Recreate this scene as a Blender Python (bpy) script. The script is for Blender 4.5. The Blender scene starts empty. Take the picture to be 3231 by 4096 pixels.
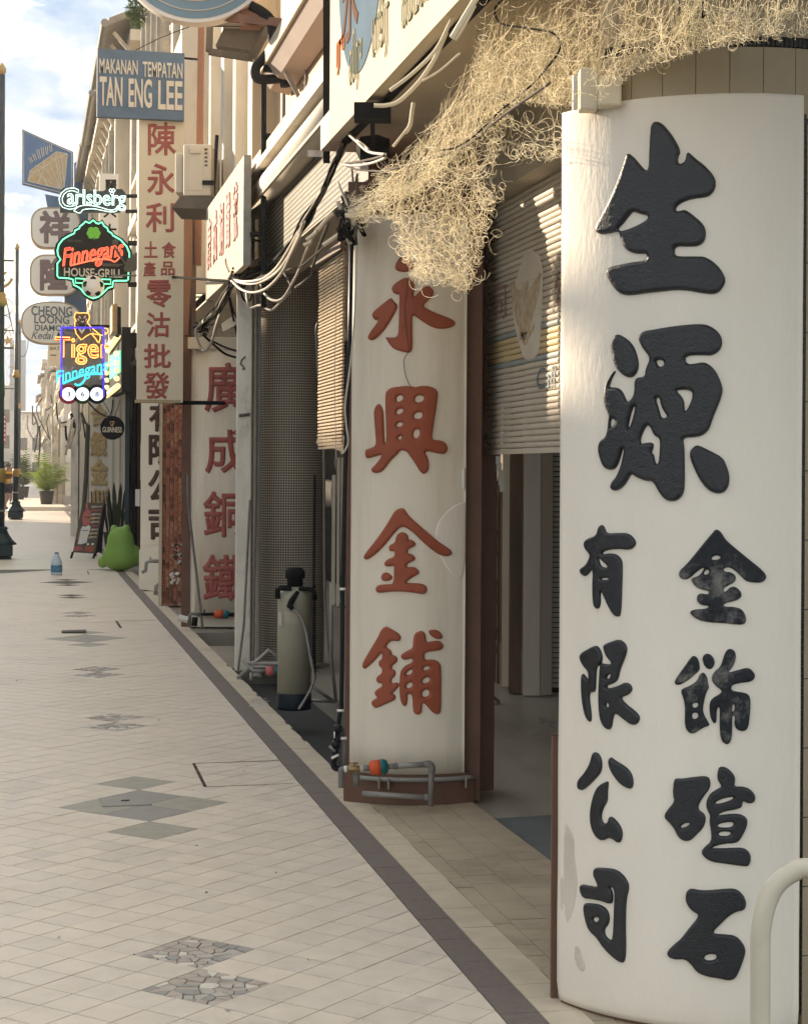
import bpy, bmesh, math, random
import numpy as np
from mathutils import Vector, Matrix, noise as mnoise
random.seed(7); rng=np.random.default_rng(7)
sc=bpy.context.scene
COL=sc.collection
R=math.radians
# ------------------------------------------------------------------ camera
CAMH=1.65; FPX=7130.0; CU=1615.5; HV=1885.0; YAW=R(11.907)
FW=Vector((math.sin(YAW),math.cos(YAW),0)); RT=Vector((math.cos(YAW),-math.sin(YAW),0)); UP=Vector((0,0,1)); EYE=Vector((0,0,CAMH))
ROLL=R(.35); CR=RT*math.cos(ROLL)+UP*math.sin(ROLL); CUP=UP*math.cos(ROLL)-RT*math.sin(ROLL)
cd=bpy.data.cameras.new('camera'); cam=bpy.data.objects.new('camera',cd); COL.objects.link(cam)
cam.rotation_euler=Matrix((CR,CUP,-FW)).transposed().to_euler(); cam.location=EYE
cd.sensor_fit='HORIZONTAL'; cd.sensor_width=36; cd.lens=36*FPX/3231; cd.shift_y=-(2048-HV)/3231
cd.clip_start=.05; cd.clip_end=3000; sc.camera=cam
# ------------------------------------------------------------------ sky, sun, exposure
SUN_EL=R(17); SUN_AZ=R(38)            # azimuth to the left of the street direction (+Y)
SKY=0.15; SUNP=2.0; EXPO=2.65
w=bpy.data.worlds.new('World'); sc.world=w; w.use_nodes=True
nt=w.node_tree; nt.nodes.clear()
def N(t,ty,**k):
    n=t.nodes.new(ty)
    for a,b in k.items():
        if a=='inp':
            for i,v in b.items(): n.inputs[i].default_value=v
        else: setattr(n,a,b)
    return n
out=N(nt,'ShaderNodeOutputWorld'); bg=N(nt,'ShaderNodeBackground'); bg.inputs[1].default_value=SKY
sky=N(nt,'ShaderNodeTexSky',sky_type='NISHITA',sun_disc=False,sun_elevation=SUN_EL,sun_rotation=-SUN_AZ,dust_density=.8,air_density=1.0,ozone_density=1.5,altitude=0)
L=nt.links.new
tc=N(nt,'ShaderNodeTexCoord'); mp=N(nt,'ShaderNodeMapping'); mp.inputs['Scale'].default_value=(1.0,1.0,2.6); mp.inputs['Location'].default_value=(.35,.1,.0)
nz=N(nt,'ShaderNodeTexNoise',inp={'Scale':9.0,'Detail':10.0,'Roughness':.58,'Distortion':.25})
rp=N(nt,'ShaderNodeValToRGB'); rp.color_ramp.elements[0].position=.30; rp.color_ramp.elements[1].position=.46
mix=N(nt,'ShaderNodeMix',data_type='RGBA')
nz2=N(nt,'ShaderNodeTexNoise',inp={'Scale':13.0,'Detail':9.0,'Roughness':.58,'Distortion':.3})
rp2=N(nt,'ShaderNodeValToRGB'); cr=rp2.color_ramp
cr.elements[0].color=(.56,.74,.98,1); cr.elements[0].position=.36; cr.elements[1].color=(2.2,1.95,1.5,1); cr.elements[1].position=.66
e=cr.elements.new(.50); e.color=(.90,1.0,1.08,1)
e=cr.elements.new(.57); e.color=(1.45,1.34,1.13,1)
L(tc.outputs['Generated'],mp.inputs['Vector']); L(mp.outputs[0],nz.inputs['Vector']); L(mp.outputs[0],nz2.inputs['Vector'])
L(nz.outputs[0],rp.inputs[0]); L(nz2.outputs[0],rp2.inputs[0]); L(rp.outputs[0],mix.inputs[0]); L(sky.outputs[0],mix.inputs[6]); L(rp2.outputs[0],mix.inputs[7])
L(mix.outputs[2],bg.inputs[0]); L(bg.outputs[0],out.inputs[0])
sd=bpy.data.lights.new('sun','SUN'); sd.energy=SUNP; sd.angle=R(.6); sd.color=(1,.81,.60)
sun=bpy.data.objects.new('sun',sd); COL.objects.link(sun)
sdir=Vector((-math.sin(SUN_AZ)*math.cos(SUN_EL),math.cos(SUN_AZ)*math.cos(SUN_EL),math.sin(SUN_EL)))
sun.rotation_euler=sdir.to_track_quat('Z','Y').to_euler(); sun.location=(-20,30,30)
vs=sc.view_settings; vs.view_transform='Standard'; vs.look='None'; vs.exposure=EXPO; vs.gamma=1; vs.use_curve_mapping=False
sc.cycles.max_bounces=8; sc.cycles.transparent_max_bounces=12
# ------------------------------------------------------------------ helpers: pixel rays onto real surfaces
def ray(u,v): return FW+CR*((u-CU)/FPX)+CUP*((HV-v)/FPX)
def at(u,v,Z): return EYE+ray(u,v)*Z                      # at a distance Z in front of the camera
def onX(u,v,X): d=ray(u,v); return EYE+d*(X/d.x)
def onY(u,v,Y): d=ray(u,v); return EYE+d*(Y/d.y)
def onZ(u,v,z=0.): d=ray(u,v); return EYE+d*((z-CAMH)/d.z)
def D(x): return x*1.8917
# ------------------------------------------------------------------ helpers: objects
WL={}
def tag(o,label=None,cat=None,group=None,kind=None):
    if label: o['label']=label
    if cat: o['category']=cat
    if group: o['group']=group
    if kind: o['kind']=kind
    return o
def wl(o): return WL.get(o.name,Vector((0,0,0)))
def thing(name,label,cat,loc=(0,0,0),group=None):
    o=bpy.data.objects.new(name,None); COL.objects.link(o); o.location=loc; o.empty_display_size=.2
    WL[o.name]=Vector(loc); return tag(o,label,cat,group)
def link_mesh(name,me,mat,parent=None,loc=None):
    o=bpy.data.objects.new(name,me); COL.objects.link(o)
    if mat and not me.materials: me.materials.append(mat)
    if parent is not None:
        o.parent=parent; o.location=loc or (0,0,0); WL[o.name]=wl(parent)+Vector(o.location)
    else:
        o.location=loc or (0,0,0); WL[o.name]=Vector(o.location)
    return o
class MB:
    def __init__(s): s.v=[]; s.f=[]; s.uv=None
    def add(s,vs,fs):
        b=len(s.v); s.v+= [tuple(p) for p in vs]; s.f+=[tuple(b+i for i in f) for f in fs]; return s
    def box(s,x0,x1,y0,y1,z0,z1):
        return s.add([(x0,y0,z0),(x1,y0,z0),(x1,y1,z0),(x0,y1,z0),(x0,y0,z1),(x1,y0,z1),(x1,y1,z1),(x0,y1,z1)],
          [(3,2,1,0),(4,5,6,7),(0,1,5,4),(1,2,6,5),(2,3,7,6),(3,0,4,7)])
    def obox(s,c,ax,ay,az,hx,hy,hz):
        c=Vector(c); ax=Vector(ax).normalized()*hx; ay=Vector(ay).normalized()*hy; az=Vector(az).normalized()*hz
        P=[c+ax*a+ay*b+az*d for d in(-1,1) for a,b in((-1,-1),(1,-1),(1,1),(-1,1))]
        return s.add(P,[(3,2,1,0),(4,5,6,7),(0,1,5,4),(1,2,6,5),(2,3,7,6),(3,0,4,7)])
    def bar(s,a,b,wd,ht,up=(0,0,1)):
        a=Vector(a); b=Vector(b); d=(b-a); l=d.length; d.normalize(); sx=d.cross(Vector(up))
        if sx.length<1e-4: sx=d.cross(Vector((1,0,0)))
        sx.normalize(); u=sx.cross(d)
        return s.obox((a+b)/2,d,sx,u,l/2,wd/2,ht/2)
    def tube(s,pts,r,n=8,closed=False,cap=True):
        pts=[Vector(p) for p in pts]; m=len(pts); rs=r if isinstance(r,(list,tuple)) else [r]*m
        V=[];F=[]; prev=None
        for i,p in enumerate(pts):
            a=pts[(i-1)%m] if (i>0 or closed) else p; b=pts[(i+1)%m] if (i<m-1 or closed) else p
            d=(b-a)
            if d.length<1e-9: d=Vector((0,0,1))
            d.normalize()
            if prev is None:
                x=d.cross(Vector((0,0,1)))
                if x.length<1e-3: x=d.cross(Vector((1,0,0)))
            else: x=prev-d*prev.dot(d)
            if x.length<1e-6: x=d.orthogonal()
            x.normalize(); prev=x; y=d.cross(x)
            for k in range(n):
                t=2*math.pi*k/n; V.append(p+x*(math.cos(t)*rs[i])+y*(math.sin(t)*rs[i]))
        for i in range(m if closed else m-1):
            for k in range(n):
                a=i*n+k; b=i*n+(k+1)%n; c=((i+1)%m)*n+(k+1)%n; d=((i+1)%m)*n+k; F.append((a,b,c,d))
        if cap and not closed: F.append(tuple(range(n-1,-1,-1))); F.append(tuple((m-1)*n+k for k in range(n)))
        return s.add(V,F)
    def lathe(s,prof,c=(0,0,0),n=16,axis=(0,0,1),x=None):
        c=Vector(c); az=Vector(axis).normalized(); ax=Vector(x) if x else az.orthogonal(); ax=(ax-az*ax.dot(az)).normalized(); ay=az.cross(ax)
        V=[];F=[]; m=len(prof)
        for r,z in prof:
            for k in range(n):
                t=2*math.pi*k/n; V.append(c+az*z+ax*(r*math.cos(t))+ay*(r*math.sin(t)))
        for i in range(m-1):
            for k in range(n): F.append((i*n+k,i*n+(k+1)%n,(i+1)*n+(k+1)%n,(i+1)*n+k))
        F.append(tuple(range(n-1,-1,-1))); F.append(tuple((m-1)*n+k for k in range(n)))
        return s.add(V,F)
    def prism(s,poly,off):
        poly=[Vector(p) for p in poly]; off=Vector(off); n=len(poly)
        nn=Vector((0,0,0))
        for i in range(n): nn+=poly[i].cross(poly[(i+1)%n])
        if nn.dot(off)<0: poly=poly[::-1]
        V=poly+[p+off for p in poly]
        F=[tuple(range(n-1,-1,-1)),tuple(range(n,2*n))]+[(i,(i+1)%n,n+(i+1)%n,n+i) for i in range(n)]
        return s.add(V,F)
    def mesh(s,name,org=(0,0,0),smooth=False):
        me=bpy.data.meshes.new(name); o=Vector(org)
        me.from_pydata([(p[0]-o.x,p[1]-o.y,p[2]-o.z) for p in s.v],[],s.f)
        if s.uv is not None:
            ul=me.uv_layers.new(name='UVMap')
            for lp in me.loops: ul.data[lp.index].uv=s.uv[lp.vertex_index]
        if smooth:
            for p in me.polygons: p.use_smooth=len(p.vertices)<=4
        me.update(); return me
    def build(s,name,mat,parent=None,smooth=False,org=None):
        o=wl(parent) if parent is not None else Vector(org or (0,0,0))
        me=s.mesh(name,o,smooth)
        return link_mesh(name,me,mat,parent,None if parent is not None else o)
def single(name,mb,mat,label,cat,org,group=None,smooth=False):
    return tag(mb.build(name,mat,None,smooth,org),label,cat,group)
def struct(name,mb,mat,parent=None,smooth=False,org=None):
    o=mb.build(name,mat,parent,smooth,org)
    if parent is None: o['kind']='structure'
    return o
def bev(o,wd=.005,seg=2):
    m=o.modifiers.new('bevel','BEVEL'); m.width=wd; m.segments=seg; m.limit_method='ANGLE'; m.angle_limit=R(40); return o
def smooth_pts(pts,sub=6,closed=False):
    P=[Vector(p) for p in pts]; n=len(P); o=[]
    for i in range(n if closed else n-1):
        p0=P[i-1] if (i>0 or closed) else P[0]; p1=P[i]; p2=P[(i+1)%n]; p3=P[(i+2)%n] if (i+2<n or closed) else P[-1]
        for k in range(sub):
            t=k/sub; o.append(.5*((2*p1)+(p2-p0)*t+(2*p0-5*p1+4*p2-p3)*t*t+(3*p1-p0-3*p2+p3)*t**3))
    if not closed: o.append(P[-1])
    return o
# ------------------------------------------------------------------ materials
MATS={}
def mat(name,col,rough=.6,var=.12,scale=6.,bump=.0,bscale=60.,metal=0.,emit=None,estr=0.,dirt=0.,dscale=2.,dcol=(.12,.09,.06),coat=0.,spec=.2,stretch=(1,1,1),trans=0.):
    if name in MATS: return MATS[name]
    m=bpy.data.materials.new(name); m.use_nodes=True; t=m.node_tree; b=t.nodes['Principled BSDF']
    b.inputs['Roughness'].default_value=rough; b.inputs['Metallic'].default_value=metal; b.inputs['Specular IOR Level'].default_value=spec
    b.inputs['Coat Weight'].default_value=coat
    c=(*col,1)
    tcn=N(t,'ShaderNodeTexCoord'); mpn=N(t,'ShaderNodeMapping'); mpn.inputs['Scale'].default_value=stretch
    t.links.new(tcn.outputs['Object'],mpn.inputs[0])
    no=N(t,'ShaderNodeTexNoise',inp={'Scale':scale,'Detail':6.,'Roughness':.6}); t.links.new(mpn.outputs[0],no.inputs['Vector'])
    mr=N(t,'ShaderNodeMapRange',inp={1:.3,2:.7,3:1-var,4:1+var}); t.links.new(no.outputs[0],mr.inputs[0])
    mx=N(t,'ShaderNodeMix',data_type='RGBA',blend_type='MULTIPLY'); mx.inputs[0].default_value=1; mx.inputs[6].default_value=c; t.links.new(mr.outputs[0],mx.inputs[7])
    res=mx.outputs[2]
    if dirt>0:
        n2=N(t,'ShaderNodeTexNoise',inp={'Scale':dscale,'Detail':8.,'Roughness':.7}); t.links.new(mpn.outputs[0],n2.inputs['Vector'])
        r2=N(t,'ShaderNodeMapRange',inp={1:.5,2:.72,3:0.,4:dirt}); t.links.new(n2.outputs[0],r2.inputs[0])
        m2=N(t,'ShaderNodeMix',data_type='RGBA'); t.links.new(r2.outputs[0],m2.inputs[0]); t.links.new(res,m2.inputs[6]); m2.inputs[7].default_value=(*dcol,1); res=m2.outputs[2]
    t.links.new(res,b.inputs['Base Color'])
    rr=N(t,'ShaderNodeMapRange',inp={1:.3,2:.7,3:max(0,rough-.08),4:min(1,rough+.1)}); t.links.new(no.outputs[0],rr.inputs[0]); t.links.new(rr.outputs[0],b.inputs['Roughness'])
    if bump>0:
        n3=N(t,'ShaderNodeTexNoise',inp={'Scale':bscale,'Detail':5.,'Roughness':.55}); t.links.new(mpn.outputs[0],n3.inputs['Vector'])
        bp=N(t,'ShaderNodeBump',inp={'Strength':bump,'Distance':.01}); t.links.new(n3.outputs[0],bp.inputs['Height']); t.links.new(bp.outputs[0],b.inputs['Normal'])
    if emit: b.inputs['Emission Color'].default_value=(*emit,1); b.inputs['Emission Strength'].default_value=estr
    if trans>0:
        o=t.nodes['Material Output']; ts=N(t,'ShaderNodeBsdfTranslucent'); t.links.new(res,ts.inputs[0])
        ms=N(t,'ShaderNodeMixShader'); ms.inputs[0].default_value=trans; t.links.new(b.outputs[0],ms.inputs[1]); t.links.new(ts.outputs[0],ms.inputs[2]); t.links.new(ms.outputs[0],o.inputs[0])
    MATS[name]=m; return m
def grid_mat(name,c1,c2,mortar,cell,msize,rough=.4,bump=.3,rowh=None,offset=0.,var=.1):
    m=bpy.data.materials.new(name); m.use_nodes=True; t=m.node_tree; b=t.nodes['Principled BSDF']; b.inputs['Roughness'].default_value=rough; b.inputs['Specular IOR Level'].default_value=.08
    uvn=N(t,'ShaderNodeTexCoord')
    br=N(t,'ShaderNodeTexBrick',offset=offset,squash=1.0); br.inputs['Scale'].default_value=1; br.inputs['Brick Width'].default_value=cell; br.inputs['Row Height'].default_value=rowh or cell
    br.inputs['Mortar Size'].default_value=msize; br.inputs['Color1'].default_value=(*c1,1); br.inputs['Color2'].default_value=(*c2,1); br.inputs['Mortar'].default_value=(*mortar,1); br.inputs['Mortar Smooth'].default_value=.1
    t.links.new(uvn.outputs['UV'],br.inputs['Vector'])
    no=N(t,'ShaderNodeTexNoise',inp={'Scale':3.,'Detail':6.}); t.links.new(uvn.outputs['Object'],no.inputs['Vector'])
    mr=N(t,'ShaderNodeMapRange',inp={1:.3,2:.7,3:1-var,4:1+var}); t.links.new(no.outputs[0],mr.inputs[0])
    mx=N(t,'ShaderNodeMix',data_type='RGBA',blend_type='MULTIPLY'); mx.inputs[0].default_value=1; t.links.new(br.outputs[0],mx.inputs[6]); t.links.new(mr.outputs[0],mx.inputs[7]); t.links.new(mx.outputs[2],b.inputs['Base Color'])
    bp=N(t,'ShaderNodeBump',inp={'Strength':bump,'Distance':.004},invert=True); t.links.new(br.outputs['Fac'],bp.inputs['Height']); t.links.new(bp.outputs[0],b.inputs['Normal'])
    MATS[name]=m; return m
M=dict(
 tile=mat('paving_tile',(.72,.625,.505),.42,.07,9,.22,90,dirt=.26,dscale=1.1,dcol=(.26,.22,.17)),
 tile_b=mat('paving_tile_b',(.69,.605,.495),.42,.09,9,.22,90,dirt=.30,dscale=1.0,dcol=(.26,.22,.17)),
 tile_c=mat('paving_tile_c',(.74,.64,.515),.42,.07,9,.22,90,dirt=.22,dscale=1.1,dcol=(.26,.22,.17)),
 grout=mat('grout',(.17,.15,.125),.85,.2,12),
 band=mat('dark_border_tile',(.185,.15,.13),.55,.25,40,.15,80,dirt=.35,dscale=3,dcol=(.2,.17,.15)),
 border=mat('cream_border_tile',(.60,.51,.38),.5,.1,9,.15,80,dirt=.3,dscale=2,dcol=(.22,.17,.12)),
 tan=mat('tan_floor_tile',(.45,.37,.265),.5,.12,5,.15,60,dirt=.55,dscale=1.8,dcol=(.13,.105,.075)),
 green_slab=mat('green_stone_slab',(.37,.345,.275),.5,.18,14,.15,60), grey_slab=mat('grey_stone_slab',(.31,.285,.255),.5,.15,14,.15,60),
 st_pink=mat('pinkish_stone',(.46,.385,.32),.55,.15,14,.2,40), st_grey=mat('grey_stone',(.34,.32,.285),.55,.15,14,.2,40), st_pale=mat('pale_stone',(.70,.64,.53),.5,.1,14,.15,40), st_mid=mat('mid_stone',(.48,.43,.37),.55,.15,14,.2,40),
 cement=mat('cement_floor',(.33,.295,.24),.33,.3,2.2,.1,30,dirt=.6,dscale=1.1,dcol=(.12,.10,.08),stretch=(1,.35,1)),
 ramp=mat('grey_ramp',(.15,.165,.165),.5,.15,5,.1,30,dirt=.4,dscale=2,dcol=(.05,.05,.05)),
 asphalt=mat('asphalt',(.055,.053,.05),.85,.2,6,.3,80),
 white=mat('white_limewash',(.82,.745,.64),.62,.05,3,.22,55,dirt=.10,dscale=1.4,dcol=(.42,.36,.27),stretch=(1,1,.35)),
 white2=mat('white_paint_smooth',(.80,.725,.60),.5,.06,2,.06,40,dirt=.42,dscale=4.5,dcol=(.50,.41,.29),stretch=(1,1,.10)),
 cream=mat('cream_plaster',(.50,.43,.315),.7,.1,2.5,.2,40,dirt=.3,dscale=1.2,dcol=(.30,.24,.16),stretch=(1,1,.4)),
 cream2=mat('pale_plaster',(.62,.565,.47),.7,.1,2.5,.2,40,dirt=.45,dscale=1.6,dcol=(.25,.21,.16),stretch=(1,1,.3)),
 peach=mat('peach_plaster',(.55,.42,.295),.7,.07,2.5,.12,40,dirt=.2,dscale=1.,dcol=(.40,.30,.2),stretch=(1,1,.4)),
 pinkish=mat('mauve_plaster',(.42,.36,.33),.7,.08,3,.1,40,dirt=.2,dcol=(.25,.2,.17)),
 weather=mat('weathered_plaster',(.70,.64,.55),.8,.2,3,.5,12,dirt=.85,dscale=2.4,dcol=(.14,.12,.09),stretch=(1,1,.45)),
 ink=mat('black_gloss_paint',(.012,.013,.016),.42,.25,40,.3,160,coat=.1,spec=.5,dirt=.25,dscale=7,dcol=(.045,.045,.05)),
 inkw=mat('worn_black_paint',(.02,.022,.026),.42,.2,30,.3,95,dirt=.75,dscale=13,dcol=(.30,.28,.25)),
 red=mat('brick_red_paint',(.33,.088,.046),.38,.12,8,.08,60,dirt=.2,dscale=5,dcol=(.26,.10,.07)),
 red2=mat('faded_red_paint',(.36,.10,.085),.5,.15,12,.1,60,dirt=.4,dscale=6,dcol=(.36,.17,.15)),
 dkbrown=mat('dark_brown_paint',(.09,.05,.038),.5,.2,12,.1,60),
 gold=mat('peeled_gold_paint',(.52,.37,.19),.55,.2,12,.1,40),
 brown=mat('brown_paint',(.155,.085,.06),.5,.12,5,.1,50,dirt=.3,dscale=3,dcol=(.06,.04,.03)),
 brownpipe=mat('brown_pipe_paint',(.27,.135,.085),.5,.08,5,.05,50),
 tilecol=mat('beige_wall_tile',(.36,.29,.19),.3,.1,4,.05,30), mos=mat('black_mosaic',(.018,.013,.01),.25,.3,30),
 net=mat('cream_net_fibre',(.87,.82,.68),.8,.25,9,trans=.55,spec=.05),
 cabk=mat('black_cable',(.016,.015,.014),.9,.2,6,spec=.02), cabg=mat('grey_cable',(.12,.108,.092),.8,.2,6,spec=.05), cabw=mat('white_cable',(.5,.45,.37),.5,.15,6),
 steel=mat('galvanised_pipe',(.30,.285,.26),.45,.2,18,.1,60,metal=.25,dirt=.4,dscale=9,dcol=(.17,.12,.08)),
 pvc=mat('grey_pvc',(.20,.185,.17),.5,.15,14,.05,60,dirt=.3,dscale=6,dcol=(.1,.08,.06)), blackpipe=mat('black_pipe',(.012,.013,.016),.38,.2,10),
 brass=mat('brass',(.28,.19,.09),.35,.2,20,metal=.7), orange=mat('orange_plastic',(.62,.10,.03),.4,.08,8), teal=mat('teal_plastic',(.02,.13,.14),.4,.1,8), pinkp=mat('faded_red_plastic',(.5,.13,.12),.5,.1,8), whitep=mat('white_plastic',(.7,.68,.63),.4,.05,8),
 shut=mat('shutter_slat_paint',(.52,.46,.37),.55,.1,3,.1,60,dirt=.35,dscale=2.6,dcol=(.18,.15,.11),stretch=(1,.5,1)),
 shuty=mat('shutter_yellow',(.56,.44,.25),.55,.1,3,dirt=.2,dcol=(.2,.15,.1)), shutb=mat('shutter_bluegrey',(.29,.32,.31),.55,.1,3,dirt=.3,dcol=(.15,.13,.1)), shutw=mat('shutter_white',(.57,.515,.425),.55,.08,3,dirt=.2,dcol=(.25,.2,.15)),
 eagle=mat('eagle_print',(.45,.365,.25),.6,.3,22,dirt=.5,dscale=16,dcol=(.2,.13,.085)), print_r=mat('faded_red_print',(.30,.19,.15),.6,.2,10), print_b=mat('faded_blue_print',(.16,.20,.21),.6,.2,10),
 dark=mat('dark_interior',(.03,.026,.022),.8,.3,3), wood=mat('aged_wood',(.13,.085,.055),.6,.25,8,.2,40,stretch=(1,1,.15)),
 olive=mat('olive_beam',(.38,.34,.265),.7,.15,3,.1,30,dirt=.3,dcol=(.1,.08,.06)), soffit=mat('soffit_paint',(.45,.39,.31),.7,.1,3,.05,30),
 sign_c=mat('cream_signboard',(.72,.63,.47),.65,.05,2,dirt=.12,dscale=1.5,dcol=(.45,.36,.25)), sign_s=mat('sunlit_board',(.50,.43,.32),.7,.05,2,dirt=.15,dscale=1.5,dcol=(.35,.28,.2),spec=.08), sign_w=mat('pale_signboard',(.53,.46,.345),.75,.03,2,spec=.08),
 oval=mat('grey_blue_print',(.12,.17,.22),.95,.12,4,spec=.01), tamil=mat('olive_print',(.27,.26,.18),.95,.05,4,spec=.01), chest=mat('umber_print',(.15,.085,.06),.95,.1,5,spec=.01), rust=mat('orange_print',(.45,.14,.05),.95,.1,5,spec=.01),
 blue=mat('faded_blue_board',(.11,.165,.24),.5,.14,5,.05,30,dirt=.25,dscale=4,dcol=(.22,.26,.30)), bluel=mat('pale_blue_disc',(.21,.32,.40),.45,.06,3), lett=mat('cream_letters',(.66,.60,.50),.5,.05,5),
 blued=mat('royal_blue_board',(.085,.17,.31),.45,.08,3), rim=mat('tan_rim',(.42,.33,.21),.5,.1,5), loz=mat('lozenge_face',(.86,.82,.75),.5,.05,3), mauve=mat('mauve_letters',(.20,.14,.15),.5,.1,6), slate=mat('slate_letters',(.11,.16,.20),.5,.1,6),
 black=mat('black_metal',(.016,.016,.017),.75,.15,8,spec=.06), post=mat('lamp_post_paint',(.028,.042,.052),.4,.15,6,coat=.1), goldring=mat('gilt_ring',(.42,.27,.11),.4,.1,6,metal=.3),
 acbody=mat('ac_casing',(.56,.51,.42),.5,.06,4,dirt=.25,dcol=(.3,.24,.17)), grime=mat('grimy_metal',(.10,.09,.075),.6,.25,8,.2,30),
 frog=mat('green_plastic',(.215,.36,.075),.42,.07,3,.05,30), jug=mat('jug_plastic',(.50,.58,.64),.25,.04,5), juglab=mat('jug_label',(.06,.19,.33),.4,.25,25), leaf=mat('dark_leaf',(.05,.062,.032),.5,.3,12,trans=.15), leafy=mat('sunny_leaf',(.15,.20,.035),.5,.3,6,trans=.4), leafg=mat('green_leaf',(.06,.10,.03),.5,.3,6,trans=.3),
 pot=mat('dark_pot',(.035,.032,.03),.5,.1,5), skin=mat('skin',(.36,.20,.13),.55,.05,5), yellow=mat('yellow_cloth',(.66,.42,.06),.8,.08,8), navy=mat('dark_cloth',(.03,.03,.035),.85,.1,8), whitec=mat('white_cloth',(.55,.52,.48),.85,.08,8), hair=mat('grey_hair',(.12,.10,.09),.7,.2,20),
 tank=mat('tank_fibreglass',(.33,.315,.24),.42,.06,4,.03,30), tankb=mat('tank_base',(.012,.018,.026),.5,.1,5), paper=mat('paper_label',(.56,.52,.44),.6,.1,12),
 rail=mat('cream_enamel',(.64,.565,.44),.32,.05,4,.05,30,coat=.15,dirt=.22,dscale=5,dcol=(.35,.28,.2)), brick1=mat('red_brick',(.32,.115,.07),.65,.2,14,.2,60), brick2=mat('orange_brick',(.37,.17,.10),.65,.2,14,.2,60), brick3=mat('dark_brick',(.16,.06,.04),.65,.2,14,.2,60), mortar=mat('mortar',(.52,.37,.25),.85,.15,20),
 boardp=mat('pale_shopfront_board',(.58,.53,.45),.6,.1,4,.1,30,dirt=.35,dcol=(.3,.25,.2),stretch=(1,1,.2)), louvre=mat('grey_louvre_paint',(.42,.40,.36),.6,.1,6), patch=mat('grey_render_patch',(.60,.54,.45),.8,.12,8,.3,60),
 glass=mat('window_glass',(.03,.035,.04),.12,.1,2), shutterg=mat('green_shutter',(.40,.38,.32),.6,.2,5), roof=mat('tin_roof',(.30,.26,.22),.6,.2,4), farwall=mat('far_wall',(.42,.39,.36),.8,.15,.5), farhill=mat('far_trees',(.10,.12,.11),.9,.3,.3), redcl=mat('red_banner',(.42,.06,.07),.7,.1,4), greysign=mat('pale_grey_board',(.46,.48,.49),.5,.03,1),
 blind=mat('bamboo_blind',(.62,.52,.38),.7,.15,8,trans=.45),
)
mosaic_mat=grid_mat('brown_mosaic',(.035,.026,.02),(.065,.05,.038),(.38,.33,.26),.0213,.0038,.3,.4)
fascia_mat=grid_mat('ribbed_tile',(.30,.26,.195),(.28,.24,.18),(.06,.05,.035),.6,.011,.5,.5,rowh=.034,offset=.5)
def neon(name,col,s,dark=None): return mat(name,dark or col,.4,.02,4,emit=col,estr=s)
NE=dict(green=neon('neon_green',(.12,.85,.32),.55), white=neon('neon_white',(.62,.95,.80),.36), red=neon('neon_red',(1.,.13,.06),.34), orange=neon('neon_orange',(1.,.36,.08),.55), cyan=neon('neon_cyan',(.05,.50,.60),.34), blue=neon('neon_blue',(.07,.05,.6),.22), lime=neon('neon_lime',(.05,.85,.22),.5), warm=neon('tube_lamp',(1.,.72,.34),.22), ball=neon('lit_disc',(.72,.78,1.),.3,(.6,.6,.6)), leafl=neon('lit_leaf',(.14,.42,.04),.06))
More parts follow.
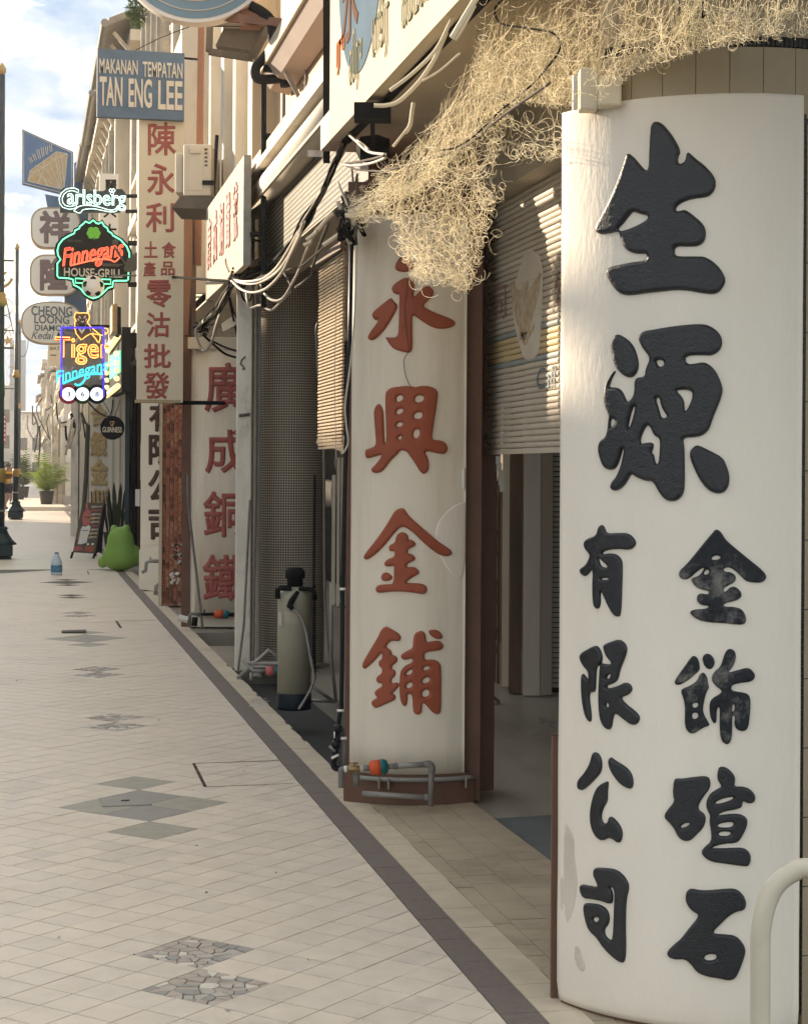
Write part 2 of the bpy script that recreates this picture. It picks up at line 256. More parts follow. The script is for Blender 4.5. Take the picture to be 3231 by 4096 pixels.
# ------------------------------------------------------------------ raised characters (signed distance reliefs)
def chaikin(p,n=2):
    p=[np.array(q,float) for q in p]
    for _ in range(n):
        o=[]
        for i in range(len(p)):
            a=p[i]; b=p[(i+1)%len(p)]; o+= [a*.75+b*.25,a*.25+b*.75]
        p=o
    return np.array(p)
def area(p): x,y=p[:,0],p[:,1]; return .5*np.sum(x*np.roll(y,-1)-y*np.roll(x,-1))
def relief(name,outs,holes,fmap,cell,wd,H,matl,parent,grow=0.,smooth_n=2,raw=False,jit=0.):
    """puffed relief of the union of closed outlines; fmap(x,y,h)->world, wd and cell in outline units, H in metres"""
    polys=[]
    if raw: polys=[np.array(p,float) for p in outs]
    else:
        for p in outs:
            q=chaikin(p,smooth_n); polys.append(q if area(q)>0 else q[::-1])
        for p in holes:
            q=chaikin(p,smooth_n); polys.append(q if area(q)<0 else q[::-1])
    allp=np.concatenate(polys); lo=allp.min(0)-cell*2-grow; hi=allp.max(0)+cell*2+grow
    xs=np.arange(lo[0],hi[0]+cell,cell); ys=np.arange(lo[1],hi[1]+cell,cell); gx,gy=np.meshgrid(xs,ys); P=np.stack([gx.ravel(),gy.ravel()],1)
    best=np.full(len(P),1e18); near=np.zeros_like(P); wn=np.zeros(len(P))
    A=np.concatenate(polys); B=np.concatenate([np.roll(p,-1,0) for p in polys])
    for k in range(0,len(A),64):
        a=A[k:k+64]; b=B[k:k+64]; ab=b-a; l2=(ab**2).sum(1)+1e-12
        t=np.clip(((P[:,None]-a)*ab).sum(2)/l2,0,1); q=a+t[...,None]*ab; d2=((P[:,None]-q)**2).sum(2)
        j=d2.argmin(1); dm=d2[np.arange(len(P)),j]; m=dm<best; best[m]=dm[m]; near[m]=q[np.arange(len(P)),j][m]
        up=(a[:,1]<=P[:,None,1])&(b[:,1]>P[:,None,1]); dn=(a[:,1]>P[:,None,1])&(b[:,1]<=P[:,None,1])
        cr=ab[:,0]*(P[:,None,1]-a[:,1])-(P[:,None,0]-a[:,0])*ab[:,1]
        wn+=(up&(cr>0)).sum(1)-(dn&(cr<0)).sum(1)
    inside=np.abs(wn)>.5; sd=np.sqrt(best)*np.where(inside,1,-1)+grow; ins=sd>0
    ny,nx=gx.shape; I=ins.reshape(ny,nx)
    used={}; V=[]; F=[]
    dirn=(P-near); ln=np.linalg.norm(dirn,axis=1,keepdims=True)+1e-9
    outb=near+np.where(inside[:,None],-1,1)*dirn/ln*grow if grow>0 else near
    def vid(i):
        if i in used: return used[i]
        if ins[i]:
            s=min(sd[i]/wd,1); h=H*math.sqrt(max(0,1-(1-s)**2)); x,y=P[i]
            if jit: h*=1+jit*mnoise.noise((x*.05,y*.05,3.1))
        else: h=-.0015; x,y=outb[i]
        used[i]=len(V); V.append(fmap(x,y,h)); return used[i]
    for r in range(ny-1):
        for c in range(nx-1):
            k=int(I[r,c])+int(I[r,c+1])+int(I[r+1,c])+int(I[r+1,c+1])
            if k: F.append((vid(r*nx+c),vid(r*nx+c+1),vid((r+1)*nx+c+1),vid((r+1)*nx+c)))
    mb=MB(); mb.v=[tuple(v) for v in V]; mb.f=F
    if len(F)>2:
        a,b,c,_=[Vector(V[i]) for i in F[len(F)//2]]
        nrm=(b-a).cross(c-b)
        if nrm.dot(EYE-a)<0: mb.f=[f[::-1] for f in F]
    return mb.build(name,matl,parent,True)
GP={}
def glyph(ch,shear=0.,n=4):
    """outlines of one character of the built-in font, in em units"""
    k=(ch,shear)
    if k in GP: return GP[k]
    c=bpy.data.curves.new('g','FONT'); c.body=ch; c.size=1; c.shear=shear
    o=bpy.data.objects.new('g',c); cc=o.to_curve(bpy.context.evaluated_depsgraph_get())
    res=[]
    for s in cc.splines:
        pts=[]
        if s.type=='BEZIER':
            bp=s.bezier_points; m=len(bp)
            for i in range(m):
                a=bp[i]; b=bp[(i+1)%m]; p0,p1,p2,p3=a.co,a.handle_right,b.handle_left,b.co
                st=(p1-(p0*2+p3)/3).length+(p2-(p0+p3*2)/3).length<.004
                for q in range(1 if st else n):
                    t=q/(1 if st else n); pts.append((p0*(1-t)**3+p1*3*t*(1-t)**2+p2*3*t*t*(1-t)+p3*t**3).to_2d()[:])
        else: pts=[p.co.to_2d()[:] for p in s.points]
        if len(pts)>2: res.append(np.array(pts))
    o.to_curve_clear(); bpy.data.objects.remove(o); bpy.data.curves.remove(c); GP[k]=res; return res
def glyph_box(ch,u0,v0,u1,v1,shear=0.):
    g=glyph(ch,shear); a=np.concatenate(g); lo,hi=a.min(0),a.max(0)
    return [np.stack([u0+(p[:,0]-lo[0])/(hi[0]-lo[0])*(u1-u0), v1-(p[:,1]-lo[1])/(hi[1]-lo[1])*(v1-v0)],1) for p in g]
def cjk(ch,box,fmap,matl,parent,grow,H,wd,cell,name='character'):
    return relief(name,glyph_box(ch,*box),[],fmap,cell,wd,H,matl,parent,grow=grow,raw=True)
def text_mesh(s,P0,ex,ez,wid,hei,dep,off=0.,shear=0.,name='lettering',org=(0,0,0),rot=0.):
    c=bpy.data.curves.new('t','FONT'); c.body=s; c.size=1; c.offset=off; c.extrude=.5; c.shear=shear; c.resolution_u=3
    o=bpy.data.objects.new('t',c); me=bpy.data.meshes.new_from_object(o); bpy.data.objects.remove(o); bpy.data.curves.remove(c); me.name=name; me.materials.clear()
    n=len(me.vertices); a=np.empty(n*3); me.vertices.foreach_get('co',a); a=a.reshape(-1,3)
    if rot: cs,sn=math.cos(rot),math.sin(rot); x=a[:,0]*cs-a[:,1]*sn; a[:,1]=a[:,0]*sn+a[:,1]*cs; a[:,0]=x
    lo,hi=a[:,:2].min(0),a[:,:2].max(0); ex=np.array(ex,float); ez=np.array(ez,float); nn=np.cross(ex,ez)
    x=(a[:,0]-lo[0])/(hi[0]-lo[0])*wid; y=(a[:,1]-lo[1])/(hi[1]-lo[1])*hei; z=(a[:,2]+.5)*dep
    q=np.array(P0)+x[:,None]*ex+y[:,None]*ez+z[:,None]*nn-np.array(org)
    me.vertices.foreach_set('co',q.ravel()); me.update(); return me
def text_on(s,fp,u0,v0,u1,v1,matl,parent,off=0.,shear=0.,dep=.006,name='lettering',lift=.001,rot=0.):
    """flat lettering in the upright plane fp; the pixel box gives its lower left and upper right corner"""
    a=fp(u0,v1); b=fp(u1,v0); h=b.z-a.z; e=Vector((b.x-a.x,b.y-a.y,0)); wdt=e.length; e.normalize(); nn=e.cross(Vector((0,0,1)))
    me=text_mesh(s,a+nn*lift,e,(0,0,1),wdt,h,dep,off,shear,name,wl(parent),rot)
    return link_mesh(name,me,matl,parent)
def glyph_tubes(s,fp,u0,v0,u1,v1,r,shear=0.,rot=0.,lift=.02):
    """neon tube outlines round the letters of s"""
    c=bpy.data.curves.new('g','FONT'); c.body=s; c.size=1; c.shear=shear; c.resolution_u=3
    polys=[]; x=0
    gs=glyph(s,shear,3); bpy.data.curves.remove(c)
    P=np.concatenate(gs)
    if rot:
        cs,sn=math.cos(rot),math.sin(rot); gs=[np.stack([g[:,0]*cs-g[:,1]*sn,g[:,0]*sn+g[:,1]*cs],1) for g in gs]; P=np.concatenate(gs)
    lo,hi=P.min(0),P.max(0); a=fp(u0,v1); b=fp(u1,v0); e=Vector((b.x-a.x,b.y-a.y,0)); nn=e.normalized().cross(Vector((0,0,1)))
    mb=MB()
    for g in gs:
        pts=[a+e*((q[0]-lo[0])/(hi[0]-lo[0]))+Vector((0,0,(b.z-a.z)*(q[1]-lo[1])/(hi[1]-lo[1])))+nn*lift for q in g]
        mb.tube(pts,r,5,closed=True)
    return mb
def planeY(Y): return lambda u,v: onY(u,v,Y)
def planeX(X): return lambda u,v: onX(u,v,X)
# ================================================================== THE SETTING: ground
T=CAMH/11.13; s45=math.sqrt(.5)
ca,sa=math.cos(YAW),math.sin(YAW)
LO=Vector((T*(-5.64*ca+45.29*sa),T*(45.29*ca+5.64*sa),0))
def lat(i,j): return LO+Vector((s45*(i+j),s45*(j-i),0))*T
XB0,XB1,XC1,XT1=1.412,1.535,1.668,2.18       # dark band, cream border, tan tiles
XK=-.78
g=MB(); g.box(-60,60,-20,400,-.6,-.16); struct('ground',g,M['asphalt'])
pv=MB(); pv.box(XK,XC1,1.0,72,-.16,-.005); pavement=struct('pavement',pv,M['grout'])
def clipx(poly,x0,x1):
    def cl(p,f,ip):
        o=[]
        for i in range(len(p)):
            a,b=p[i],p[(i+1)%len(p)]; fa,fb=f(a),f(b)
            if fa>=0: o.append(a)
            if fa*fb<0: t=fa/(fa-fb); o.append((a[0]+(b[0]-a[0])*t,a[1]+(b[1]-a[1])*t))
        return o
    p=cl(poly,lambda q:q[0]-x0,0)
    return cl(p,lambda q:x1-q[0],0) if len(p)>2 else []
def special(i,j):
    """stone inlays of the paving, which repeat along the street"""
    for k,kind in ((4,'m'),(-10,'g'),(-24,'m'),(-38,'m'),(-52,'g'),(-66,'m'),(-80,'m'),(-94,'g')):
        a,b=i-k,j+k
        if kind=='m':
            if (-2<=a<0 and 0<=b<2) or (0<=a<2 and -2<=b<0): return True
        else:
            if -2<=a<2 and -2<=b<2: return True
            if (2<=a<4 and -4<=b<-2) or (-4<=a<-2 and 2<=b<4): return True
    return False
def tile_mb(poly,z0,z1):
    m=MB(); n=len(poly)
    m.add([(x,y,z1) for x,y in poly]+[(x,y,z0) for x,y in poly],[tuple(range(n))]+[(i,n+i,n+(i+1)%n,(i+1)%n) for i in range(n)]); return m
def ccw(p): return p if sum(p[i][0]*p[(i+1)%len(p)][1]-p[(i+1)%len(p)][0]*p[i][1] for i in range(len(p)))>0 else p[::-1]
def inframe(p):
    d=Vector(p)-EYE; z=d.dot(FW)
    if z<.3: return False
    u=CU+FPX*d.dot(RT)/z; v=HV-FPX*d.z/z
    return -30<u<3260 and -30<v<4126
cand=[]
GAP=.0022
for i in range(-110,40):
    for j in range(-40,112):
        c=lat(i+.5,j+.5)
        if c.y<3.6 or c.y>30 or c.x<XK-.1 or c.x>XB0+.1 or special(i,j): continue
        q=[lat(i+a,j+b) for a,b in((GAP/T,GAP/T),(1-GAP/T,GAP/T),(1-GAP/T,1-GAP/T),(GAP/T,1-GAP/T))]
        p=clipx([(v.x,v.y) for v in q],XK+.01,XB0-.004)
        if len(p)>2: cand.append((c.length,c,ccw(p)))
cand.sort(key=lambda t:t[0])
tm=[M['tile'],M['tile_b'],M['tile_c']]
vis=[t for t in cand if inframe(t[1])]; keep=set(id(t) for t in vis[:296])
full={}
rest=MB()
for t in cand:
    dz=rng.normal(0,.0004)
    if id(t) in keep:
        tile_mb(t[2],-.005,dz).build('tile',tm[rng.integers(3)],pavement)
    else:
        m=tile_mb(t[2],-.005,dz); rest.add(m.v,m.f)
tag(rest.build('tiles',M['tile'],pavement),kind='stuff')
far=MB(); far.box(XK,XB0-.004,29.9,72,-.004,-.001); struct('far_paving',far,M['tile_b'],pavement)
# inlaid slabs and crazy paving
def sq(i0,j0,i1,j1,g=GAP): 
    e=g/T; return [lat(i0+e,j0+e),lat(i1-e,j0+e),lat(i1-e,j1-e),lat(i0+e,j1-e)]
for k in (-10,-52):
    for (a,b,c,d,mm) in ((2,-4,4,-2,'green_slab'),(-4,2,-2,4,'green_slab'),(-2,0,0,2,'grey_slab'),(0,-2,2,0,'grey_slab'),(0,0,2,2,'green_slab'),(-2,-2,0,0,'green_slab')):
        p=ccw([(v.x,v.y) for v in sq(k+a,-k+b,k+c,-k+d)]); tile_mb(p,-.005,0.).build('slab',M[mm],pavement)
def halfclip(p,a,n):
    o=[]
    for i in range(len(p)):
        x,y=p[i],p[(i+1)%len(p)]; fx=(x-a).dot(n); fy=(y-a).dot(n)
        if fx<=0: o.append(x)
        if fx*fy<0: o.append(x+(y-x)*(fx/(fx-fy)))
    return o
stm=[M['st_pink'],M['st_grey'],M['st_mid'],M['st_pale'],M['st_pink'],M['st_mid']]
def crazy(k,a,b,single_parts,n=46):
    base=[lat(k+a,-k+b),lat(k+a+2,-k+b),lat(k+a+2,-k+b+2),lat(k+a,-k+b+2)]
    base=[Vector((p.x,p.y)) for p in base]; r=np.random.default_rng(abs(k)*7+a+1000)
    S=[]
    tries=0
    while len(S)<n and tries<4000:
        tries+=1
        c=lat(k+a+2*r.random(),-k+b+2*r.random()); c=Vector((c.x,c.y))
        if all((c-q).length>.026 for q in S): S.append(c)
    acc=[MB(),MB(),MB(),MB()]
    for i,s in enumerate(S):
        p=base[:]
        for j,q in enumerate(S):
            if i!=j:
                nn=q-s; p=halfclip(p,(s+q)/2-nn.normalized()*.0022,nn)
                if len(p)<3: break
        if len(p)<3: continue
        p=[s+(q-s)*(.97+.05*r.random()) for q in p]
        p=[(q.x,q.y) for q in p]; p=ccw(p); m=tile_mb(p,-.006,-.0015+r.normal(0,.0012)); mi=r.integers(6)
        if single_parts: m.build('stone',stm[mi],pavement)
        else: acc[mi%4].add(m.v,m.f)
    if not single_parts:
        for q,mm in zip(acc,(M['st_pink'],M['st_grey'],M['st_mid'],M['st_pale'])):
            if q.f: tag(q.build('stones',mm,pavement),kind='stuff')
for k in (4,-24,-38,-66):
    crazy(k,-2,0,k in(4,-24)); crazy(k,0,-2,k in(4,-24))
# thin dark joints of the access hatches, the drain cover and a slot drain
hb=MB()
def groove(a,b,wd): 
    a=Vector(a);b=Vector(b); d=(b-a).normalized(); n=Vector((-d.y,d.x,0))*wd/2
    for z in (.0013,): hb.add([a-n+Vector((0,0,z)),b-n+Vector((0,0,z)),b+n+Vector((0,0,z)),a+n+Vector((0,0,z))],[(0,1,2,3)])
zz=.40984
H=[onZ(600+x*zz,2800+y*zz) for x,y in((425,622),(1262,594),(1405,818),(540,852))]
groove(H[0],H[1],.012); groove(H[0],H[3],.018); groove(H[3],H[2],.009)
H2=[onZ(u*.7026,2200+v*.7026) for u,v in((662,405),(900,398),(688,445))]
groove(H2[0],H2[1],.02); groove(H2[0],H2[2],.03)
groove(onZ(0,2293),onZ(265,2287),.03); groove(onZ(350,2286),onZ(355,2298),.02)
hb.f=[f if Vector(hb.v[f[1]])!=0 else f for f in hb.f]
o=hb.build('hatch_joint',M['mos'],pavement)
dc=MB()
C4=[onZ(x*.7026,2900+y*.7026) for x,y in((572,422),(835,408),(858,458),(588,468))]
for i in range(4): dc.bar(C4[i],C4[(i+1)%4],.014,.010)
dcv=thing('drain_cover','small grey drain cover with metal rim set across the grey stone diamonds','drain cover',C4[0])
dc.build('rim',M['steel'],dcv); p=MB(); p.prism([c+Vector((0,0,.0025)) for c in C4],(0,0,.003)); p.build('plate',M['grey_slab'],dcv)
p=MB(); cc=(C4[0]+C4[1]+C4[2]+C4[3])/4; p.obox(cc+Vector((0,0,.007)),RT,FW,UP,.02,.012,.002); p.build('handle',M['mos'],dcv)
q=[onZ(x*.7026,2200+y*.7026,.006) for x,y in((350,463),(490,459),(490,470),(350,472))]
m=MB(); m.prism(q,(0,0,.01)); single('slot_drain',m,M['grime'],'narrow dark slot drain cover lying across the pale paving beyond the crazy paving','drain cover',q[0])
# dark band and cream border
bs=MB(); bs.box(XB0-.004,XC1,1,72,-.010,-.0055); border=struct('border_strip',bs,M['grout'])
y=3.5; n=0; rb=MB()
while y<70:
    p=[(XB0,y+.002),(XB1-.002,y+.002),(XB1-.002,y+.288),(XB0,y+.288)]
    m=tile_mb(p,-.006,rng.normal(.0005,.0003))
    if n<110: m.build('tile',M['band'],border)
    else: rb.add(m.v,m.f)
    y+=.29; n+=1
tag(rb.build('dark_tiles',M['band'],border),kind='stuff')
y=3.5; n=0; rb=MB()
while y<70:
    jx=rng.normal(0,.0015)+(rng.random()*.022 if 10.5<y<15 and rng.random()<.6 else 0)
    p=[(XB1+.002,y+.0018),(XC1-.002-jx,y+.0018),(XC1-.002-jx,y+.1432),(XB1+.002,y+.1432)]
    m=tile_mb(p,-.006,rng.normal(.0005,.0004))
    if n<180: m.build('tile',M['border'],border)
    else: rb.add(m.v,m.f)
    y+=.145; n+=1
tag(rb.build('cream_tiles',M['border'],border),kind='stuff')
# tan landing between the columns, five-foot way, ramp, trench
ld=MB(); ld.box(XC1,XT1,2.5,9.75,-.1,-.005); landing=struct('landing',ld,M['grout'])
xs=[XC1,1.739,1.884,2.029,XT1]
for a in range(4):
    y=4.4+(.05*a)
    while y<9.6:
        p=[(xs[a]+.0015,y+.0018),(xs[a+1]-.0015,y+.0018),(xs[a+1]-.0015,y+.1432),(xs[a]+.0015,y+.1432)]
        if y<8.95 or rng.random()<.8: tile_mb(p,-.006,rng.normal(0,.0006)).build('tile',M['tan'],landing)
        y+=.145
ff=MB(); ff.box(2.5,9,-2,72,-.2,-.012); ff.box(XT1,2.5,8.3,72,-.2,-.0125); ff.box(XC1,XT1,9.75,72,-.62,-.3); ff.box(XC1,XT1,15.0,16.9,-.2,-.02); ff.box(XC1,XT1,18.3,72,-.2,-.02)
struct('walkway_floor',ff,M['cement'])
rp_=MB(); a=Vector((XT1,3.5,-.004)); rp_.add([(XT1,2,-.02),(2.9,2,-.0),(2.9,8.3,.0),(XT1,8.3,-.02)],[(0,1,2,3)]); rp_.add([(XT1,8.3,-.02),(2.9,8.3,0),(2.9,8.3,-.1),(XT1,8.3,-.1)],[(0,1,2,3)])
struct('grey_ramp',rp_,M['ramp'])
# cross-street kerb and the pavement beyond it; road on the left
kp=MB(); kp.box(-.9,9,72,320,-.1,.15); struct('far_pavement',kp,M['tile_c'])
kb=MB(); kb.box(1.47,1.68,72.1,320,.15,.156); struct('far_border',kb,M['band'])
kr=MB(); kr.box(XK-.12,XK-.004,1,320,-.16,.012); struct('kerb',kr,M['st_mid'])
lp_=MB(); lp_.box(-9.6,-7.6,-30,70,-.16,-.01); lp_.box(-9.6,-7.6,88,320,-.16,-.01); struct('far_side_pavement',lp_,M['st_mid'])
# white paint scrap on the border tiles
sc_=MB()
for k in range(26):
    c=onZ(1002+rng.random()*66,2790+rng.random()*38,.003); a=rng.random()*3; d=Vector((math.cos(a),math.sin(a),0)); sc_.obox(c,d,Vector((-d.y,d.x,0)),UP,.012+.02*rng.random(),.004,.0008)
o=sc_.build('paint_scraps',M['whitep'],None,False,(0,0,0)); o['kind']='stuff'; o['label']='scraps of white paint stuck on the cream border tiles beside the tank'
# ================================================================== NEAR COLUMN with black characters
def arc_frame(Lp,Rp,sag):
    Lp=Vector(Lp);Rp=Vector(Rp); ch=Rp-Lp; l=ch.length; r=((l/2)**2+sag**2)/(2*sag); d=ch.normalized(); n=Vector((d.y,-d.x,0))
    if n.dot(-FW)<0: n=-n
    return (Lp+Rp)/2+n*(sag-r),r,n,d,math.asin(min(1,l/2/r))
def arcpt(c,r,n,d,a,z): return Vector((c.x,c.y,0))+n*(r*math.cos(a))+d*(r*math.sin(a))+Vector((0,0,z))
def cyl_hit(c,r,u,v):
    dd=ray(u,v); o=Vector((EYE.x-c.x,EYE.y-c.y)); e=Vector((dd.x,dd.y)); A=e.dot(e); B=o.dot(e); Cc=o.dot(o)-r*r; q=B*B-A*Cc
    t=(-B-math.sqrt(max(q,0)))/A; p=EYE+dd*t; nn=Vector((p.x-c.x,p.y-c.y,0)).normalized(); return p,nn
def cyl_map(c,r,dx=0,dy=0):
    def f(u,v,h):
        p,nn=cyl_hit(c,r,u+dx,v+dy); return p+nn*h
    return f
def groundpt(u,v): return onZ(u,v)
NL=at(2238,2115,5.535); NR=at(3206,2000,5.25); NL.z=NR.z=0
NC,NRAD,NN,ND,NA=arc_frame(NL,NR,.13)
def arc_slab(c,r0,r1,n,d,a0,a1,z0,z1,seg=24,rz=None):
    m=MB(); V=[];F=[]
    zs=[z0,z1] if rz is None else rz
    for z in zs:
        for k in range(seg+1):
            a=a0+(a1-a0)*k/seg; V.append(arcpt(c,r1,n,d,a,z))
    for i in range(len(zs)-1):
        for k in range(seg): F.append((i*(seg+1)+k,i*(seg+1)+k+1,(i+1)*(seg+1)+k+1,(i+1)*(seg+1)+k))
    b=len(V); 
    for z in (zs[0],zs[-1]):
        for k in range(seg+1):
            a=a0+(a1-a0)*k/seg; V.append(arcpt(c,r0,n,d,a,z))
    nz_=len(zs)-1
    for k in range(seg):
        F.append((b+k,b+k+1,k+1,k)); t=nz_*(seg+1); F.append((t+k,t+k+1,b+seg+1+k+1,b+seg+1+k))
    for k in (0,seg):
        F.append(tuple([i*(seg+1)+k for i in range(nz_+1)]+[b+seg+1+k,b+k]))
    m.add(V,F); return m
col=thing('column','big white rounded column with raised black characters beside the cream railing','column',(NC.x,NC.y,0))
bd=MB(); pl=[arcpt(NC,NRAD-.028,NN,ND,-.40+(1.40)*k/30,0) for k in range(31)]
pl=pl+[pl[-1]-NN*.5+ND*.0,pl[0]-NN*.5]
bd.prism(pl,(0,0,3.9)); bd.build('core',M['grout'],col)
def plaster_edge():
    return None
zs=[.010,.03,.07]+list(np.linspace(.2,2.72,40))+[2.755,2.766]
pm=arc_slab(NC,NRAD-.03,NRAD,NN,ND,-NA,NA,0,0,seg=40,rz=zs)
V=[]
for i,p in enumerate(pm.v):
    p=Vector(p); a=mnoise.noise((p.x*3,p.y*3,p.z*2.2))*.0028+mnoise.noise((p.x*11,p.y*11,p.z*6))*.0008
    e=0
    if p.z<.05: e=-.012*(.05-p.z)/.045
    rr=Vector((p.x-NC.x,p.y-NC.y,0)).normalized(); V.append(tuple(p+rr*(a+e)))
pm.v=V; panel=pm.build('plaster_panel',M['white'],col,True)
bb=arc_slab(NC,NRAD-.1,NRAD-.018,NN,ND,-NA-.01,NA,0,.03,24); bb.build('base',M['brown'],col)
# beige wall tiles above and beside the panel, each its own piece
def ctile(a0,a1,z0,z1,mm,nm):
    m=arc_slab(NC,NRAD-.03,NRAD-.012,NN,ND,a0,a1,z0,z1,4); m.build(nm,mm,col)
tw=.101/NRAD
for row,(z0,z1) in enumerate(((2.70,2.905),(2.937,3.14),(3.143,3.345),(3.348,3.55))):
    a=-.38-(tw/2 if row else 0)
    while a<1.0:
        a1=min(a+tw,1.02)
        ctile(max(a,-.40)+.0018,a1-.0018,z0,z1,M['tilecol'],'tile'); a=a1
a=-.38
while a<1.0: ctile(a+.0015,a+.022,2.909,2.933,M['mos'],'mosaic_tile'); a+=.0245
z=.05
while z<2.7: ctile(NA+.008,NA+.026,z,z+.019,M['mos'],'mosaic_tile'); z+=.0215
z=.02
while z<2.68: ctile(NA+.030,NA+.030+tw,z,z+.202,M['tilecol'],'tile'); z+=.205
# characters traced as raised strokes
def char(z0,s,outs,holes,fm,mm,parent,cell,wd,H,label=None,jit=.035):
    fx=lambda p:[(z0[0]+x*s,z0[1]+y*s) for x,y in p]
    o=relief('character',[fx(p) for p in outs],[fx(p) for p in holes],fm,cell,wd,H,mm,parent,jit=jit)
    if label: o['label']=label
    return o
S1=.40984; S2=.52693; fN=cyl_map(NC,NRAD)
char((2300,440),S1,[[(780,105),(830,115),(880,155),(940,230),(990,310),(1020,370),(1030,420),(1010,450),(1005,510),(1030,525),(1075,495),(1085,420),(1110,405),(1170,465),(1270,540),(1350,630),(1378,700),(1365,780),(1320,835),(1270,855),(1180,862),(1080,885),(1000,930),(980,975),(1005,988),(1070,965),(1130,1005),(1210,1070),(1265,1130),(1280,1210),(1260,1290),(1200,1330),(1100,1335),(980,1328),(970,1410),(1010,1425),(1180,1425),(1260,1425),(1350,1475),(1430,1560),(1475,1660),(1440,1740),(1390,1790),(1320,1798),(1220,1785),(1120,1765),(1000,1755),(850,1770),(700,1785),(580,1805),(490,1808),(430,1785),(380,1730),(330,1650),(305,1590),(325,1535),(420,1510),(560,1480),(680,1470),(705,1440),(700,1400),(620,1405),(530,1385),(480,1340),(450,1270),(435,1190),(400,1185),(350,1200),(225,1215),(195,1150),(250,1050),(320,920),(390,760),(450,600),(500,440),(520,415),(570,450),(630,520),(690,590),(720,575),(725,400),(735,200),(745,140)]],
 [[(570,985),(640,1015),(715,1030),(705,1070),(600,1130),(450,1185),(415,1160),(470,1110),(530,1030)]],fN,M['ink'],col,3.2,17,.014)
char((2300,1260),S1,[[(400,185),(440,190),(520,240),(580,310),(610,400),(625,480),(610,560),(570,605),(520,612),(460,580),(410,530),(380,460),(365,370),(350,290),(365,235)],
 [(340,705),(420,705),(470,750),(500,830),(525,850),(580,780),(580,640),(610,605),(680,605),(690,520),(735,420),(680,350),(640,290),(615,215),(660,155),(760,140),(900,115),(1050,95),(1250,80),(1340,115),(1415,180),(1440,260),(1420,340),(1340,400),(1220,390),(1070,400),(1090,480),(1180,470),(1250,455),(1310,480),(1370,540),(1410,620),(1445,720),(1425,810),(1390,900),(1340,1020),(1310,1120),(1240,1180),(1150,1195),(1050,1200),(1068,1280),(1070,1450),(1072,1600),(1065,1740),(1010,1805),(940,1825),(870,1800),(810,1720),(760,1620),(690,1622),(600,1585),(550,1545),(520,1610),(470,1680),(400,1720),(345,1700),(350,1640),(410,1570),(450,1470),(485,1300),(465,1310),(440,1410),(400,1500),(340,1515),(280,1490),(245,1400),(225,1310),(240,1230),(310,1190),(330,1020),(335,980),(295,890),(278,790),(300,680),(340,600),(385,540),(402,548),(365,610),(338,690)],
 [(1185,1265),(1250,1290),(1350,1340),(1440,1390),(1480,1470),(1508,1570),(1500,1670),(1460,1730),(1390,1748),(1300,1715),(1220,1620),(1160,1500),(1120,1400),(1118,1330),(1150,1290)]],
 [[(785,440),(860,438),(872,490),(820,510)],[(980,735),(1060,728),(1140,740),(1145,800),(1110,890),(1070,955),(1068,850),(1040,790)],[(785,815),(825,800),(835,880),(870,950),(905,995),(845,1010),(825,930)],[(710,1068),(740,1100),(770,1180),(830,1205),(825,1330),(815,1455),(785,1450),(770,1350),(745,1355),(775,1270),(750,1240),(690,1245),(635,1258),(660,1150)],[(592,880),(572,990),(532,1110),(518,1110),(538,1000),(568,900)],[(352,1000),(400,1030),(395,1060),(345,1110)]],fN,M['ink'],col,3.0,15,.013)
char((2260,2060),S2,[[(275,70),(300,90),(315,140),(390,135),(480,135),(530,180),(543,225),(500,268),(400,258),(330,265),(290,280),(280,300),(330,290),(390,295),(430,335),(438,380),(432,600),(425,760),(405,775),(370,765),(330,700),(290,605),(270,570),(272,690),(245,720),(215,690),(208,560),(215,400),(180,450),(150,470),(115,440),(115,405),(160,380),(185,330),(190,300),(150,255),(142,210),(165,180),(240,155),(252,95)]],
 [[(255,320),(290,355),(335,400),(280,395),(262,360)],[(275,480),(335,478),(330,492),(280,492)]],fN,M['ink'],col,2.6,10,.0095)
char((2260,2060),S2,[[(1145,103),(1185,130),(1215,185),(1290,250),(1400,340),(1500,420),(1533,470),(1500,515),(1430,515),(1370,505),(1310,440),(1250,395),(1200,405),(1210,430),(1260,432),(1300,465),(1290,510),(1230,540),(1200,560),(1210,590),(1245,550),(1290,540),(1335,580),(1340,625),(1290,655),(1210,670),(1200,695),(1290,695),(1350,720),(1378,790),(1360,835),(1290,832),(1200,822),(1100,818),(1010,800),(955,760),(945,730),(990,715),(1070,712),(1095,690),(1050,690),(1005,670),(995,620),(1025,590),(1080,605),(1095,580),(1050,570),(1000,555),(960,510),(955,480),(1010,465),(1045,425),(1055,395),(1000,430),(950,480),(900,495),(865,470),(860,430),(920,375),(1000,280),(1070,190),(1115,140)]],
 [[(1110,325),(1140,305),(1180,315),(1175,335),(1115,342)],[(1060,425),(1085,410),(1095,445),(1050,455)]],fN,M['inkw'],col,2.6,10,.0095,'worn black character with paint rubbed off')
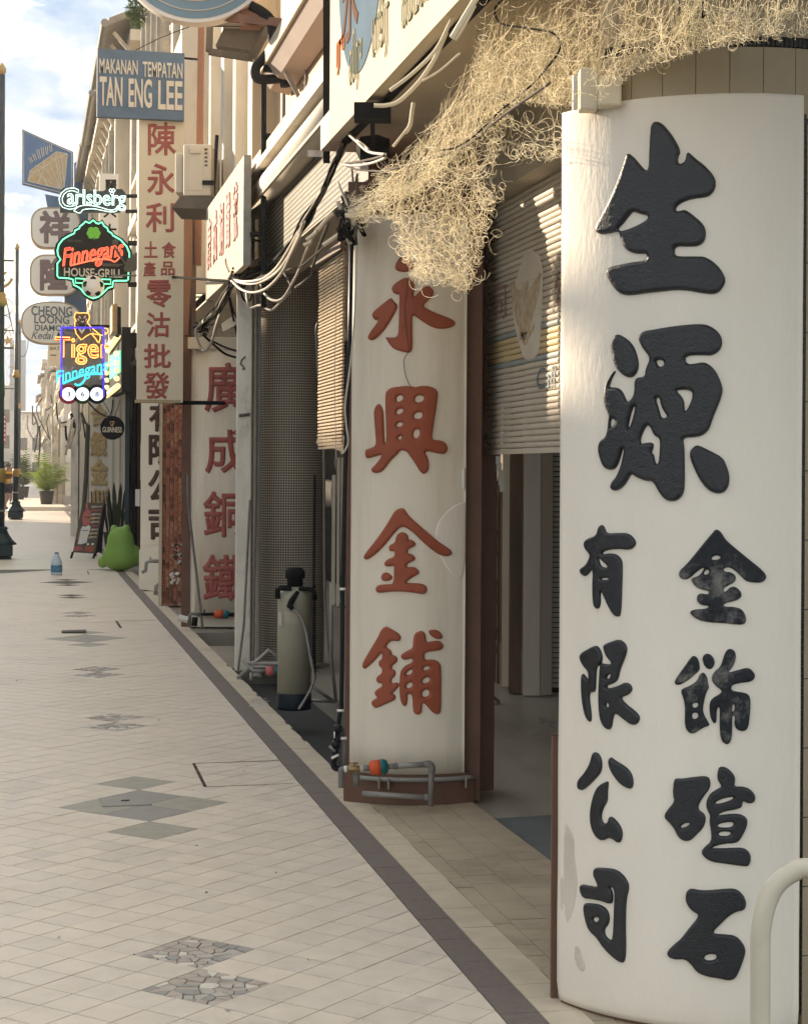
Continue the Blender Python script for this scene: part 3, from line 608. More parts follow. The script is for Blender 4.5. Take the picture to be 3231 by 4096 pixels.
char((2260,2060),S2,[[(235,985),(270,1020),(288,1090),(270,1140),(240,1150),(235,1250),(232,1350),(190,1340),(185,1400),(200,1500),(200,1570),(180,1570),(150,1520),(128,1400),(122,1270),(130,1195),(160,1230),(180,1260),(180,1190),(140,1150),(110,1090),(120,1050),(170,1020)],
 [(410,940),(460,975),(475,1020),(455,1090),(420,1170),(405,1250),(370,1280),(320,1295),(320,1320),(400,1300),(455,1268),(500,1285),(515,1330),(480,1370),(420,1385),(470,1440),(550,1500),(575,1545),(545,1595),(500,1595),(440,1550),(380,1500),(365,1550),(355,1620),(325,1635),(285,1600),(260,1530),(252,1380),(262,1200),(270,1125),(300,1130),(350,1135),(350,1115),(320,1085),(295,1030),(290,985),(340,965)]],
 [[(320,1220),(350,1200),(345,1235),(315,1250)],[(315,1420),(340,1440),(325,1465),(310,1455)]],fN,M['ink'],col,2.6,10,.0095)
char((2260,2060),S2,[[(975,1065),(1010,1085),(1028,1170),(1000,1200),(930,1260),(860,1298),(825,1280),(840,1240),(900,1160),(950,1085)],[(1075,1045),(1120,1070),(1140,1120),(1120,1165),(1090,1175),(1055,1150),(1035,1080)],
 [(1050,1190),(1080,1230),(1085,1280),(1095,1310),(1070,1350),(1050,1440),(1045,1500),(1080,1560),(1100,1600),(1060,1610),(1010,1640),(970,1665),(930,1650),(905,1600),(910,1480),(900,1400),(875,1340),(890,1318),(950,1295),(1000,1260),(1020,1210)],
 [(1250,1012),(1290,1030),(1298,1090),(1270,1160),(1230,1200),(1300,1180),(1390,1155),(1430,1190),(1445,1230),(1410,1270),(1330,1275),(1260,1295),(1262,1335),(1340,1345),(1395,1360),(1410,1420),(1400,1540),(1390,1620),(1350,1648),(1300,1630),(1282,1590),(1290,1530),(1268,1515),(1268,1600),(1265,1700),(1245,1738),(1220,1745),(1180,1710),(1170,1600),(1175,1450),(1150,1470),(1150,1570),(1130,1590),(1100,1540),(1092,1440),(1110,1395),(1180,1355),(1190,1335),(1130,1290),(1105,1240),(1130,1190),(1180,1150),(1200,1080),(1220,1030)]],
 [[(965,1430),(1010,1425),(1005,1460),(970,1465)],[(960,1505),(1005,1500),(1010,1540),(970,1555)],[(1272,1435),(1287,1440),(1282,1500),(1265,1490)]],fN,M['inkw'],col,2.6,10,.009,'worn black character with paint rubbed off')
char((2260,2960),S2,[[(225,88),(265,110),(285,180),(275,250),(220,310),(170,360),(130,388),(95,370),(95,310),(150,250),(190,180),(207,110)],[(345,125),(380,155),(450,195),(500,240),(522,310),(515,365),(485,375),(420,340),(365,270),(335,210),(327,160)],[(335,307),(325,380),(325,470),(290,520),(275,590),(295,640),(325,630),(335,580),(370,590),(420,650),(440,710),(425,780),(395,782),(365,755),(330,745),(290,768),(250,755),(205,690),(188,590),(200,480),(235,370),(280,330)]],[],fN,M['ink'],col,2.6,10,.010)
char((2260,2960),S2,[[(225,968),(300,972),(380,980),(440,1020),(480,1080),(488,1130),(465,1210),(460,1400),(465,1560),(460,1680),(430,1698),(370,1660),(290,1580),(240,1500),(190,1460),(155,1380),(135,1240),(200,1240),(270,1250),(320,1285),(342,1340),(335,1400),(300,1440),(310,1490),(350,1525),(365,1500),(372,1300),(377,1180),(372,1130),(340,1112),(365,1160),(366,1235),(340,1250),(280,1225),(200,1210),(140,1205),(115,1150),(115,1095),(180,1105),(255,1120),(235,1070),(212,1020)]],
 [[(212,1355),(250,1345),(265,1365),(230,1390)]],fN,M['ink'],col,2.6,10,.010)
char((2260,2960),S2,[[(835,290),(890,295),(980,280),(1080,272),(1105,310),(1100,370),(1060,420),(1020,480),(1010,530),(1055,555),(1072,600),(1050,670),(1000,720),(950,770),(890,768),(850,730),(830,680),(790,630),(745,585),(775,530),(830,470),(815,410),(822,320)],
 [(1180,200),(1230,210),(1280,260),(1293,300),(1280,355),(1350,352),(1410,375),(1447,430),(1435,475),(1390,487),(1345,460),(1345,510),(1300,530),(1200,545),(1150,575),(1250,560),(1330,560),(1385,595),(1380,660),(1345,730),(1310,785),(1200,790),(1120,815),(1115,822),(1250,820),(1350,815),(1400,850),(1412,910),(1390,965),(1340,960),(1200,940),(1110,928),(1050,890),(1030,850),(1060,810),(1110,770),(1105,690),(1092,620),(1100,575),(1070,520),(1070,470),(1095,410),(1150,375),(1190,355),(1150,300),(1160,220)]],
 [[(875,660),(910,632),(950,632),(930,655),(885,670)],[(1135,475),(1200,445),(1280,430),(1270,455),(1150,490)],[(1155,645),(1200,630),(1280,622),(1270,665),(1165,665)],[(1165,705),(1200,695),(1260,700),(1250,728),(1165,728)]],fN,M['ink'],col,2.6,10,.010)
char((2260,2960),S2,[[(965,1128),(1050,1145),(1200,1130),(1290,1125),(1350,1170),(1378,1240),(1360,1295),(1300,1305),(1240,1340),(1180,1400),(1110,1470),(1200,1475),(1300,1485),(1360,1560),(1370,1610),(1350,1680),(1320,1760),(1290,1815),(1240,1832),(1180,1815),(1080,1800),(1000,1770),(950,1700),(905,1665),(840,1672),(780,1650),(770,1610),(820,1560),(880,1510),(940,1430),(1000,1360),(1010,1325),(960,1300),(915,1240),(912,1170),(935,1135)]],
 [[(1050,1650),(1090,1625),(1150,1630),(1145,1670),(1070,1678)]],fN,M['ink'],col,2.6,11,.011)
for P in ([(2256,3300),(2268,3290),(2300,3360),(2296,3420),(2312,3520),(2300,3620),(2282,3680),(2262,3700),(2250,3560)],[(2292,3790),(2315,3780),(2332,3830),(2345,3870),(2330,3895),(2300,3860)],[(2236,3520),(2252,3500),(2258,3600),(2244,3680)]):
    relief('plaster_patch',[P],[],fN,4,5,.001,M['patch'],col)
# brown flat bar standing at the left of the column
fb=MB(); p=onZ(2215,3990); q=at(2222,2940,(p-EYE).dot(FW)); fb.obox((p.x,p.y,q.z/2),RT,FW,UP,.011,.016,q.z/2); fb.obox((p.x+.008,p.y-.015,q.z-.002),RT,FW,UP,.02,.012,.002)
single('flat_bar',fb,M['brown'],'brown metal flat bar standing against the edge of the white rounded column','metal bar',p)
# electrical boxes on the column head
eb=thing('junction_box','pale electrical box fixed above the white plaster panel under the net','box',at(2360,400,5.35))
for (u0,u1,v0,v1,Z) in((2318,2392,270,436,5.36),(2396,2486,300,420,5.32)):
    a=at(u0,v1,Z); b=at(u1,v0,Z); m=MB(); c=(a+b)/2+FW*.03; m.obox(c,RT,FW,UP,(b-a).dot(RT)/2,.035,(b.z-a.z)/2); bev(m.build('casing',M['sign_c'],eb),.006)
m=MB(); m.tube([at(2300,300,5.38),at(2298,440,5.40)],.008,8); m.build('conduit',M['whitep'],eb)
# cream railing, bottom right
rl=smooth_pts([at(3040,4500,3.3),at(3040,3900,3.3),at(3046,3700,3.3),at(3090,3560,3.3),at(3170,3490,3.3),at(3260,3472,3.3),at(3700,3468,3.3)],8)
m=MB(); m.tube(rl,.0185,20); b0=rl[0].copy(); b0.z=0; m.tube([b0,rl[0]],.0185,20)
e0=rl[-1].copy(); e0.z=0; m.tube([rl[-1],e0],.0185,20)
rail=single('railing',m,M['rail'],'cream tubular railing with a rounded corner in front of the white column','railing',b0,None,True)

# ================================================================== MIDDLE COLUMN with red characters
MZ=8.9
ML=at(1404,1885,MZ); MR=at(1863,1885,MZ-.02); ML.z=MR.z=0
MC,MRAD,MN,MD,MA=arc_frame(ML,MR,.085)
mcol=thing('column','white column with four raised red characters and a brown base','column',(MC.x,MC.y,0))
m=MB(); ctr=(ML+MR)/2
a=at(1386,1885,MZ+.03); b=at(1926,1885,MZ+.03); m.obox((a+b)/2*1+FW*.22+Vector((0,0,1.55-CAMH)),RT,FW,UP,(b-a).length/2,.22,1.55); m.build('core',M['brown'],mcol)
zs=[.15]+list(np.linspace(.3,2.8,24))+[2.92]
pm=arc_slab(MC,MRAD-.04,MRAD,MN,MD,-MA,MA,0,0,28,rz=zs); pm.v=[tuple(Vector(p)+Vector((p[0]-MC.x,p[1]-MC.y,0)).normalized()*(mnoise.noise((p[0]*4,p[1]*4,p[2]*2.5))*.0025)) for p in pm.v]
pm.build('plaster_panel',M['white2'],mcol,True)
bs_=arc_slab(MC,MRAD-.1,MRAD+.012,MN,MD,-MA-.05,MA+.10,-.02,.148,28); bs_.build('base',M['brown'],mcol)
fM=cyl_map(MC,MRAD); SM=.29274
def mch(y0,outs,holes): char((1400,y0),SM,outs,holes,fM,M['red'],mcol,2.2,11,.016,jit=.02)
mch(1000,[[(690,85),(770,95),(840,130),(880,180),(870,260),(790,298),(680,298),(620,270),(612,220),(640,150)],[(760,372),(820,385),(880,450),(880,510),(860,660),(940,570),(1010,500),(1060,485),(1110,505),(1148,570),(1130,630),(1060,690),(990,765),(1080,815),(1200,870),(1340,920),(1430,970),(1435,1020),(1380,1060),(1260,1080),(1150,1065),(1040,1010),(930,935),(850,870),(848,1050),(855,1250),(850,1370),(810,1405),(740,1395),(600,1355),(540,1290),(490,1210),(475,1188),(560,1195),(655,1185),(665,1000),(668,750),(678,600),(620,605),(570,560),(568,500),(620,450),(700,395)],[(562,640),(590,690),(650,745),(640,810),(580,920),(500,1050),(420,1150),(330,1232),(260,1228),(240,1190),(280,1110),(350,1020),(400,940),(345,960),(310,920),(300,870),(340,820),(450,730)]],[])
mch(1480,[[(480,340),(500,280),(560,240),(650,225),(760,215),(860,220),(885,235),(960,215),(1050,212),(1150,240),(1200,290),(1190,420),(1160,620),(1130,820),(1115,950),(1200,955),(1290,975),(1335,1050),(1320,1120),(1280,1150),(1200,1140),(1010,1098),(1060,1190),(1080,1270),(1070,1380),(1010,1425),(960,1400),(890,1280),(800,1150),(755,1100),(680,1098),(650,1150),(560,1230),(490,1330),(430,1395),(360,1410),(300,1395),(288,1350),(330,1310),(400,1230),(445,1150),(350,1180),(235,1210),(210,1180),(207,1090),(260,1070),(360,1035),(345,850),(330,650),(325,570),(350,490),(390,455),(425,475),(460,560),(466,760),(474,1000),(492,1000),(495,850),(485,600)]],
 [[(637,350),(720,342),(722,410),(640,445)],[(635,545),(720,520),(720,580),(640,610)],[(635,730),(718,705),(718,765),(645,780)],[(655,910),(705,890),(705,945),(660,950)],[(890,350),(1010,345),(1000,430),(885,445)],[(880,585),(990,570),(980,665),(870,665)],[(870,815),(955,800),(940,930),(860,930)]])
mch(1960,[[(700,240),(750,260),(800,350),(900,440),(1050,570),(1200,700),(1340,790),(1390,840),(1385,885),(1320,912),(1230,895),(1130,830),(1000,720),(880,600),(780,520),(705,500),(660,530),(580,620),(480,750),(380,850),(280,930),(210,958),(182,920),(220,850),(350,690),(470,520),(560,370),(610,280)],
 [(715,572),(770,590),(798,640),(800,680),(850,680),(905,730),(880,775),(795,800),(785,870),(840,870),(895,920),(880,965),(780,1005),(775,1060),(850,1045),(915,1070),(957,1130),(900,1170),(820,1210),(755,1268),(850,1272),(950,1272),(1030,1300),(1057,1360),(1030,1415),(970,1425),(850,1400),(700,1388),(550,1390),(390,1412),(350,1380),(350,1330),(390,1295),(500,1288),(598,1285),(597,1100),(600,1030),(530,1050),(470,1035),(465,990),(520,940),(605,915),(612,830),(550,842),(522,800),(540,750),(615,720),(625,640),(660,590)],
 [(490,1122),(540,1140),(592,1195),(550,1235),(490,1248),(435,1235),(422,1185),(445,1140)]],[])
mch(2420,[[(485,290),(530,310),(610,355),(680,400),(700,450),(680,490),(640,495),(550,490),(490,570),(520,595),(565,620),(575,690),(620,690),(655,735),(640,785),(575,825),(575,880),(610,885),(628,930),(615,980),(572,1005),(568,1070),(620,1060),(665,1062),(668,1120),(600,1190),(580,1210),(615,1225),(632,1270),(610,1305),(500,1350),(370,1412),(320,1400),(288,1340),(310,1300),(380,1265),(340,1230),(332,1190),(380,1140),(440,1115),(435,1070),(380,1070),(353,1020),(375,970),(435,935),(437,860),(400,840),(385,790),(400,760),(440,740),(435,640),(380,720),(300,800),(230,865),(190,875),(165,830),(190,760),(290,590),(380,440),(430,330)],
 [(1070,350),(1130,335),(1200,345),(1250,390),(1265,440),(1240,468),(1170,465),(1110,430),(1075,385)],
 [(960,350),(1010,365),(1035,420),(1040,515),(1110,495),(1200,485),(1260,515),(1278,570),(1240,620),(1100,635),(1015,655),(1015,750),(1100,742),(1180,755),(1230,800),(1243,860),(1243,1200),(1240,1450),(1215,1490),(1170,1497),(1110,1460),(1040,1370),(985,1330),(985,1420),(975,1480),(920,1507),(870,1480),(855,1420),(850,1215),(780,1220),(790,1290),(775,1370),(740,1390),(700,1350),(675,1250),(672,1100),(680,950),(700,880),(760,820),(850,790),(855,725),(750,755),(700,735),(688,695),(720,660),(800,615),(858,590),(860,470),(880,390)]],
 [[(770,920),(850,870),(850,935),(770,970)],[(770,1080),(850,1050),(850,1120),(775,1145)],[(1000,850),(1060,838),(1090,850),(1080,880),(1000,900)],[(990,1010),(1085,980),(1085,1050),(990,1080)],[(985,1170),(1080,1150),(1075,1250),(985,1260)]])
# patched plaster on the right of the panel
def cylpatch(c,r,poly,h,nm,mm,parent):
    return relief(nm,[poly],[],cyl_map(c,r),4,6,h,mm,parent)
cylpatch(MC,MRAD,[(1850,2010),(1862,1996),(1862,2330),(1800,2300),(1735,2180),(1745,2090),(1790,2040),(1830,2010)],.003,'plaster_patch',M['white'],mcol)
cylpatch(MC,MRAD,[(1846,1870),(1858,1866),(1858,1960),(1848,1965)],.012,'plaster_patch',M['whitep'],mcol)

# water meter and pipes at the foot of the middle column
ZP=8.62
wm=thing('water_meter','orange and teal water meter on grey pipes below the red lettered column','water meter',onZ(1360,3130))
def pp(pts,r,mm,nm,parent,Z=ZP,n=10,sub=0):
    q=[at(u,v,Z if len(p_)==2 else p_[2]) for p_ in pts for u,v in [p_[:2]]]
    if sub: q=smooth_pts(q,sub)
    r=[x*.55 for x in r] if isinstance(r,list) else r*.55
    m=MB(); m.tube(q,r,n); return m.build(nm,mm,parent,True)
sz=.46838
def zp(x,y): return (1200+x*sz,2800+y*sz)
ZM=8.6
pp([zp(350,750),zp(350,640),zp(352,600),zp(380,592)],.026,M['pvc'],'elbow',wm,ZM,12,5)
pp([zp(375,592),zp(405,592)],.03,M['whitep'],'collar',wm,ZM)
pp([zp(405,592),zp(420,592),zp(500,590),zp(520,588)],[.026,.033,.033,.024],M['brass'],'valve_body',wm,ZM,12)
pp([zp(462,575),zp(462,540)],.01,M['brass'],'valve_stem',wm,ZM); pp([zp(420,540),zp(495,542)],.008,M['brass'],'valve_handle',wm,ZM-.02)
for x in (518,534): pp([zp(x-4,587),zp(x+5,586)],.032,M['whitep'],'collar',wm,ZM)
pp([zp(520,588),zp(600,582)],.026,M['pvc'],'pipe',wm,ZM)
pp([zp(594,582),zp(606,580),zp(650,578),zp(690,575)],[.045,.062,.068,.068],M['orange'],'meter_body',wm,ZM,18)
pp([zp(690,575),zp(712,572),zp(740,571),zp(750,570)],[.069,.069,.058,.04],M['teal'],'meter_cap',wm,ZM,18)
pp([zp(750,570),zp(815,566)],.026,M['pvc'],'pipe',wm,ZM); pp([zp(812,567),zp(824,566)],.034,M['pvc'],'collar',wm,ZM)
pp([zp(820,566),zp(1065,553)],.026,M['steel'],'pipe',wm,ZM)
pp([zp(1062,553),zp(1100,548),zp(1124,575),zp(1122,620)],.031,M['pvc'],'elbow',wm,ZM,12,5)
pp([zp(1122,605),zp(1115,910)],.026,M['pvc'],'pipe',wm,ZM)
pp([zp(530,800),zp(1110,838)],.024,M['steel'],'pipe',wm,ZM+.03); pp([zp(1062,834),zp(1112,838)],.031,M['pvc'],'collar',wm,ZM+.03)
q=[arcpt(MC,MRAD+.026,MN,MD,-MA*.75+(MA*1.9)*k/14,.128) for k in range(15)]
m=MB(); m.tube(q,.012,10); m.build('pipe',M['steel'],wm,True)
for t in (.35,.5,1.75):
    a=-MA*.75+MA*1.9*(t/1.95); m=MB(); c=arcpt(MC,MRAD+.04,MN,MD,a,.11); m.obox(c,MD,MN,UP,.004,.016,.026); m.build('clip',M['steel'],wm)
pp([zp(480,625),zp(480,740)],.03,M['pvc'],'pipe',wm,ZM+.03)
# black stand pipe left of the column
bp=thing('stand_pipe','black water pipe with valves running down beside the red lettered column','pipe',onZ(1340,3090))
ZB=8.75
def zr(x,y): return (700+x*.46838,1900+y*.46838)
pp([(1408,860),(1398,1400),(1380,1900),zr(1432,900),zr(1425,1650),zr(1420,1990),zp(335,160),zp(325,240)],.020,M['blackpipe'],'pipe',bp,ZB,12)
for x,y,r in ((325,245,.042),(318,340,.032),(305,385,.04),(298,470,.03)): pp([zp(x,y-38),zp(x,y-22),zp(x,y+22),zp(x,y+38)],[.02,r,r,.02],M['blackpipe'],'valve',bp,ZB,12)
pp([zp(325,240),zp(310,400),zp(290,500),zp(288,570),zp(320,590),zp(360,590)],.026,M['blackpipe'],'pipe',bp,ZB,12,5)
pp([zp(288,300),zp(300,300)],.03,M['whitep'],'collar',bp,ZB-.02); pp([zp(250,395),zp(300,440)],.012,M['steel'],'valve_handle',bp,ZB-.03); pp([zp(268,500),zp(330,470)],.012,M['whitep'],'tie',bp,ZB-.03)
pp([zr(1405,975),zr(1455,975)],.012,M['whitep'],'clip',bp,ZB-.02); pp([zp(315,92),zp(375,92)],.012,M['whitep'],'clip',bp,ZB-.02)
pp([zp(375,320),zp(378,560)],.022,M['pvc'],'pipe',bp,ZB+.02); pp([zp(345,330),zp(398,330)],.014,M['whitep'],'tie',bp,ZB)
# thin white wire on the left of the column face
q=smooth_pts([at(u,v,8.72) for u,v in((1428,960),(1415,1300),(1398,1480),(1380,1620),(1385,1700),(1392,1770),(1372,1812),(1362,1800))],5)
m=MB(); m.tube(q,.005,5); single('wire',m,M['cabw'],'thin white wire hanging down the left edge of the red lettered column','wire',q[0])
q=smooth_pts([cyl_hit(MC,MRAD,u,v)[0]+MN*.022 for u,v in((1636,1105),(1625,1180),(1618,1230),(1624,1310),(1634,1400),(1616,1440),(1622,1500),(1641,1545))],5)
m=MB(); m.tube(q,.0018,4); single('string',m,M['cabg'],'thin dark string hanging over the topmost red character from the net','string',q[0])
# ================================================================== ROLLER SHUTTER between the two columns
SX=2.32
sh=thing('roller_shutter','half open pale slatted roller shutter with a faded bird print between the columns','shutter',(SX,7.3,1.74))
Y0s,Y1s=5.6,onX(1948,1700,SX).y
def slat_mesh(y0,y1):
    m=MB(); pr=[(0,0),(-.006,.004),(-.008,.012),(-.006,.021),(0,.0262)]
    V=[];F=[]
    for yy in (y0,y1):
        for x,z in pr: V.append((x,yy,z))
    n=len(pr)
    for i in range(n-1): F.append((i,n+i,n+i+1,i+1))
    m.add(V,F); m.add([(.002,y0,0),(.002,y1,0),(.002,y1,.0262),(.002,y0,.0262)],[(0,1,2,3)])
    return m.mesh('slat',(0,7.3,0),True)
pitch=.0288; zb=1.765
base={}
for mm in ('shut','shuty','shutb','shutw'):
    me=slat_mesh(Y0s,Y1s-.02); me.materials.append(M[mm]); base[mm]=me
k=0
z=zb
zy0=onX(2250,1395,SX).z; zy1=onX(2250,1297,SX).z
while z<3.32:
    mm='shut'
    zc=z+.014
    if zy0<zc<zy1: mm='shuty'
    elif zy0-pitch<zc<zy0 or zy1<zc<zy1+pitch: mm='shutb'
    elif k%9==4 and z>2.45: mm='shutw'
    o=link_mesh('slat',base[mm],None,sh,(rng.normal(0,.0012),(0 if k>5 else [.03,-.04,-.03,.10,.09,.02][k])*-1 if k<6 else rng.normal(0,.004),z-1.74)); z+=pitch; k+=1
m=MB(); m.box(SX-.012,SX+.012,Y0s,Y1s-.03,1.738,1.763); m.build('bottom_bar',M['shut'],sh)
m=MB(); m.box(SX-.03,SX+.05,Y1s+.01,Y1s+.05,.0,3.3); m.build('guide_rail',M['brown'],sh)
def flatX(X,outs,nm,mm,parent,holes=[],H=.0015,cell=3,wd=3): return relief(nm,outs,holes,lambda u,v,h: onX(u,v,X)+Vector((-h,0,0)),cell,wd,H,mm,parent,smooth_n=1)
zs1=.3234
P1=lambda L_: [(1900+x*zs1,600+y*zs1) for x,y in L_]
P2=lambda L_: [(1880+x*zs1,1200+y*zs1) for x,y in L_]
flatX(SX-.0085,[P1([(430,1880),(520,1520),(640,1180),(840,1330),(830,1900),(800,2400),(760,2560),(640,2620),(560,2500)])],'print_field',M['shutw'],sh)
flatX(SX-.0105,[P1([(430,1615),(510,1680),(560,1760),(600,1640),(640,1605),(670,1650),(640,1790),(740,1600),(825,1470),(800,1700),(770,1850),(730,2000),(690,2150),(640,2330),(610,2420),(560,2330),(520,2160),(480,2000),(450,1830)])],'bird_print',M['eagle'],sh)
flatX(SX-.0105,[P2([(570,400),(620,420),(600,340),(650,380),(740,380),(790,260),(800,350),(750,430),(720,500),(690,560),(660,560),(650,490),(590,490),(620,450)])],'bird_print',M['eagle'],sh)
for (a,b,c,d,t_,mm) in ((980,1440,1110,1960,'公','print_r'),(240,1780,380,2120,'司','print_r')):
    u0,v0=1900+a*zs1,600+b*zs1; u1,v1=1900+c*zs1,600+d*zs1
    pa=onX(u0,v1,SX-.010); pb=onX(u1,v0,SX-.010)
    me=text_mesh(t_,(SX-.010,pa.y,pa.z),(0,-1,0),(0,0,1),abs(pa.y-pb.y),.17,.001,.008,0,'lettering',wl(sh)); link_mesh('lettering',me,M[mm],sh)
pa=onX(1880+820*zs1,1200+1110*zs1,SX-.010); pb=onX(1880+1060*zs1,1200+1060*zs1,SX-.010)
me=text_mesh('Call',(SX-.010,pa.y,pa.z),(0,-1,0),(0,0,1),abs(pa.y-pb.y),.10,.001,0,.2,'lettering',wl(sh)); link_mesh('lettering',me,M['print_b'],sh)
# inside the five-foot way: folding gate, door post, boarded wall, ceiling
IX=3.54
gt=thing('folding_gate','dark rusty collapsible steel gate closed inside the covered walkway','gate',(IX,13.7,0))
for k in range(11):
    yy=13.25+k*.105; m=MB(); m.box(IX-.008,IX+.008,yy-.012,yy+.012,.02,2.9); m.build('bar',M['brown'],gt)
for k in range(7):
    for j in range(11):
        z=.25+k*.38; y0=13.25+j*.105
        if j<10: m=MB(); m.bar((IX-.012,y0,z),(IX-.012,y0+.105,z+.19),.006,.016,(1,0,0)); m.bar((IX-.014,y0,z+.19),(IX-.014,y0+.105,z),.006,.016,(1,0,0)); m.build('lattice',M['brown'],gt) if k<7 else None
iw=MB(); iw.box(4.5,4.7,3.2,20,0,3.6); struct('inner_wall',iw,M['wood'])
def Zb(u,v): return (onZ(u,v)-EYE).dot(FW)
pz=Zb(2012,2740)
dp=MB(); a=onZ(2020,2745); m=MB(); m.obox((a.x,a.y,1.3),RT,FW,UP,.027,.03,1.3); single('door_post',m,M['sign_c'],'narrow cream painted door post beside the dark folding gate','post',a)
m=MB(); a=onZ(2058,2770); m.obox((a.x,a.y,1.5),RT,FW,UP,.045,.05,1.5); single('timber_post',m,M['wood'],'dark timber post standing between the cream door post and the pale board wall','post',a)
wlb=thing('board_wall','grey beige boarded shopfront panels inside the covered walkway','wall',onZ(2150,2780))
for u0,u1,du in ((2092,2158,0),(2160,2206,4)):
    a=onZ(u0,2782); b=onZ(u1,2782-du); a.z=b.z=0; m=MB(); m.prism([a,b,b+UP*3.2,a+UP*3.2],FW*.05); m.build('panel',M['boardp'],wlb)
a=onZ(2222,2775); sl=thing('louvre_shutter','dark louvred shutter door at the right end of the boarded shopfront','shutter',a)
for k in range(70):
    m=MB(); m.obox((a.x+.06,a.y,.06+k*.0375),RT,FW,UP,.085,.012,.0145); m.build('slat',M['louvre'],sl)
m=MB(); m.obox((a.x+.06,a.y+.04,1.6),RT,FW,UP,.1,.012,1.6); m.build('backing',M['dark'],sl)
m=MB()
for k in range(5):
    a=at(1992+k*4,1840+k*28,13.3); m.obox(a,RT,FW,UP,.018,.02,.03)
single('plastic_bag',m,M['whitep'],'crumpled clear plastic bag hung high on the folding gate','bag',at(1995,1840,13.3))
m=MB(); a=onZ(1942,2810); m.lathe([(.0,0),(.05,.0),(.045,.06),(.02,.10),(0,.13)],a,8); m.bar(a+Vector((.03,0,.06)),a+Vector((.10,0,.0)),.03,.02)
single('rag',m,M['wood'],'small brown rag lying on the walkway floor behind the middle column','rag',a)
# ceiling, beam and soffit of the first shop
cl=MB(); cl.box(1.5,9,3.6,9.3,3.34,3.5); struct('walkway_ceiling',cl,M['soffit'])
cl=MB(); cl.box(2.0,9,9.3,72,3.62,3.72); struct('walkway_ceiling',cl,M['soffit'])
bm=MB(); bm.box(2.2,2.5,5.6,9.25,3.0,3.338); struct('walkway_beam',bm,M['olive'])
m=MB(); m.box(1.75,2.6,9.26,9.5,2.95,3.62); struct('cross_beam',m,M['brown'])
# ================================================================== BAMBOO BLIND left of the middle column
BX=1.78
bl=thing('bamboo_blind','sunlit slatted bamboo blind hanging between the mosaic column and the red lettered column','blind',(BX,10.4,1.75))
by0,by1=onX(1372,1500,BX).y,onX(1276,1500,BX).y
n=0; z=1.79
sm=MB(); sm.tube([(0,0,0),(0,by1-by0,0)],.0085,5); sme=sm.mesh('slat'); sme.materials.append(M['blind'])
while z<2.93:
    o=link_mesh('slat',sme,None,bl,(rng.normal(0,.002),by0-10.4,z-1.75)); z+=.0205
m=MB(); m.box(BX-.02,BX+.02,by0,by1+.25,2.93,2.98); m.build('head_rail',M['wood'],bl)
m=MB(); m.add([tuple(onX(1372,1808,BX)),tuple(onX(1262,1772,BX)),tuple(onX(1276,1740,BX)),tuple(onX(1372,1770,BX))],[(0,1,2,3)]); m.build('bottom_roll',M['blind'],bl)
q=[(BX-.02,by0+.1,2.9),(BX-.03,by0+.12,2.2),(BX-.02,by0+.1,1.72)]; m=MB(); m.tube(q,.003,4); m.build('cord',M['cabw'],bl)
m=MB(); m.box(BX+.35,BX+.5,by1+.02,11.6,0,2.98); single('timber_post',m,M['dkbrown'],'dark timber post in shadow behind the bamboo blind','post',(BX,by1,0))
# boards leaning below the blind
lb=thing('leaning_boards','pale grey planks leaning upright in the doorway left of the red lettered column','planks',onZ(1340,2760))
for u0,u1,v0,v1 in ((1325,1342,1900,2420),(1345,1360,1830,2425),(1362,1376,1830,2300)):
    a=at(u0,v1,10.6); b=at(u1,v0,10.6); m=MB(); m.obox((a+b)/2,RT,FW,UP,(b-a).dot(RT)/2,.012,(b.z-a.z)/2); m.build('plank',M['olive'],lb)
# ================================================================== MOSAIC COLUMN, PLASTER POST
ZMo=15.0
mc=thing('column','round column covered in small brown mosaic tiles below a plaster capital','column',(0,0,0)); 
a=at(1022,1885,ZMo); b=at(1298,1885,ZMo); c=(a+b)/2; rr=(b-a).length/2; c.z=0; mc.location=c; WL[mc.name]=c.copy(); c=c+FW*.1
m=MB(); m.uv=[]; V=[];F=[]; nseg=48; zs=[0.0,1,2,3,3.92]
for z in zs:
    for k in range(nseg+1):
        t=2*math.pi*k/nseg; V.append((c.x+rr*math.cos(t),c.y+rr*math.sin(t),z)); m.uv.append((t*rr,z))
for i in range(len(zs)-1):
    for k in range(nseg): F.append((i*(nseg+1)+k,i*(nseg+1)+k+1,(i+1)*(nseg+1)+k+1,(i+1)*(nseg+1)+k))
m.add(V,F); m.build('mosaic_shaft',mosaic_mat,mc,True)
m=MB(); m.lathe([(rr*.98,3.92),(rr*1.05,3.94),(rr*1.06,4.0),(rr*.98,4.06),(rr*.98,4.2),(rr*1.1,4.32),(rr*1.12,4.4)],c,40); m.build('capital',M['cream'],mc,True)
m=MB(); x0=at(1052,1885,ZMo); x1=at(1150,1885,ZMo); m.obox((x0+x1)/2+Vector((0,0,6.6-CAMH)),RT,FW,UP,(x1-x0).length/2,.12,2.2); m.build('pilaster',M['pinkish'],mc)
ps=thing('pillar','narrow white plaster pillar with a cracked face beside the brown mosaic column','pillar',onZ(967,2686))
a=onZ(938,2686); b=onZ(1000,2684); ht=3.95; m=MB(); ctr=(a+b)/2; m.obox(ctr+FW*.1+UP*ht/2,RT,FW,UP,(b-a).length/2,.1,ht/2); bev(m.build('shaft',M['weather'],ps),.012)
crk=[(1000-12,1420),(966,1452),(980,1470),(958,1480)]
q=[at(u,v,14.62) for u,v in ((982,1425),(966,1440),(962,1455),(974,1468),(980,1474),(968,1476))]; m=MB(); m.tube(q,.006,4); m.build('crack',M['grime'],ps)
q=[at(u,v,14.62) for u,v in ((955,1662),(975,1660),(1000,1656))]; m=MB(); m.tube(q,.012,4); m.build('crack',M['grime'],ps)
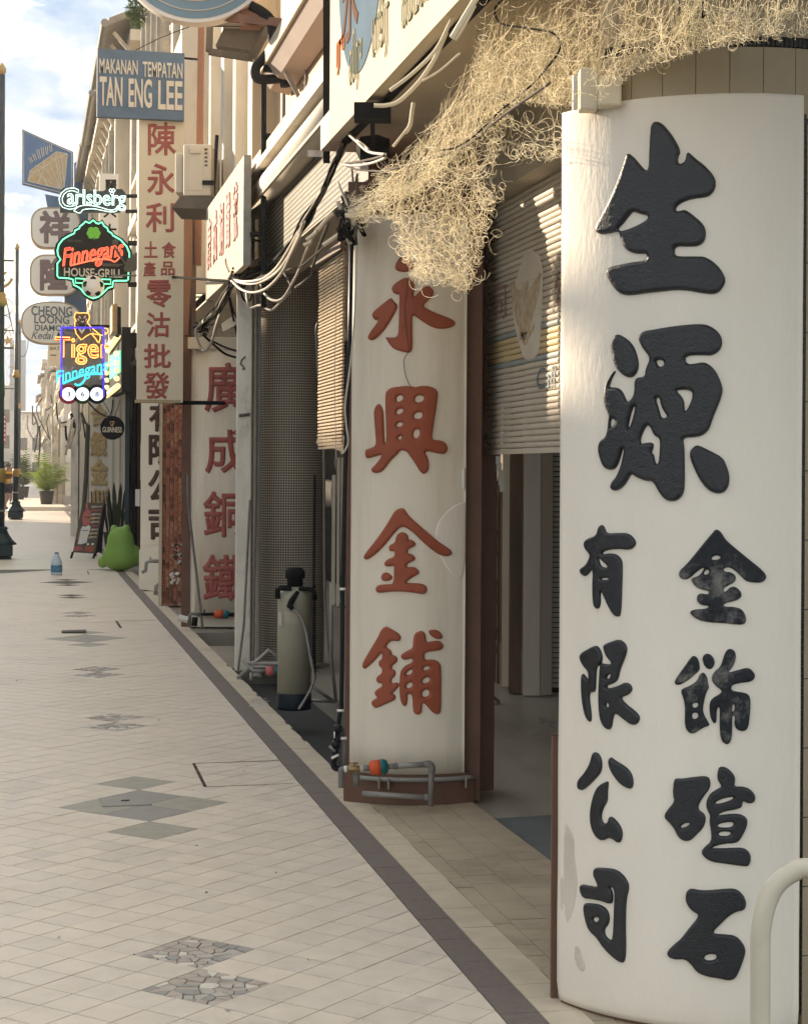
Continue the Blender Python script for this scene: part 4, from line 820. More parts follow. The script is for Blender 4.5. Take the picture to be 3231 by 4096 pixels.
m=MB(); m.tube([at(1012,2650,14.6),at(1022,2000,14.6),at(1026,1170,14.6)],.012,10); m.tube([at(952,2680,14.5),at(975,2500,14.5),at(1000,2000,14.5)],.010,8)
single('conduit',m,M['pvc'],'grey conduit pipes running up the edge of the white plaster pillar','pipe',at(1012,2650,14.6))
m=MB(); m.tube([at(1033,2648,14.62),at(1034,2000,14.62),at(1038,1200,14.62)],.013,8)
single('conduit',m,M['steel'],'shiny steel conduit on the left edge of the brown mosaic column','pipe',at(1033,2648,14.62))
m=MB(); q=smooth_pts([at(u,v,13.6) for u,v in ((1285,1278),(1268,1300),(1266,1360),(1280,1600),(1295,1800),(1300,2400),(1325,2700))],4); m.tube(q,.010,8)
single('conduit',m,M['pvc'],'bent grey conduit rising at the right side of the brown mosaic column','pipe',q[-1])
m=MB(); m.tube([at(u,v,13.5) for u,v in ((1258,1900),(1255,2300),(1250,2640))],.009,8); single('conduit',m,M['blackpipe'],'black pipe beside the mosaic column behind the water tank','pipe',at(1250,2640,13.5))
# ================================================================== WATER FILTER TANK and pipe frame
TZ=12.35
tk=thing('water_filter_tank','tall olive fibreglass water filter tank with black valve head in front of mosaic column','tank',onZ(1176,2836))
tc_=onZ(1176,2836); tc_.z=0
tr=.117
m=MB(); m.lathe([(tr*1.0,.0),(tr*1.02,.02),(tr*1.02,.10),(tr*.99,.115)],tc_,28); m.build('foot',M['tankb'],tk,True)
m=MB(); m.lathe([(tr,.115),(tr,.75),(tr*.97,.785),(tr*.86,.815),(tr*.6,.84),(tr*.3,.85)],tc_,32); m.build('vessel',M['tank'],tk,True)
m=MB(); m.lathe([(.04,.84),(.055,.86),(.055,.90),(.07,.905),(.07,.955),(.05,.975),(.03,.98)],tc_,16); m.build('valve_head',M['black'],tk,True)
def tq(u,v,dz=0): return at(u,v,TZ-.1+dz)
m=MB(); m.tube([tq(1110,2395),tq(1110,2360),tq(1125,2352),tq(1165,2352)],.02,8); m.tube([tq(1195,2352),tq(1235,2356),tq(1255,2365),tq(1258,2400)],.018,8); m.build('port',M['black'],tk,True)
m=MB(); m.obox(tq(1228,2340),RT,FW,UP,.025,.02,.012); m.build('handle',M['cabg'],tk)
m=MB(); m.tube([tq(1190,2370),tq(1165,2405,-.05),tq(1158,2425,-.05),tq(1172,2440,-.05)],[.018,.02,.022,.012],8); m.build('lever',M['black'],tk,True)
m=MB(); m.tube(smooth_pts([tq(u,v,-.06) for u,v in ((1172,2438),(1200,2462),(1222,2520),(1240,2620),(1255,2700),(1250,2740),(1225,2790),(1195,2838))],6),.010,8); m.build('hose',M['steel'],tk,True)
m=MB(); m.obox(tq(1120,2475,-.03),RT,FW,UP,.012,.003,.045); m.build('tag',M['paper'],tk)
m=MB()
for k in range(1): pass
la=[]
for a in np.linspace(-.75,.35,8): la.append(tc_+(-FW)*((tr+.0015)*math.cos(a))+RT*((tr+.0015)*math.sin(a)))
m=MB(); V=[tuple(p+UP*z) for z in (.60,.68) for p in la]; m.add(V,[(i,i+1,9+i,8+i) for i in range(7)]); m.build('label',M['olive'],tk)
# dark pipe riser right of the tank
m=MB(); m.tube([tq(1258,2360),tq(1258,2720)],.009,8)
for v in (2345,2440,2560,2572,2625): m.tube([tq(1252,v),tq(1262,v)],.015,8)
m.build('riser',M['black'],tk,True)
fr=thing('scaffold_pipes','frame of grey metal pipes lying round the water filter tank over the drain','pipe frame',onZ(1000,2720))
for P in ([(948,2715),(1075,2600),(1120,2638)],[(985,2652),(1320,2660)],[(1000,2666),(1110,2668)],[(970,2640),(1030,2700),(1045,2706)],[(1235,2735),(1340,2810)],[(1240,2802),(1330,2806)],[(1325,2330),(1325,2640),(1345,2810)],[(1010,2700),(1045,2700)],[(1004,2690),(1004,2722)]):
    m=MB(); m.tube([at(u,v,12.75) for u,v in P],.0125,8); m.build('pipe',M['steel'],fr,True)
wm2=thing('water_meter','pinkish red and teal water meter on pipes left of the water filter tank','water meter',at(1080,2690,12.6))
m=MB(); m.tube([at(1008,2684,12.6),at(1070,2684,12.6)],.013,8); m.build('pipe',M['pvc'],wm2,True)
m=MB(); m.tube([at(1064,2684,12.6),at(1070,2684,12.6),at(1096,2684,12.6)],[.026,.033,.033],14); m.build('meter_body',M['pinkp'],wm2,True)
m=MB(); m.tube([at(1096,2684,12.6),at(1115,2684,12.6)],.030,14); m.build('meter_cap',M['teal'],wm2,True)
# ================================================================== COLUMN with faded red characters
GZ=18.75
gc=thing('column','white panelled column with faded red characters and a brown side strip behind the plaster pillar','column',onZ(850,2520))
c0=at(762,1885,GZ); c1=at(1010,1885,GZ); c0.z=c1.z=0
m=MB(); m.prism([c0,c1,c1+FW*.5,c0+FW*.5],(0,0,3.05)); m.build('core',M['white2'],gc)
m=MB(); a=at(728,1885,GZ-.02); b=at(762,1885,GZ-.02); a.z=b.z=0; m.prism([a,b,b+FW*.4,a+FW*.4],(0,0,4.4)); m.build('side_strip',M['brown'],gc)
GL=at(782,1885,GZ-.03); GR=at(1010,1885,GZ-.03); GL.z=GR.z=0; GC,GRd,GN,GD,GA=arc_frame(GL,GR,.06)
m=arc_slab(GC,GRd-.03,GRd,GN,GD,-GA,GA,.12,2.92,16); m.build('plaster_panel',M['white2'],gc,True)
m=MB(); a=at(748,1885,GZ-.1); b=at(1005,1885,GZ-.1); a.z=b.z=0; m.prism([a+UP*2.92,b+UP*2.92,b+FW*.3+UP*2.92,a+FW*.3+UP*2.92],(0,0,.12)); m.build('cap',M['cream2'],gc)
fG=cyl_map(GC,GRd)
for ch,bx in (('廣',(822,1453,990,1645)),('成',(824,1722,985,1890)),('銅',(817,1968,975,2146)),('鐵',(815,2222,975,2402))):
    cjk(ch,bx,fG,M['red2'],gc,4.2,.02,8,2.6)
wm3=thing('water_meter','orange and teal water meter below the column with faded red characters','water meter',at(880,2456,18.3))
def gq(x,y): return at(700+x*.46838,1900+y*.46838,18.3)
for P,r,mm,nm in (([(125,1290),(125,1200),(140,1185),(220,1190)],.028,'pvc','elbow'),([(220,1190),(335,1190)],.026,'black','pipe'),([(250,1185),(250,1150)],.012,'black','valve_handle'),([(165,1290),(170,1215)],.05,'black','valve'),([(335,1188),(345,1190),(375,1190),(412,1192)],[.05,.07,.078,.075],'orange','meter_body'),([(412,1192),(440,1192),(462,1192)],[.072,.068,.05],'teal','meter_cap'),([(462,1192),(505,1195)],.034,'black','pipe')):
    r=[x*.6 for x in r] if isinstance(r,list) else r*.6
    m=MB(); m.tube([gq(*p) for p in P],r,12); m.build(nm,M[mm],wm3,True)
m=MB(); m.tube([gq(30,1218),gq(110,1240)],.035,8); single('pipe_end',m,M['whitep'],'white pipe end sticking out by the brown strip of the faded red lettered column','pipe',gq(30,1218))
m=MB(); m.tube([gq(x,y) for x,y in ((108,0),(112,250),(165,700),(210,1080),(235,1310))],.015,6); single('cable',m,M['pvc'],'grey cable running slanted down the white column with faded red characters','cable',gq(235,1310))
# ================================================================== BRICK COLUMN
BZ=21.6
bc=thing('column','column faced with small red bricks beside a brown post','column',onZ(690,2440))
a0=at(648,1885,BZ); a1=at(728,1885,BZ); a0.z=a1.z=0
m=MB(); m.prism([a0+FW*.02,a1+FW*.02,a1+FW*.5,a0+FW*.5],(0,0,3.3)); m.build('core',M['mortar'],bc)
bh,bw=.0765,(a1-a0).length/5
dd=(a1-a0).normalized()
bmes={}
for mm in ('brick1','brick2','brick3'):
    m=MB(); m.obox((0,0,0),dd,FW,UP,bw/2-.0055,.02,bh/2-.0055); me=m.mesh('brick'); me.materials.append(M[mm]); bmes[mm]=me
for c_ in range(5):
    z=-.2+(bh/2 if c_%2 else 0); 
    while z<3.2:
        zc=z+bh/2
        if zc>.02:
            p=a0+dd*(bw*(c_+.5))+UP*zc-wl(bc)+FW*(.014+rng.normal(0,.001))
            link_mesh('brick',bmes[['brick1','brick1','brick2','brick3'][rng.integers(4)]],None,bc,p)
        z+=bh
b0=at(637,1885,BZ-.05); b1=at(649,1885,BZ-.05); b0.z=b1.z=0; m=MB(); m.prism([b0,b1,b1+FW*.5,b0+FW*.5],(0,0,3.3)); m.build('plaster_edge',M['cream'],bc)
b0=at(728,1885,BZ-1.2); b1=at(757,1885,BZ-1.2); b0.z=b1.z=0
m=MB(); m.prism([b0,b1,b1+FW*.12,b0+FW*.12],(0,0,3.2)); single('wooden_post',m,M['brown'],'brown painted post between the brick column and the white lettered column','post',b0)
tp=thing('garden_tap','small metal tap on a bent pipe at the foot of the brick column','tap',onZ(625,2380))
for P,r in (([(622,2380),(624,2345),(640,2330),(690,2330)],.024),([(640,2330),(645,2310),(652,2305)],.012)):
    m=MB(); m.tube([at(u,v,22.5) for u,v in P],r,8); m.build('pipe',M['steel'],tp,True)
tp2=thing('garden_tap','small metal tap on a pipe above the white plinth before the brick column','tap',at(575,2280,23))
for P,r in (([(568,2290),(582,2282),(585,2250),(600,2244),(645,2246)],.024),([(600,2240),(602,2228)],.012)):
    m=MB(); m.tube([at(u,v,23.) for u,v in P],r,8); m.build('pipe',M['steel'],tp2,True)
fl=thing('plastic_flowers','bunch of dry twigs with small pale flowers hung on the brick column','flowers',at(705,2215,21.3))
for k in range(26):
    c=at(693+rng.random()*34,2180+rng.random()*70,21.3); m=MB(); d=Vector(rng.normal(0,1,3)); m.obox(c,d,d.orthogonal(),d.cross(d.orthogonal()),.03,.02,.003); m.build('petal' if k%2 else 'leaf',M['paper'] if k%3==0 else M['leaf'] if k%3==1 else M['pinkp'],fl)
for k in range(8):
    c=at(680+rng.random()*38,2292+rng.random()*40,21.3); m=MB(); d=Vector(rng.normal(0,1,3)); m.obox(c,d,d.orthogonal(),d.cross(d.orthogonal()),.03,.02,.003); m.build('petal',M['paper'],fl)
# ================================================================== WHITE COLUMN with dark brown characters
KZ=24.6
kc=thing('column','white column with dark brown characters half hidden behind the brick column','column',onZ(630,2390))
c0=at(563,1885,KZ); c1=at(700,1885,KZ); c0.z=c1.z=0
m=MB(); m.prism([c0,c1,c1+FW*.45,c0+FW*.45],(0,0,3.7)); m.build('shaft',M['white2'],kc)
m=MB(); c2=at(556,2190,KZ-.35); m.prism([at(556,2200,KZ-.4),at(556,2355,KZ-.4),at(700,2380,KZ-.4),at(700,2165,KZ-.4)],FW*.3); m.build('plinth',M['white2'],kc)
fK=lambda u,v,h: at(u,v,KZ-h)
for ch,bx in (('有',(600,1612,700,1722)),('限',(598,1742,700,1856)),('公',(596,1882,700,2005)),('司',(597,2042,705,2170))):
    cjk(ch,bx,fK,M['dkbrown'],kc,4.,.02,6,2.6)
# ================================================================== NEAR SHOPHOUSES, upper parts
def part_box(parent,nm,mm,*b):
    m=MB(); m.box(*b); return m.build(nm,M[mm] if isinstance(mm,str) else mm,parent)
# shop 1 (over the first bay)
h1=thing('shophouse','cream shophouse over the near columns carrying the big cream signboard','building',(1.9,5,3.5))
part_box(h1,'wall','cream',1.95,9,3.4,9.25,3.5,11)
part_box(h1,'party_wall','cream',1.85,9,9.25,9.5,3.62,11)
# big signboard with oval print
X1=1.45
sb=thing('signboard','big cream signboard with a grey blue oval and foreign lettering above the walkway','sign',(X1,7,3.3))
ya=onX(1319,300,X1).y
zb1=3.285
part_box(sb,'board','sign_w',X1,X1+.06,2.6,ya,zb1,4.75)
part_box(sb,'frame','black',X1+.06,X1+.10,2.6,ya,zb1-.01,zb1+.03)
part_box(sb,'back_frame','olive',X1+.06,X1+.34,2.6,ya,zb1+.06,zb1+.11)
f1=lambda u,v,h: onX(u,v,X1-.001)+Vector((-h,0,0))
z5=.40984
def Q(L_): return [(1300+x*z5,y*z5) for x,y in L_]
yc,zc=onX(1300+370*z5,200*z5,X1).y,0
# ellipse in the board plane
pc=onX(1300+365*z5,-80*z5,X1); pbm=onX(1300+395*z5,632*z5,X1)
ry=abs(onX(1300+140*z5,0,X1).y-onX(1300+585*z5,0,X1).y)/2*1.02; cyy=(onX(1300+140*z5,0,X1).y+onX(1300+585*z5,0,X1).y)/2
rz=.62; czz=pbm.z+rz
m=MB(); m.prism([(X1-.0005,cyy+ry*math.cos(t),czz+rz*math.sin(t)) for t in np.linspace(0,2*math.pi,64,endpoint=False)],(-.003,0,0)); m.build('oval',M['oval'],sb)
def bt(s,y0,y1,z0,z1,mm,off=0,lift=.004):
    me=text_mesh(s,(X1-lift,y0,z0),(0,-1,0),(0,0,1),y0-y1,z1-z0,.003,off,0,'lettering',wl(sb)); return link_mesh('lettering',me,M[mm],sb)
bt('永',cyy+ry*.80,cyy+.03,czz-.42,czz+.05,'chest',.012); bt('公',cyy-.06,cyy-ry*.75,czz-.30,czz+.2,'chest',.012)
a=onX(1300+125*z5,0,X1).y; b=onX(1300+205*z5,0,X1).y; bt('ரு',a,b,onX(1300+170*z5,690*z5,X1).z,onX(1300+140*z5,170*z5,X1).z*.97,'rust',.012)
for s,x0,x1,yb,hh in (('லிரு',250,372,960,.30),('யூர்',475,628,700,.30),('கம்பெனி',760,1090,290,.31)):
    y0=onX(1300+x0*z5,0,X1).y; y1=onX(1300+x1*z5,0,X1).y; z0=onX(1300+x0*z5,yb*z5,X1).z; bt(s,y0,y1,z0,z0+hh,'tamil')
# strut of the signboard
m=MB(); a=at(1306,650,9.45); b=at(1306,-200,9.45); m.bar(a,b,.035,.035); c=at(1240,612,9.9); m.bar(at(1306,615,9.45),c,.035,.035)
single('sign_strut',m,M['black'],'dark steel strut with a short foot at the far edge of the big cream signboard','bracket',a)
# brown hood boards and a lamp under the sign
m=MB(); m.prism([at(u,v,8.9) for u,v in ((1365,835),(1600,640),(1640,700),(1560,905),(1420,980),(1380,985))],FW*.1); single('fascia_board',m,M['wood'],'dark brown board closing the walkway ceiling above the red lettered column','board',at(1400,900,8.9))
m=MB(); m.obox(at(1490,450,7.8),RT,FW,UP,.08,.06,.035); m.lathe([(.02,0),(.06,.02),(.07,.10),(.05,.16)],at(1425,595,8.6),12,axis=RT); m.bar(at(1425,595,8.6)+RT*.08,at(1490,450,7.8),.02,.02); single('floodlight',m,M['black'],'small black spotlight under the far end of the big cream signboard','lamp',at(1490,450,7.8))
# loose conduits under the soffit
for i,(P,Z) in enumerate((([(1495,420),(1545,420),(1600,400),(1680,320),(1740,230),(1790,120),(1860,-10)],6.6),([(1560,360),(1640,300),(1720,225),(1760,170),(1800,90),(1850,0)],6.4),([(1690,322),(1760,280),(1840,210)],6.3),([(1654,410),(1648,450),(1640,500),(1620,530)],7.4),([(1640,500),(1600,550),(1572,585)],7.4),([(1808,150),(1850,80),(1905,-10)],5.6),([(1822,158),(1860,95),(1900,20)],5.6))):
    m=MB(); m.tube(smooth_pts([at(u,v,Z) for u,v in P],5),[.008,.007,.004,.009,.006,.010,.005][i],8)
    single('conduit',m,M['sign_c'],'loose pale conduit under the soffit of the big cream signboard','pipe',at(P[0][0],P[0][1],Z),'loose conduits under the signboard',True)
# shop 2 : peach upper wall, awning box, ledge, ribbed fascia
h2=thing('shophouse','peach painted shophouse with a ribbed fascia above the bamboo blind','building',(1.95,12,3.6))
part_box(h2,'wall','peach',2.0,9,9.5,14.9,3.95,11)
m=MB(); x=1.86; V=[(x,9.3,3.3),(x,14.75,3.3),(x,14.75,3.74),(x,9.3,3.74)]; m.add(V,[(0,3,2,1)]); m.uv=[(p[1],p[2]) for p in V]; m.build('fascia',fascia_mat,h2)
part_box(h2,'fascia_core','cream',1.864,2.2,9.3,14.75,3.29,3.75)
m=MB(); m.tube([(1.80,9.3,3.83),(1.80,14.8,3.83)],.10,20); m.build('half_round_ledge',M['cream2'],h2,True)
part_box(h2,'ledge','cream2',1.68,2.1,9.3,14.8,3.94,3.99); part_box(h2,'ledge','cream',1.72,2.1,9.3,14.8,3.75,3.772)
part_box(h2,'upstand','peach',1.76,2.0,9.3,14.8,3.99,4.16)
m=MB(); m.prism([(1.77,9.3,4.74),(1.77,9.3,4.86),(1.99,9.3,4.94),(1.99,9.3,4.60),(1.84,9.3,4.64)],(0,4.6,0)); m.build('awning_box',M['pinkish'],h2)
part_box(h2,'awning_edge','cream',1.745,1.766,9.3,13.9,4.745,4.86)
for y in (13.2,11.0,9.9): 
    m=MB(); m.bar((1.99,y,4.4),(1.86,y,4.63),.03,.03); m.build('brace',M['steel'],h2)
m=MB(); m.tube([(1.99,14.2,4.2),(1.99,14.2,4.72)],.015,6); m.tube([(1.985,13.0,4.16),(1.985,13.0,5.6)],.01,6); m.build('conduit',M['pvc'],h2)
part_box(h2,'cornice','cream',1.86,2.0,9.5,14.9,5.9,6.1)
for y in (10.4,12.6): 
    part_box(h2,'window','glass',1.985,2.0,y,y+1.3,6.5,8.2); part_box(h2,'window_frame','cream2',1.93,1.984,y-.08,y+1.38,6.42,6.5)
# dark pipe run and brackets beside the mauve pilaster
m=MB(); a=at(1054,1230,13.6); m.tube([at(1054,300,13.6),a],.022,8); m.tube([at(1054,272,13.6),at(1140,280,13.6)],.03,6); m.tube([at(1134,262,13.6),at(1142,345,13.6)],.045,6); m.tube([at(1054,545,13.6),at(1150,550,13.6)],.028,6); m.tube([at(1000,937,13.6),at(1056,937,13.6)],.02,6)
m.tube(smooth_pts([at(u,v,13.6) for u,v in ((1000,20),(1040,40),(1080,75),(1090,130),(1086,190),(1050,235),(1025,265),(1022,300),(1045,316),(1120,312))],5),.038,8)
single('pipe_run',m,M['black'],'dark bent drain pipe with brackets beside the mauve pilaster over the mosaic column','pipe',a)
# shop 3 : fluted upper wall, board with red characters
h3=thing('shophouse','cream shophouse with vertical fluted ribs behind the tall hanging cream sign','building',(1.9,17,3.6))
part_box(h3,'wall','cream2',2.05,9,14.9,19.6,3.6,11.5)
y=15.15
for k,(d,wdt) in enumerate(((.20,.28),(.14,.12),(.22,.20),(.15,.12),(.22,.26),(.15,.14),(.24,.16))):
    part_box(h3,'rib','cream2',2.05-d,2.06,y,y+wdt,3.7,9.5); y+=wdt+.34
part_box(h3,'cornice','cream',1.7,2.06,14.9,19.6,9.5,9.7); part_box(h3,'parapet','cream2',1.85,2.06,14.9,19.6,9.7,10.8)
part_box(h3,'edge_strip','cream',1.80,2.05,14.72,14.9,3.9,9.4)
bd3=thing('signboard','cream board with narrow red characters along the shopfront above the loose cables','sign',(1.62,15.8,3.2))
XB=1.60; y0=onX(905,1210,XB).y; y1=onX(972,1210,XB).y; y0=onX(826,1210,XB).y; zlo=3.22; zhi=4.06
part_box(bd3,'board','sign_s',XB,XB+.05,y1,y0,zlo,zhi); part_box(bd3,'frame','steel',XB-.004,XB+.055,y1-.02,y1,zlo,zhi); part_box(bd3,'frame','steel',XB-.004,XB+.055,y0,y0+.03,zlo-.02,zhi)
n=5; stp=(y0-y1-.3)/n
for k,ch in enumerate('廣成銅鐵號'):
    ys=y0-.12-k*stp; me=text_mesh(ch,(XB-.001,ys,zlo+.25),(0,-1,0),(0,0,1),stp*.62,.46,.008,.012,0,'character',wl(bd3)); link_mesh('character',me,M['red2'],bd3)
m=MB(); m.add([(XB+.02,y1,zlo),(XB+.02,y0,zlo),(2.0,y0,zlo+.25),(2.0,y1,zlo+.25)],[(0,1,2,3)]); m.build('soffit_panel',M['soffit'],bd3)
m=MB(); m.add([tuple(at(u,v,15.6)) for u,v in ((885,1295),(955,1245),(957,1280),(935,1305),(890,1325))],[(0,1,2,3,4)]); single('loose_panel',m,M['sign_c'],'loose pale panel hanging under the cream board with red characters','panel',at(900,1300,15.6))
# brown pilaster of shop 4
h4=thing('shophouse','pale shophouse with a brown drainpipe behind the air conditioner','building',(1.9,21,3.6))
part_box(h4,'wall','cream',2.0,9,19.6,24.4,3.6,10.5)
part_box(h4,'awning_board','cream',1.55,2.0,19.7,24.2,5.2,5.32); part_box(h4,'bay','peach',1.66,2.0,19.8,24.2,5.32,6.6); part_box(h4,'window','glass',1.95,2.01,20.2,23.6,7.0,9.0)
part_box(h4,'cornice','cream2',1.6,2.02,19.6,24.4,9.3,9.5); part_box(h4,'side_fin','cream2',1.62,2.02,19.62,19.8,3.6,9.3)
m=MB(); a=at(806,60,18.9); b=at(792,1060,18.9); m.bar(a,b,.105,.06); dp_=single('downpipe',m,M['brownpipe'],'square brown painted downpipe running up behind the air conditioner','pipe',b)
m=MB(); m.bar(at(760,1060,18.7),at(745,1340,18.7),.10,.05); single('downpipe',m,M['brown'],'dark brown post between the hanging cream sign and the white lettered column cap','post',at(745,1340,18.7))
# air conditioner on bracket
ZA=16.6
ac=thing('air_conditioner','cream air conditioner unit on a dark wall bracket beside the hanging cream sign','air conditioner',at(780,780,ZA))
def bx2(u0,v0,u1,v1,Z,dep,parent,nm,mm,b_=.01):
    a=at(u0,v1,Z); b=at(u1,v0,Z); m=MB(); m.obox((a+b)/2+FW*dep/2,RT,FW,UP,(b-a).dot(RT)/2,dep/2,(b.z-a.z)/2); o=m.build(nm,M[mm],parent); 
    return bev(o,b_) if b_ else o
bx2(733,575,845,782,ZA,.8,ac,'casing','acbody',.015); bx2(752,590,812,760,ZA-.005,.01,ac,'side_panel','acbody',.002); bx2(758,590,802,612,ZA-.02,.02,ac,'grip','acbody',.004)
for k in range(5): bx2(818,592+k*16,830,600+k*16,ZA-.003,.01,ac,'slot','grime',0)
bx2(700,610,733,770,ZA+.1,.65,ac,'fan_grille','acbody',.01)
m=MB(); m.prism([at(u,v,ZA+.0) for u,v in ((720,785),(862,785),(838,835),(686,830))],FW*.75); m.build('bracket',M['grime'],ac)
m=MB(); m.bar(at(868,540,ZA+.3),at(850,835,ZA+.3),.05,.03); m.bar(at(810,730,ZA),at(862,730,ZA),.04,.04); m.build('wall_bracket',M['black'],ac)
# round blue sign, top edge of picture
RZ=13.7
rs=thing('round_sign','big round pale blue sign with thin white rings cut by the top of the picture','sign',at(783,-240,RZ))
cR=at(785,-243,RZ); rad=.635
m=MB(); m.lathe([(rad,0),(rad,.16)],cR,72,axis=FW); m.build('rim_drum',M['loz'],rs)
m=MB(); m.lathe([(rad*.955,-.004),(rad*.955,.01)],cR,72,axis=FW); m.build('face',M['bluel'],rs)
for q in (.86,.74,.62):
    m=MB(); m.tube([cR-FW*.006+RT*(rad*q*math.cos(t))+UP*(rad*q*math.sin(t)) for t in np.linspace(0,2*math.pi,72,endpoint=False)],.006,5,closed=True); m.build('ring',M['lett'],rs,True)
m=MB(); m.bar(at(905,68,RZ+.1),at(1155,92,RZ-.2),.05,.06); m.bar(at(1000,30,RZ+.1),at(1000,110,RZ),.16,.05); m.build('bracket',M['brownpipe'],rs)
# angle iron cage with old unit
cg=thing('metal_cage','rusty steel cage holding an old grimy unit below the round blue sign','cage',at(900,150,14.2))
FR=[(840,90),(1080,95),(1010,232),(836,205)]
for i in range(4): 
    m=MB(); m.bar(at(*FR[i],14.2),at(*FR[(i+1)%4],14.2),.05,.05); m.build('rail',M['grime'],cg)
m=MB(); m.prism([at(u,v,14.25) for u,v in ((905,88),(1070,100),(1000,200),(862,180))],FW*.3); m.build('unit',M['grime'],cg)
m=MB(); m.prism([at(u,v,14.22) for u,v in ((900,78),(1052,84),(1042,112),(890,108))],FW*.1); m.build('casing',M['acbody'],cg)
# ================================================================== HANGING SIGNS
def sign_plane_box(parent,nm,mm,Y,u0,v0,u1,v1,dep=.1):
    a=onY(u0,v1,Y); b=onY(u1,v0,Y); m=MB(); m.box(a.x,b.x,Y,Y+dep,a.z,b.z); return m.build(nm,M[mm],parent)
def fY(Y): return lambda u,v,h: onY(u,v,Y)+Vector((0,-h,0))
def prismY(parent,nm,mm,Y,poly,dep=.06):
    m=MB(); m.prism([onY(u,v,Y) for u,v in poly],(0,dep,0)); return m.build(nm,M[mm] if isinstance(mm,str) else mm,parent)
# tall cream sign with the blue board on top
YS=18.3
ts=thing('hanging_sign','tall cream hanging sign with red characters in a column','sign',onY(640,1605,YS))
sign_plane_box(ts,'board','sign_c',YS,549,470,738,1607,.16)
sign_plane_box(ts,'rim','rim',YS-.004,543,1600,722,1609,.17)
for ch,bx in (('陳',(594,490,702,618)),('永',(591,655,697,776)),('利',(585,812,694,926)),('土',(577,965,629,1028)),('產',(574,1047,622,1104)),('食',(648,968,702,1030)),('品',(645,1046,698,1100)),('零',(588,1121,684,1227)),('沽',(588,1250,678,1346)),('批',(577,1376,681,1470)),('發',(577,1490,675,1593))):
    cjk(ch,bx,fY(YS-.001),M['red2'],ts,1.6 if bx[2]-bx[0]<60 else 2.4,.008,4,1.9)
m=MB(); m.bar(onY(700,1610,YS+.08),onY(900,1612,YS+.08),.04,.04); m.build('bracket',M['black'],ts)
bs2=thing('blue_sign','faded blue board with cream capital letters on top of the tall cream sign','sign',onY(560,460,YS-.1))
sign_plane_box(bs2,'board','blue',YS-.08,388,211,738,464,.09)
fb_=planeY(YS-.082)
text_on('MAKANAN',fb_,397,240,551,290,M['lett'],bs2,.012); text_on('TEMPATAN',fb_,571,253,730,305,M['lett'],bs2,.012)
text_on('TAN',fb_,398,308,490,420,M['lett'],bs2,.022); text_on('ENG',fb_,514,316,608,428,M['lett'],bs2,.022); text_on('LEE',fb_,632,325,730,436,M['lett'],bs2,.022)
m=MB(); m.tube([onY(452,204,YS),onY(790,236,YS)],.012,6); m.build('guy_rod',M['black'],bs2)
# white sign with three characters
YW=32.
ws=thing('hanging_sign','pale hanging sign with black characters half hidden by the green neon signs','sign',onY(430,950,YW))
sign_plane_box(ws,'board','loz',YW,396,695,474,1010,.12)
for ch,bx in (('麗',(420,718,466,772)),('與',(414,800,466,868)),('大',(412,895,466,955))): cjk(ch,bx,fY(YW-.001),M['black'],ws,1.4,.01,3,1.6)
# blue pylon with diamond, two lozenges, oval
YP=45.
py=thing('pylon_sign','tall blue pylon sign with a drawn diamond and white lozenge panels','sign',onY(300,1290,YP))
prismY(py,'side_board','blued',YP+.3,[(296,652),(352,610),(352,900),(296,960)],.3)
prismY(py,'mast','blued',YP+.25,[(255,780),(346,860),(346,1250),(258,1290)],.4)
prismY(py,'wing_board','blued',YP+.1,[(180,775),(300,800),(300,960),(195,860)],.2)
prismY(py,'diamond_board','blued',YP,[(89,515),(293,606),(293,788),(89,735)],.14)
P_=[(89,515),(293,606),(293,788),(89,735)]
m=MB(); c_=(191,661)
for sc__ in (.94,):
    q=[(c_[0]+(u-c_[0])*sc__,c_[1]+(v-c_[1])*sc__) for u,v in P_]; m.tube([onY(u,v,YP-.01) for u,v in q],.014,4,closed=True)
m.build('border_line',M['lett'],py)
z1=.5855
dg=[(190,1235),(205,1165),(385,1035),(460,1048),(440,1270),(415,1290),(230,1240)]
dg=[(x*z1,y*z1) for x,y in dg]
prismY(py,'diamond','gold',YP-.012,dg,.011)
m=MB()
LN=[(190,1235,415,1290),(190,1235,205,1165),(205,1165,385,1035),(385,1035,460,1048),(460,1048,440,1270),(440,1270,415,1290),(205,1165,230,1175),(230,1175,300,1140),(300,1140,380,1090),(380,1090,460,1048),(240,1130,300,1140),(300,1090,300,1140),(340,1070,380,1090),(385,1035,380,1090),(230,1175,415,1290),(300,1140,415,1290),(380,1090,415,1290),(230,1175,190,1235),(300,1140,260,1255),(340,1115,415,1290),(260,1160,330,1270),(420,1070,440,1270),(400,1085,425,1290)]
for a,b,c,d in LN: m.tube([onY(a*z1,b*z1,YP-.018),onY(c*z1,d*z1,YP-.018)],.011,4)
for (a,b,c,d) in ((195,1075,215,1110),(222,1052,240,1095),(250,1020,268,1085),(280,1005,292,1070),(310,1000,318,1055),(338,988,345,1035)):
    m.tube([onY(x*z1,y*z1,YP-.012) for x,y in ((a,b),(c,d),(c+10,d-6),(a+14,b-4))],.010,4)
m.build('diamond_lines',M['lett'],py)
def rrect(u0,v0,u1,v1,r,n=8):
    o=[]
    for cx,cy,a0 in ((u1-r,v0+r,-90),(u1-r,v1-r,0),(u0+r,v1-r,90),(u0+r,v0+r,180)):
        for k in range(n+1): t=R(a0+90*k/n); o.append((cx+r*math.cos(t),cy+r*math.sin(t)))
    return o
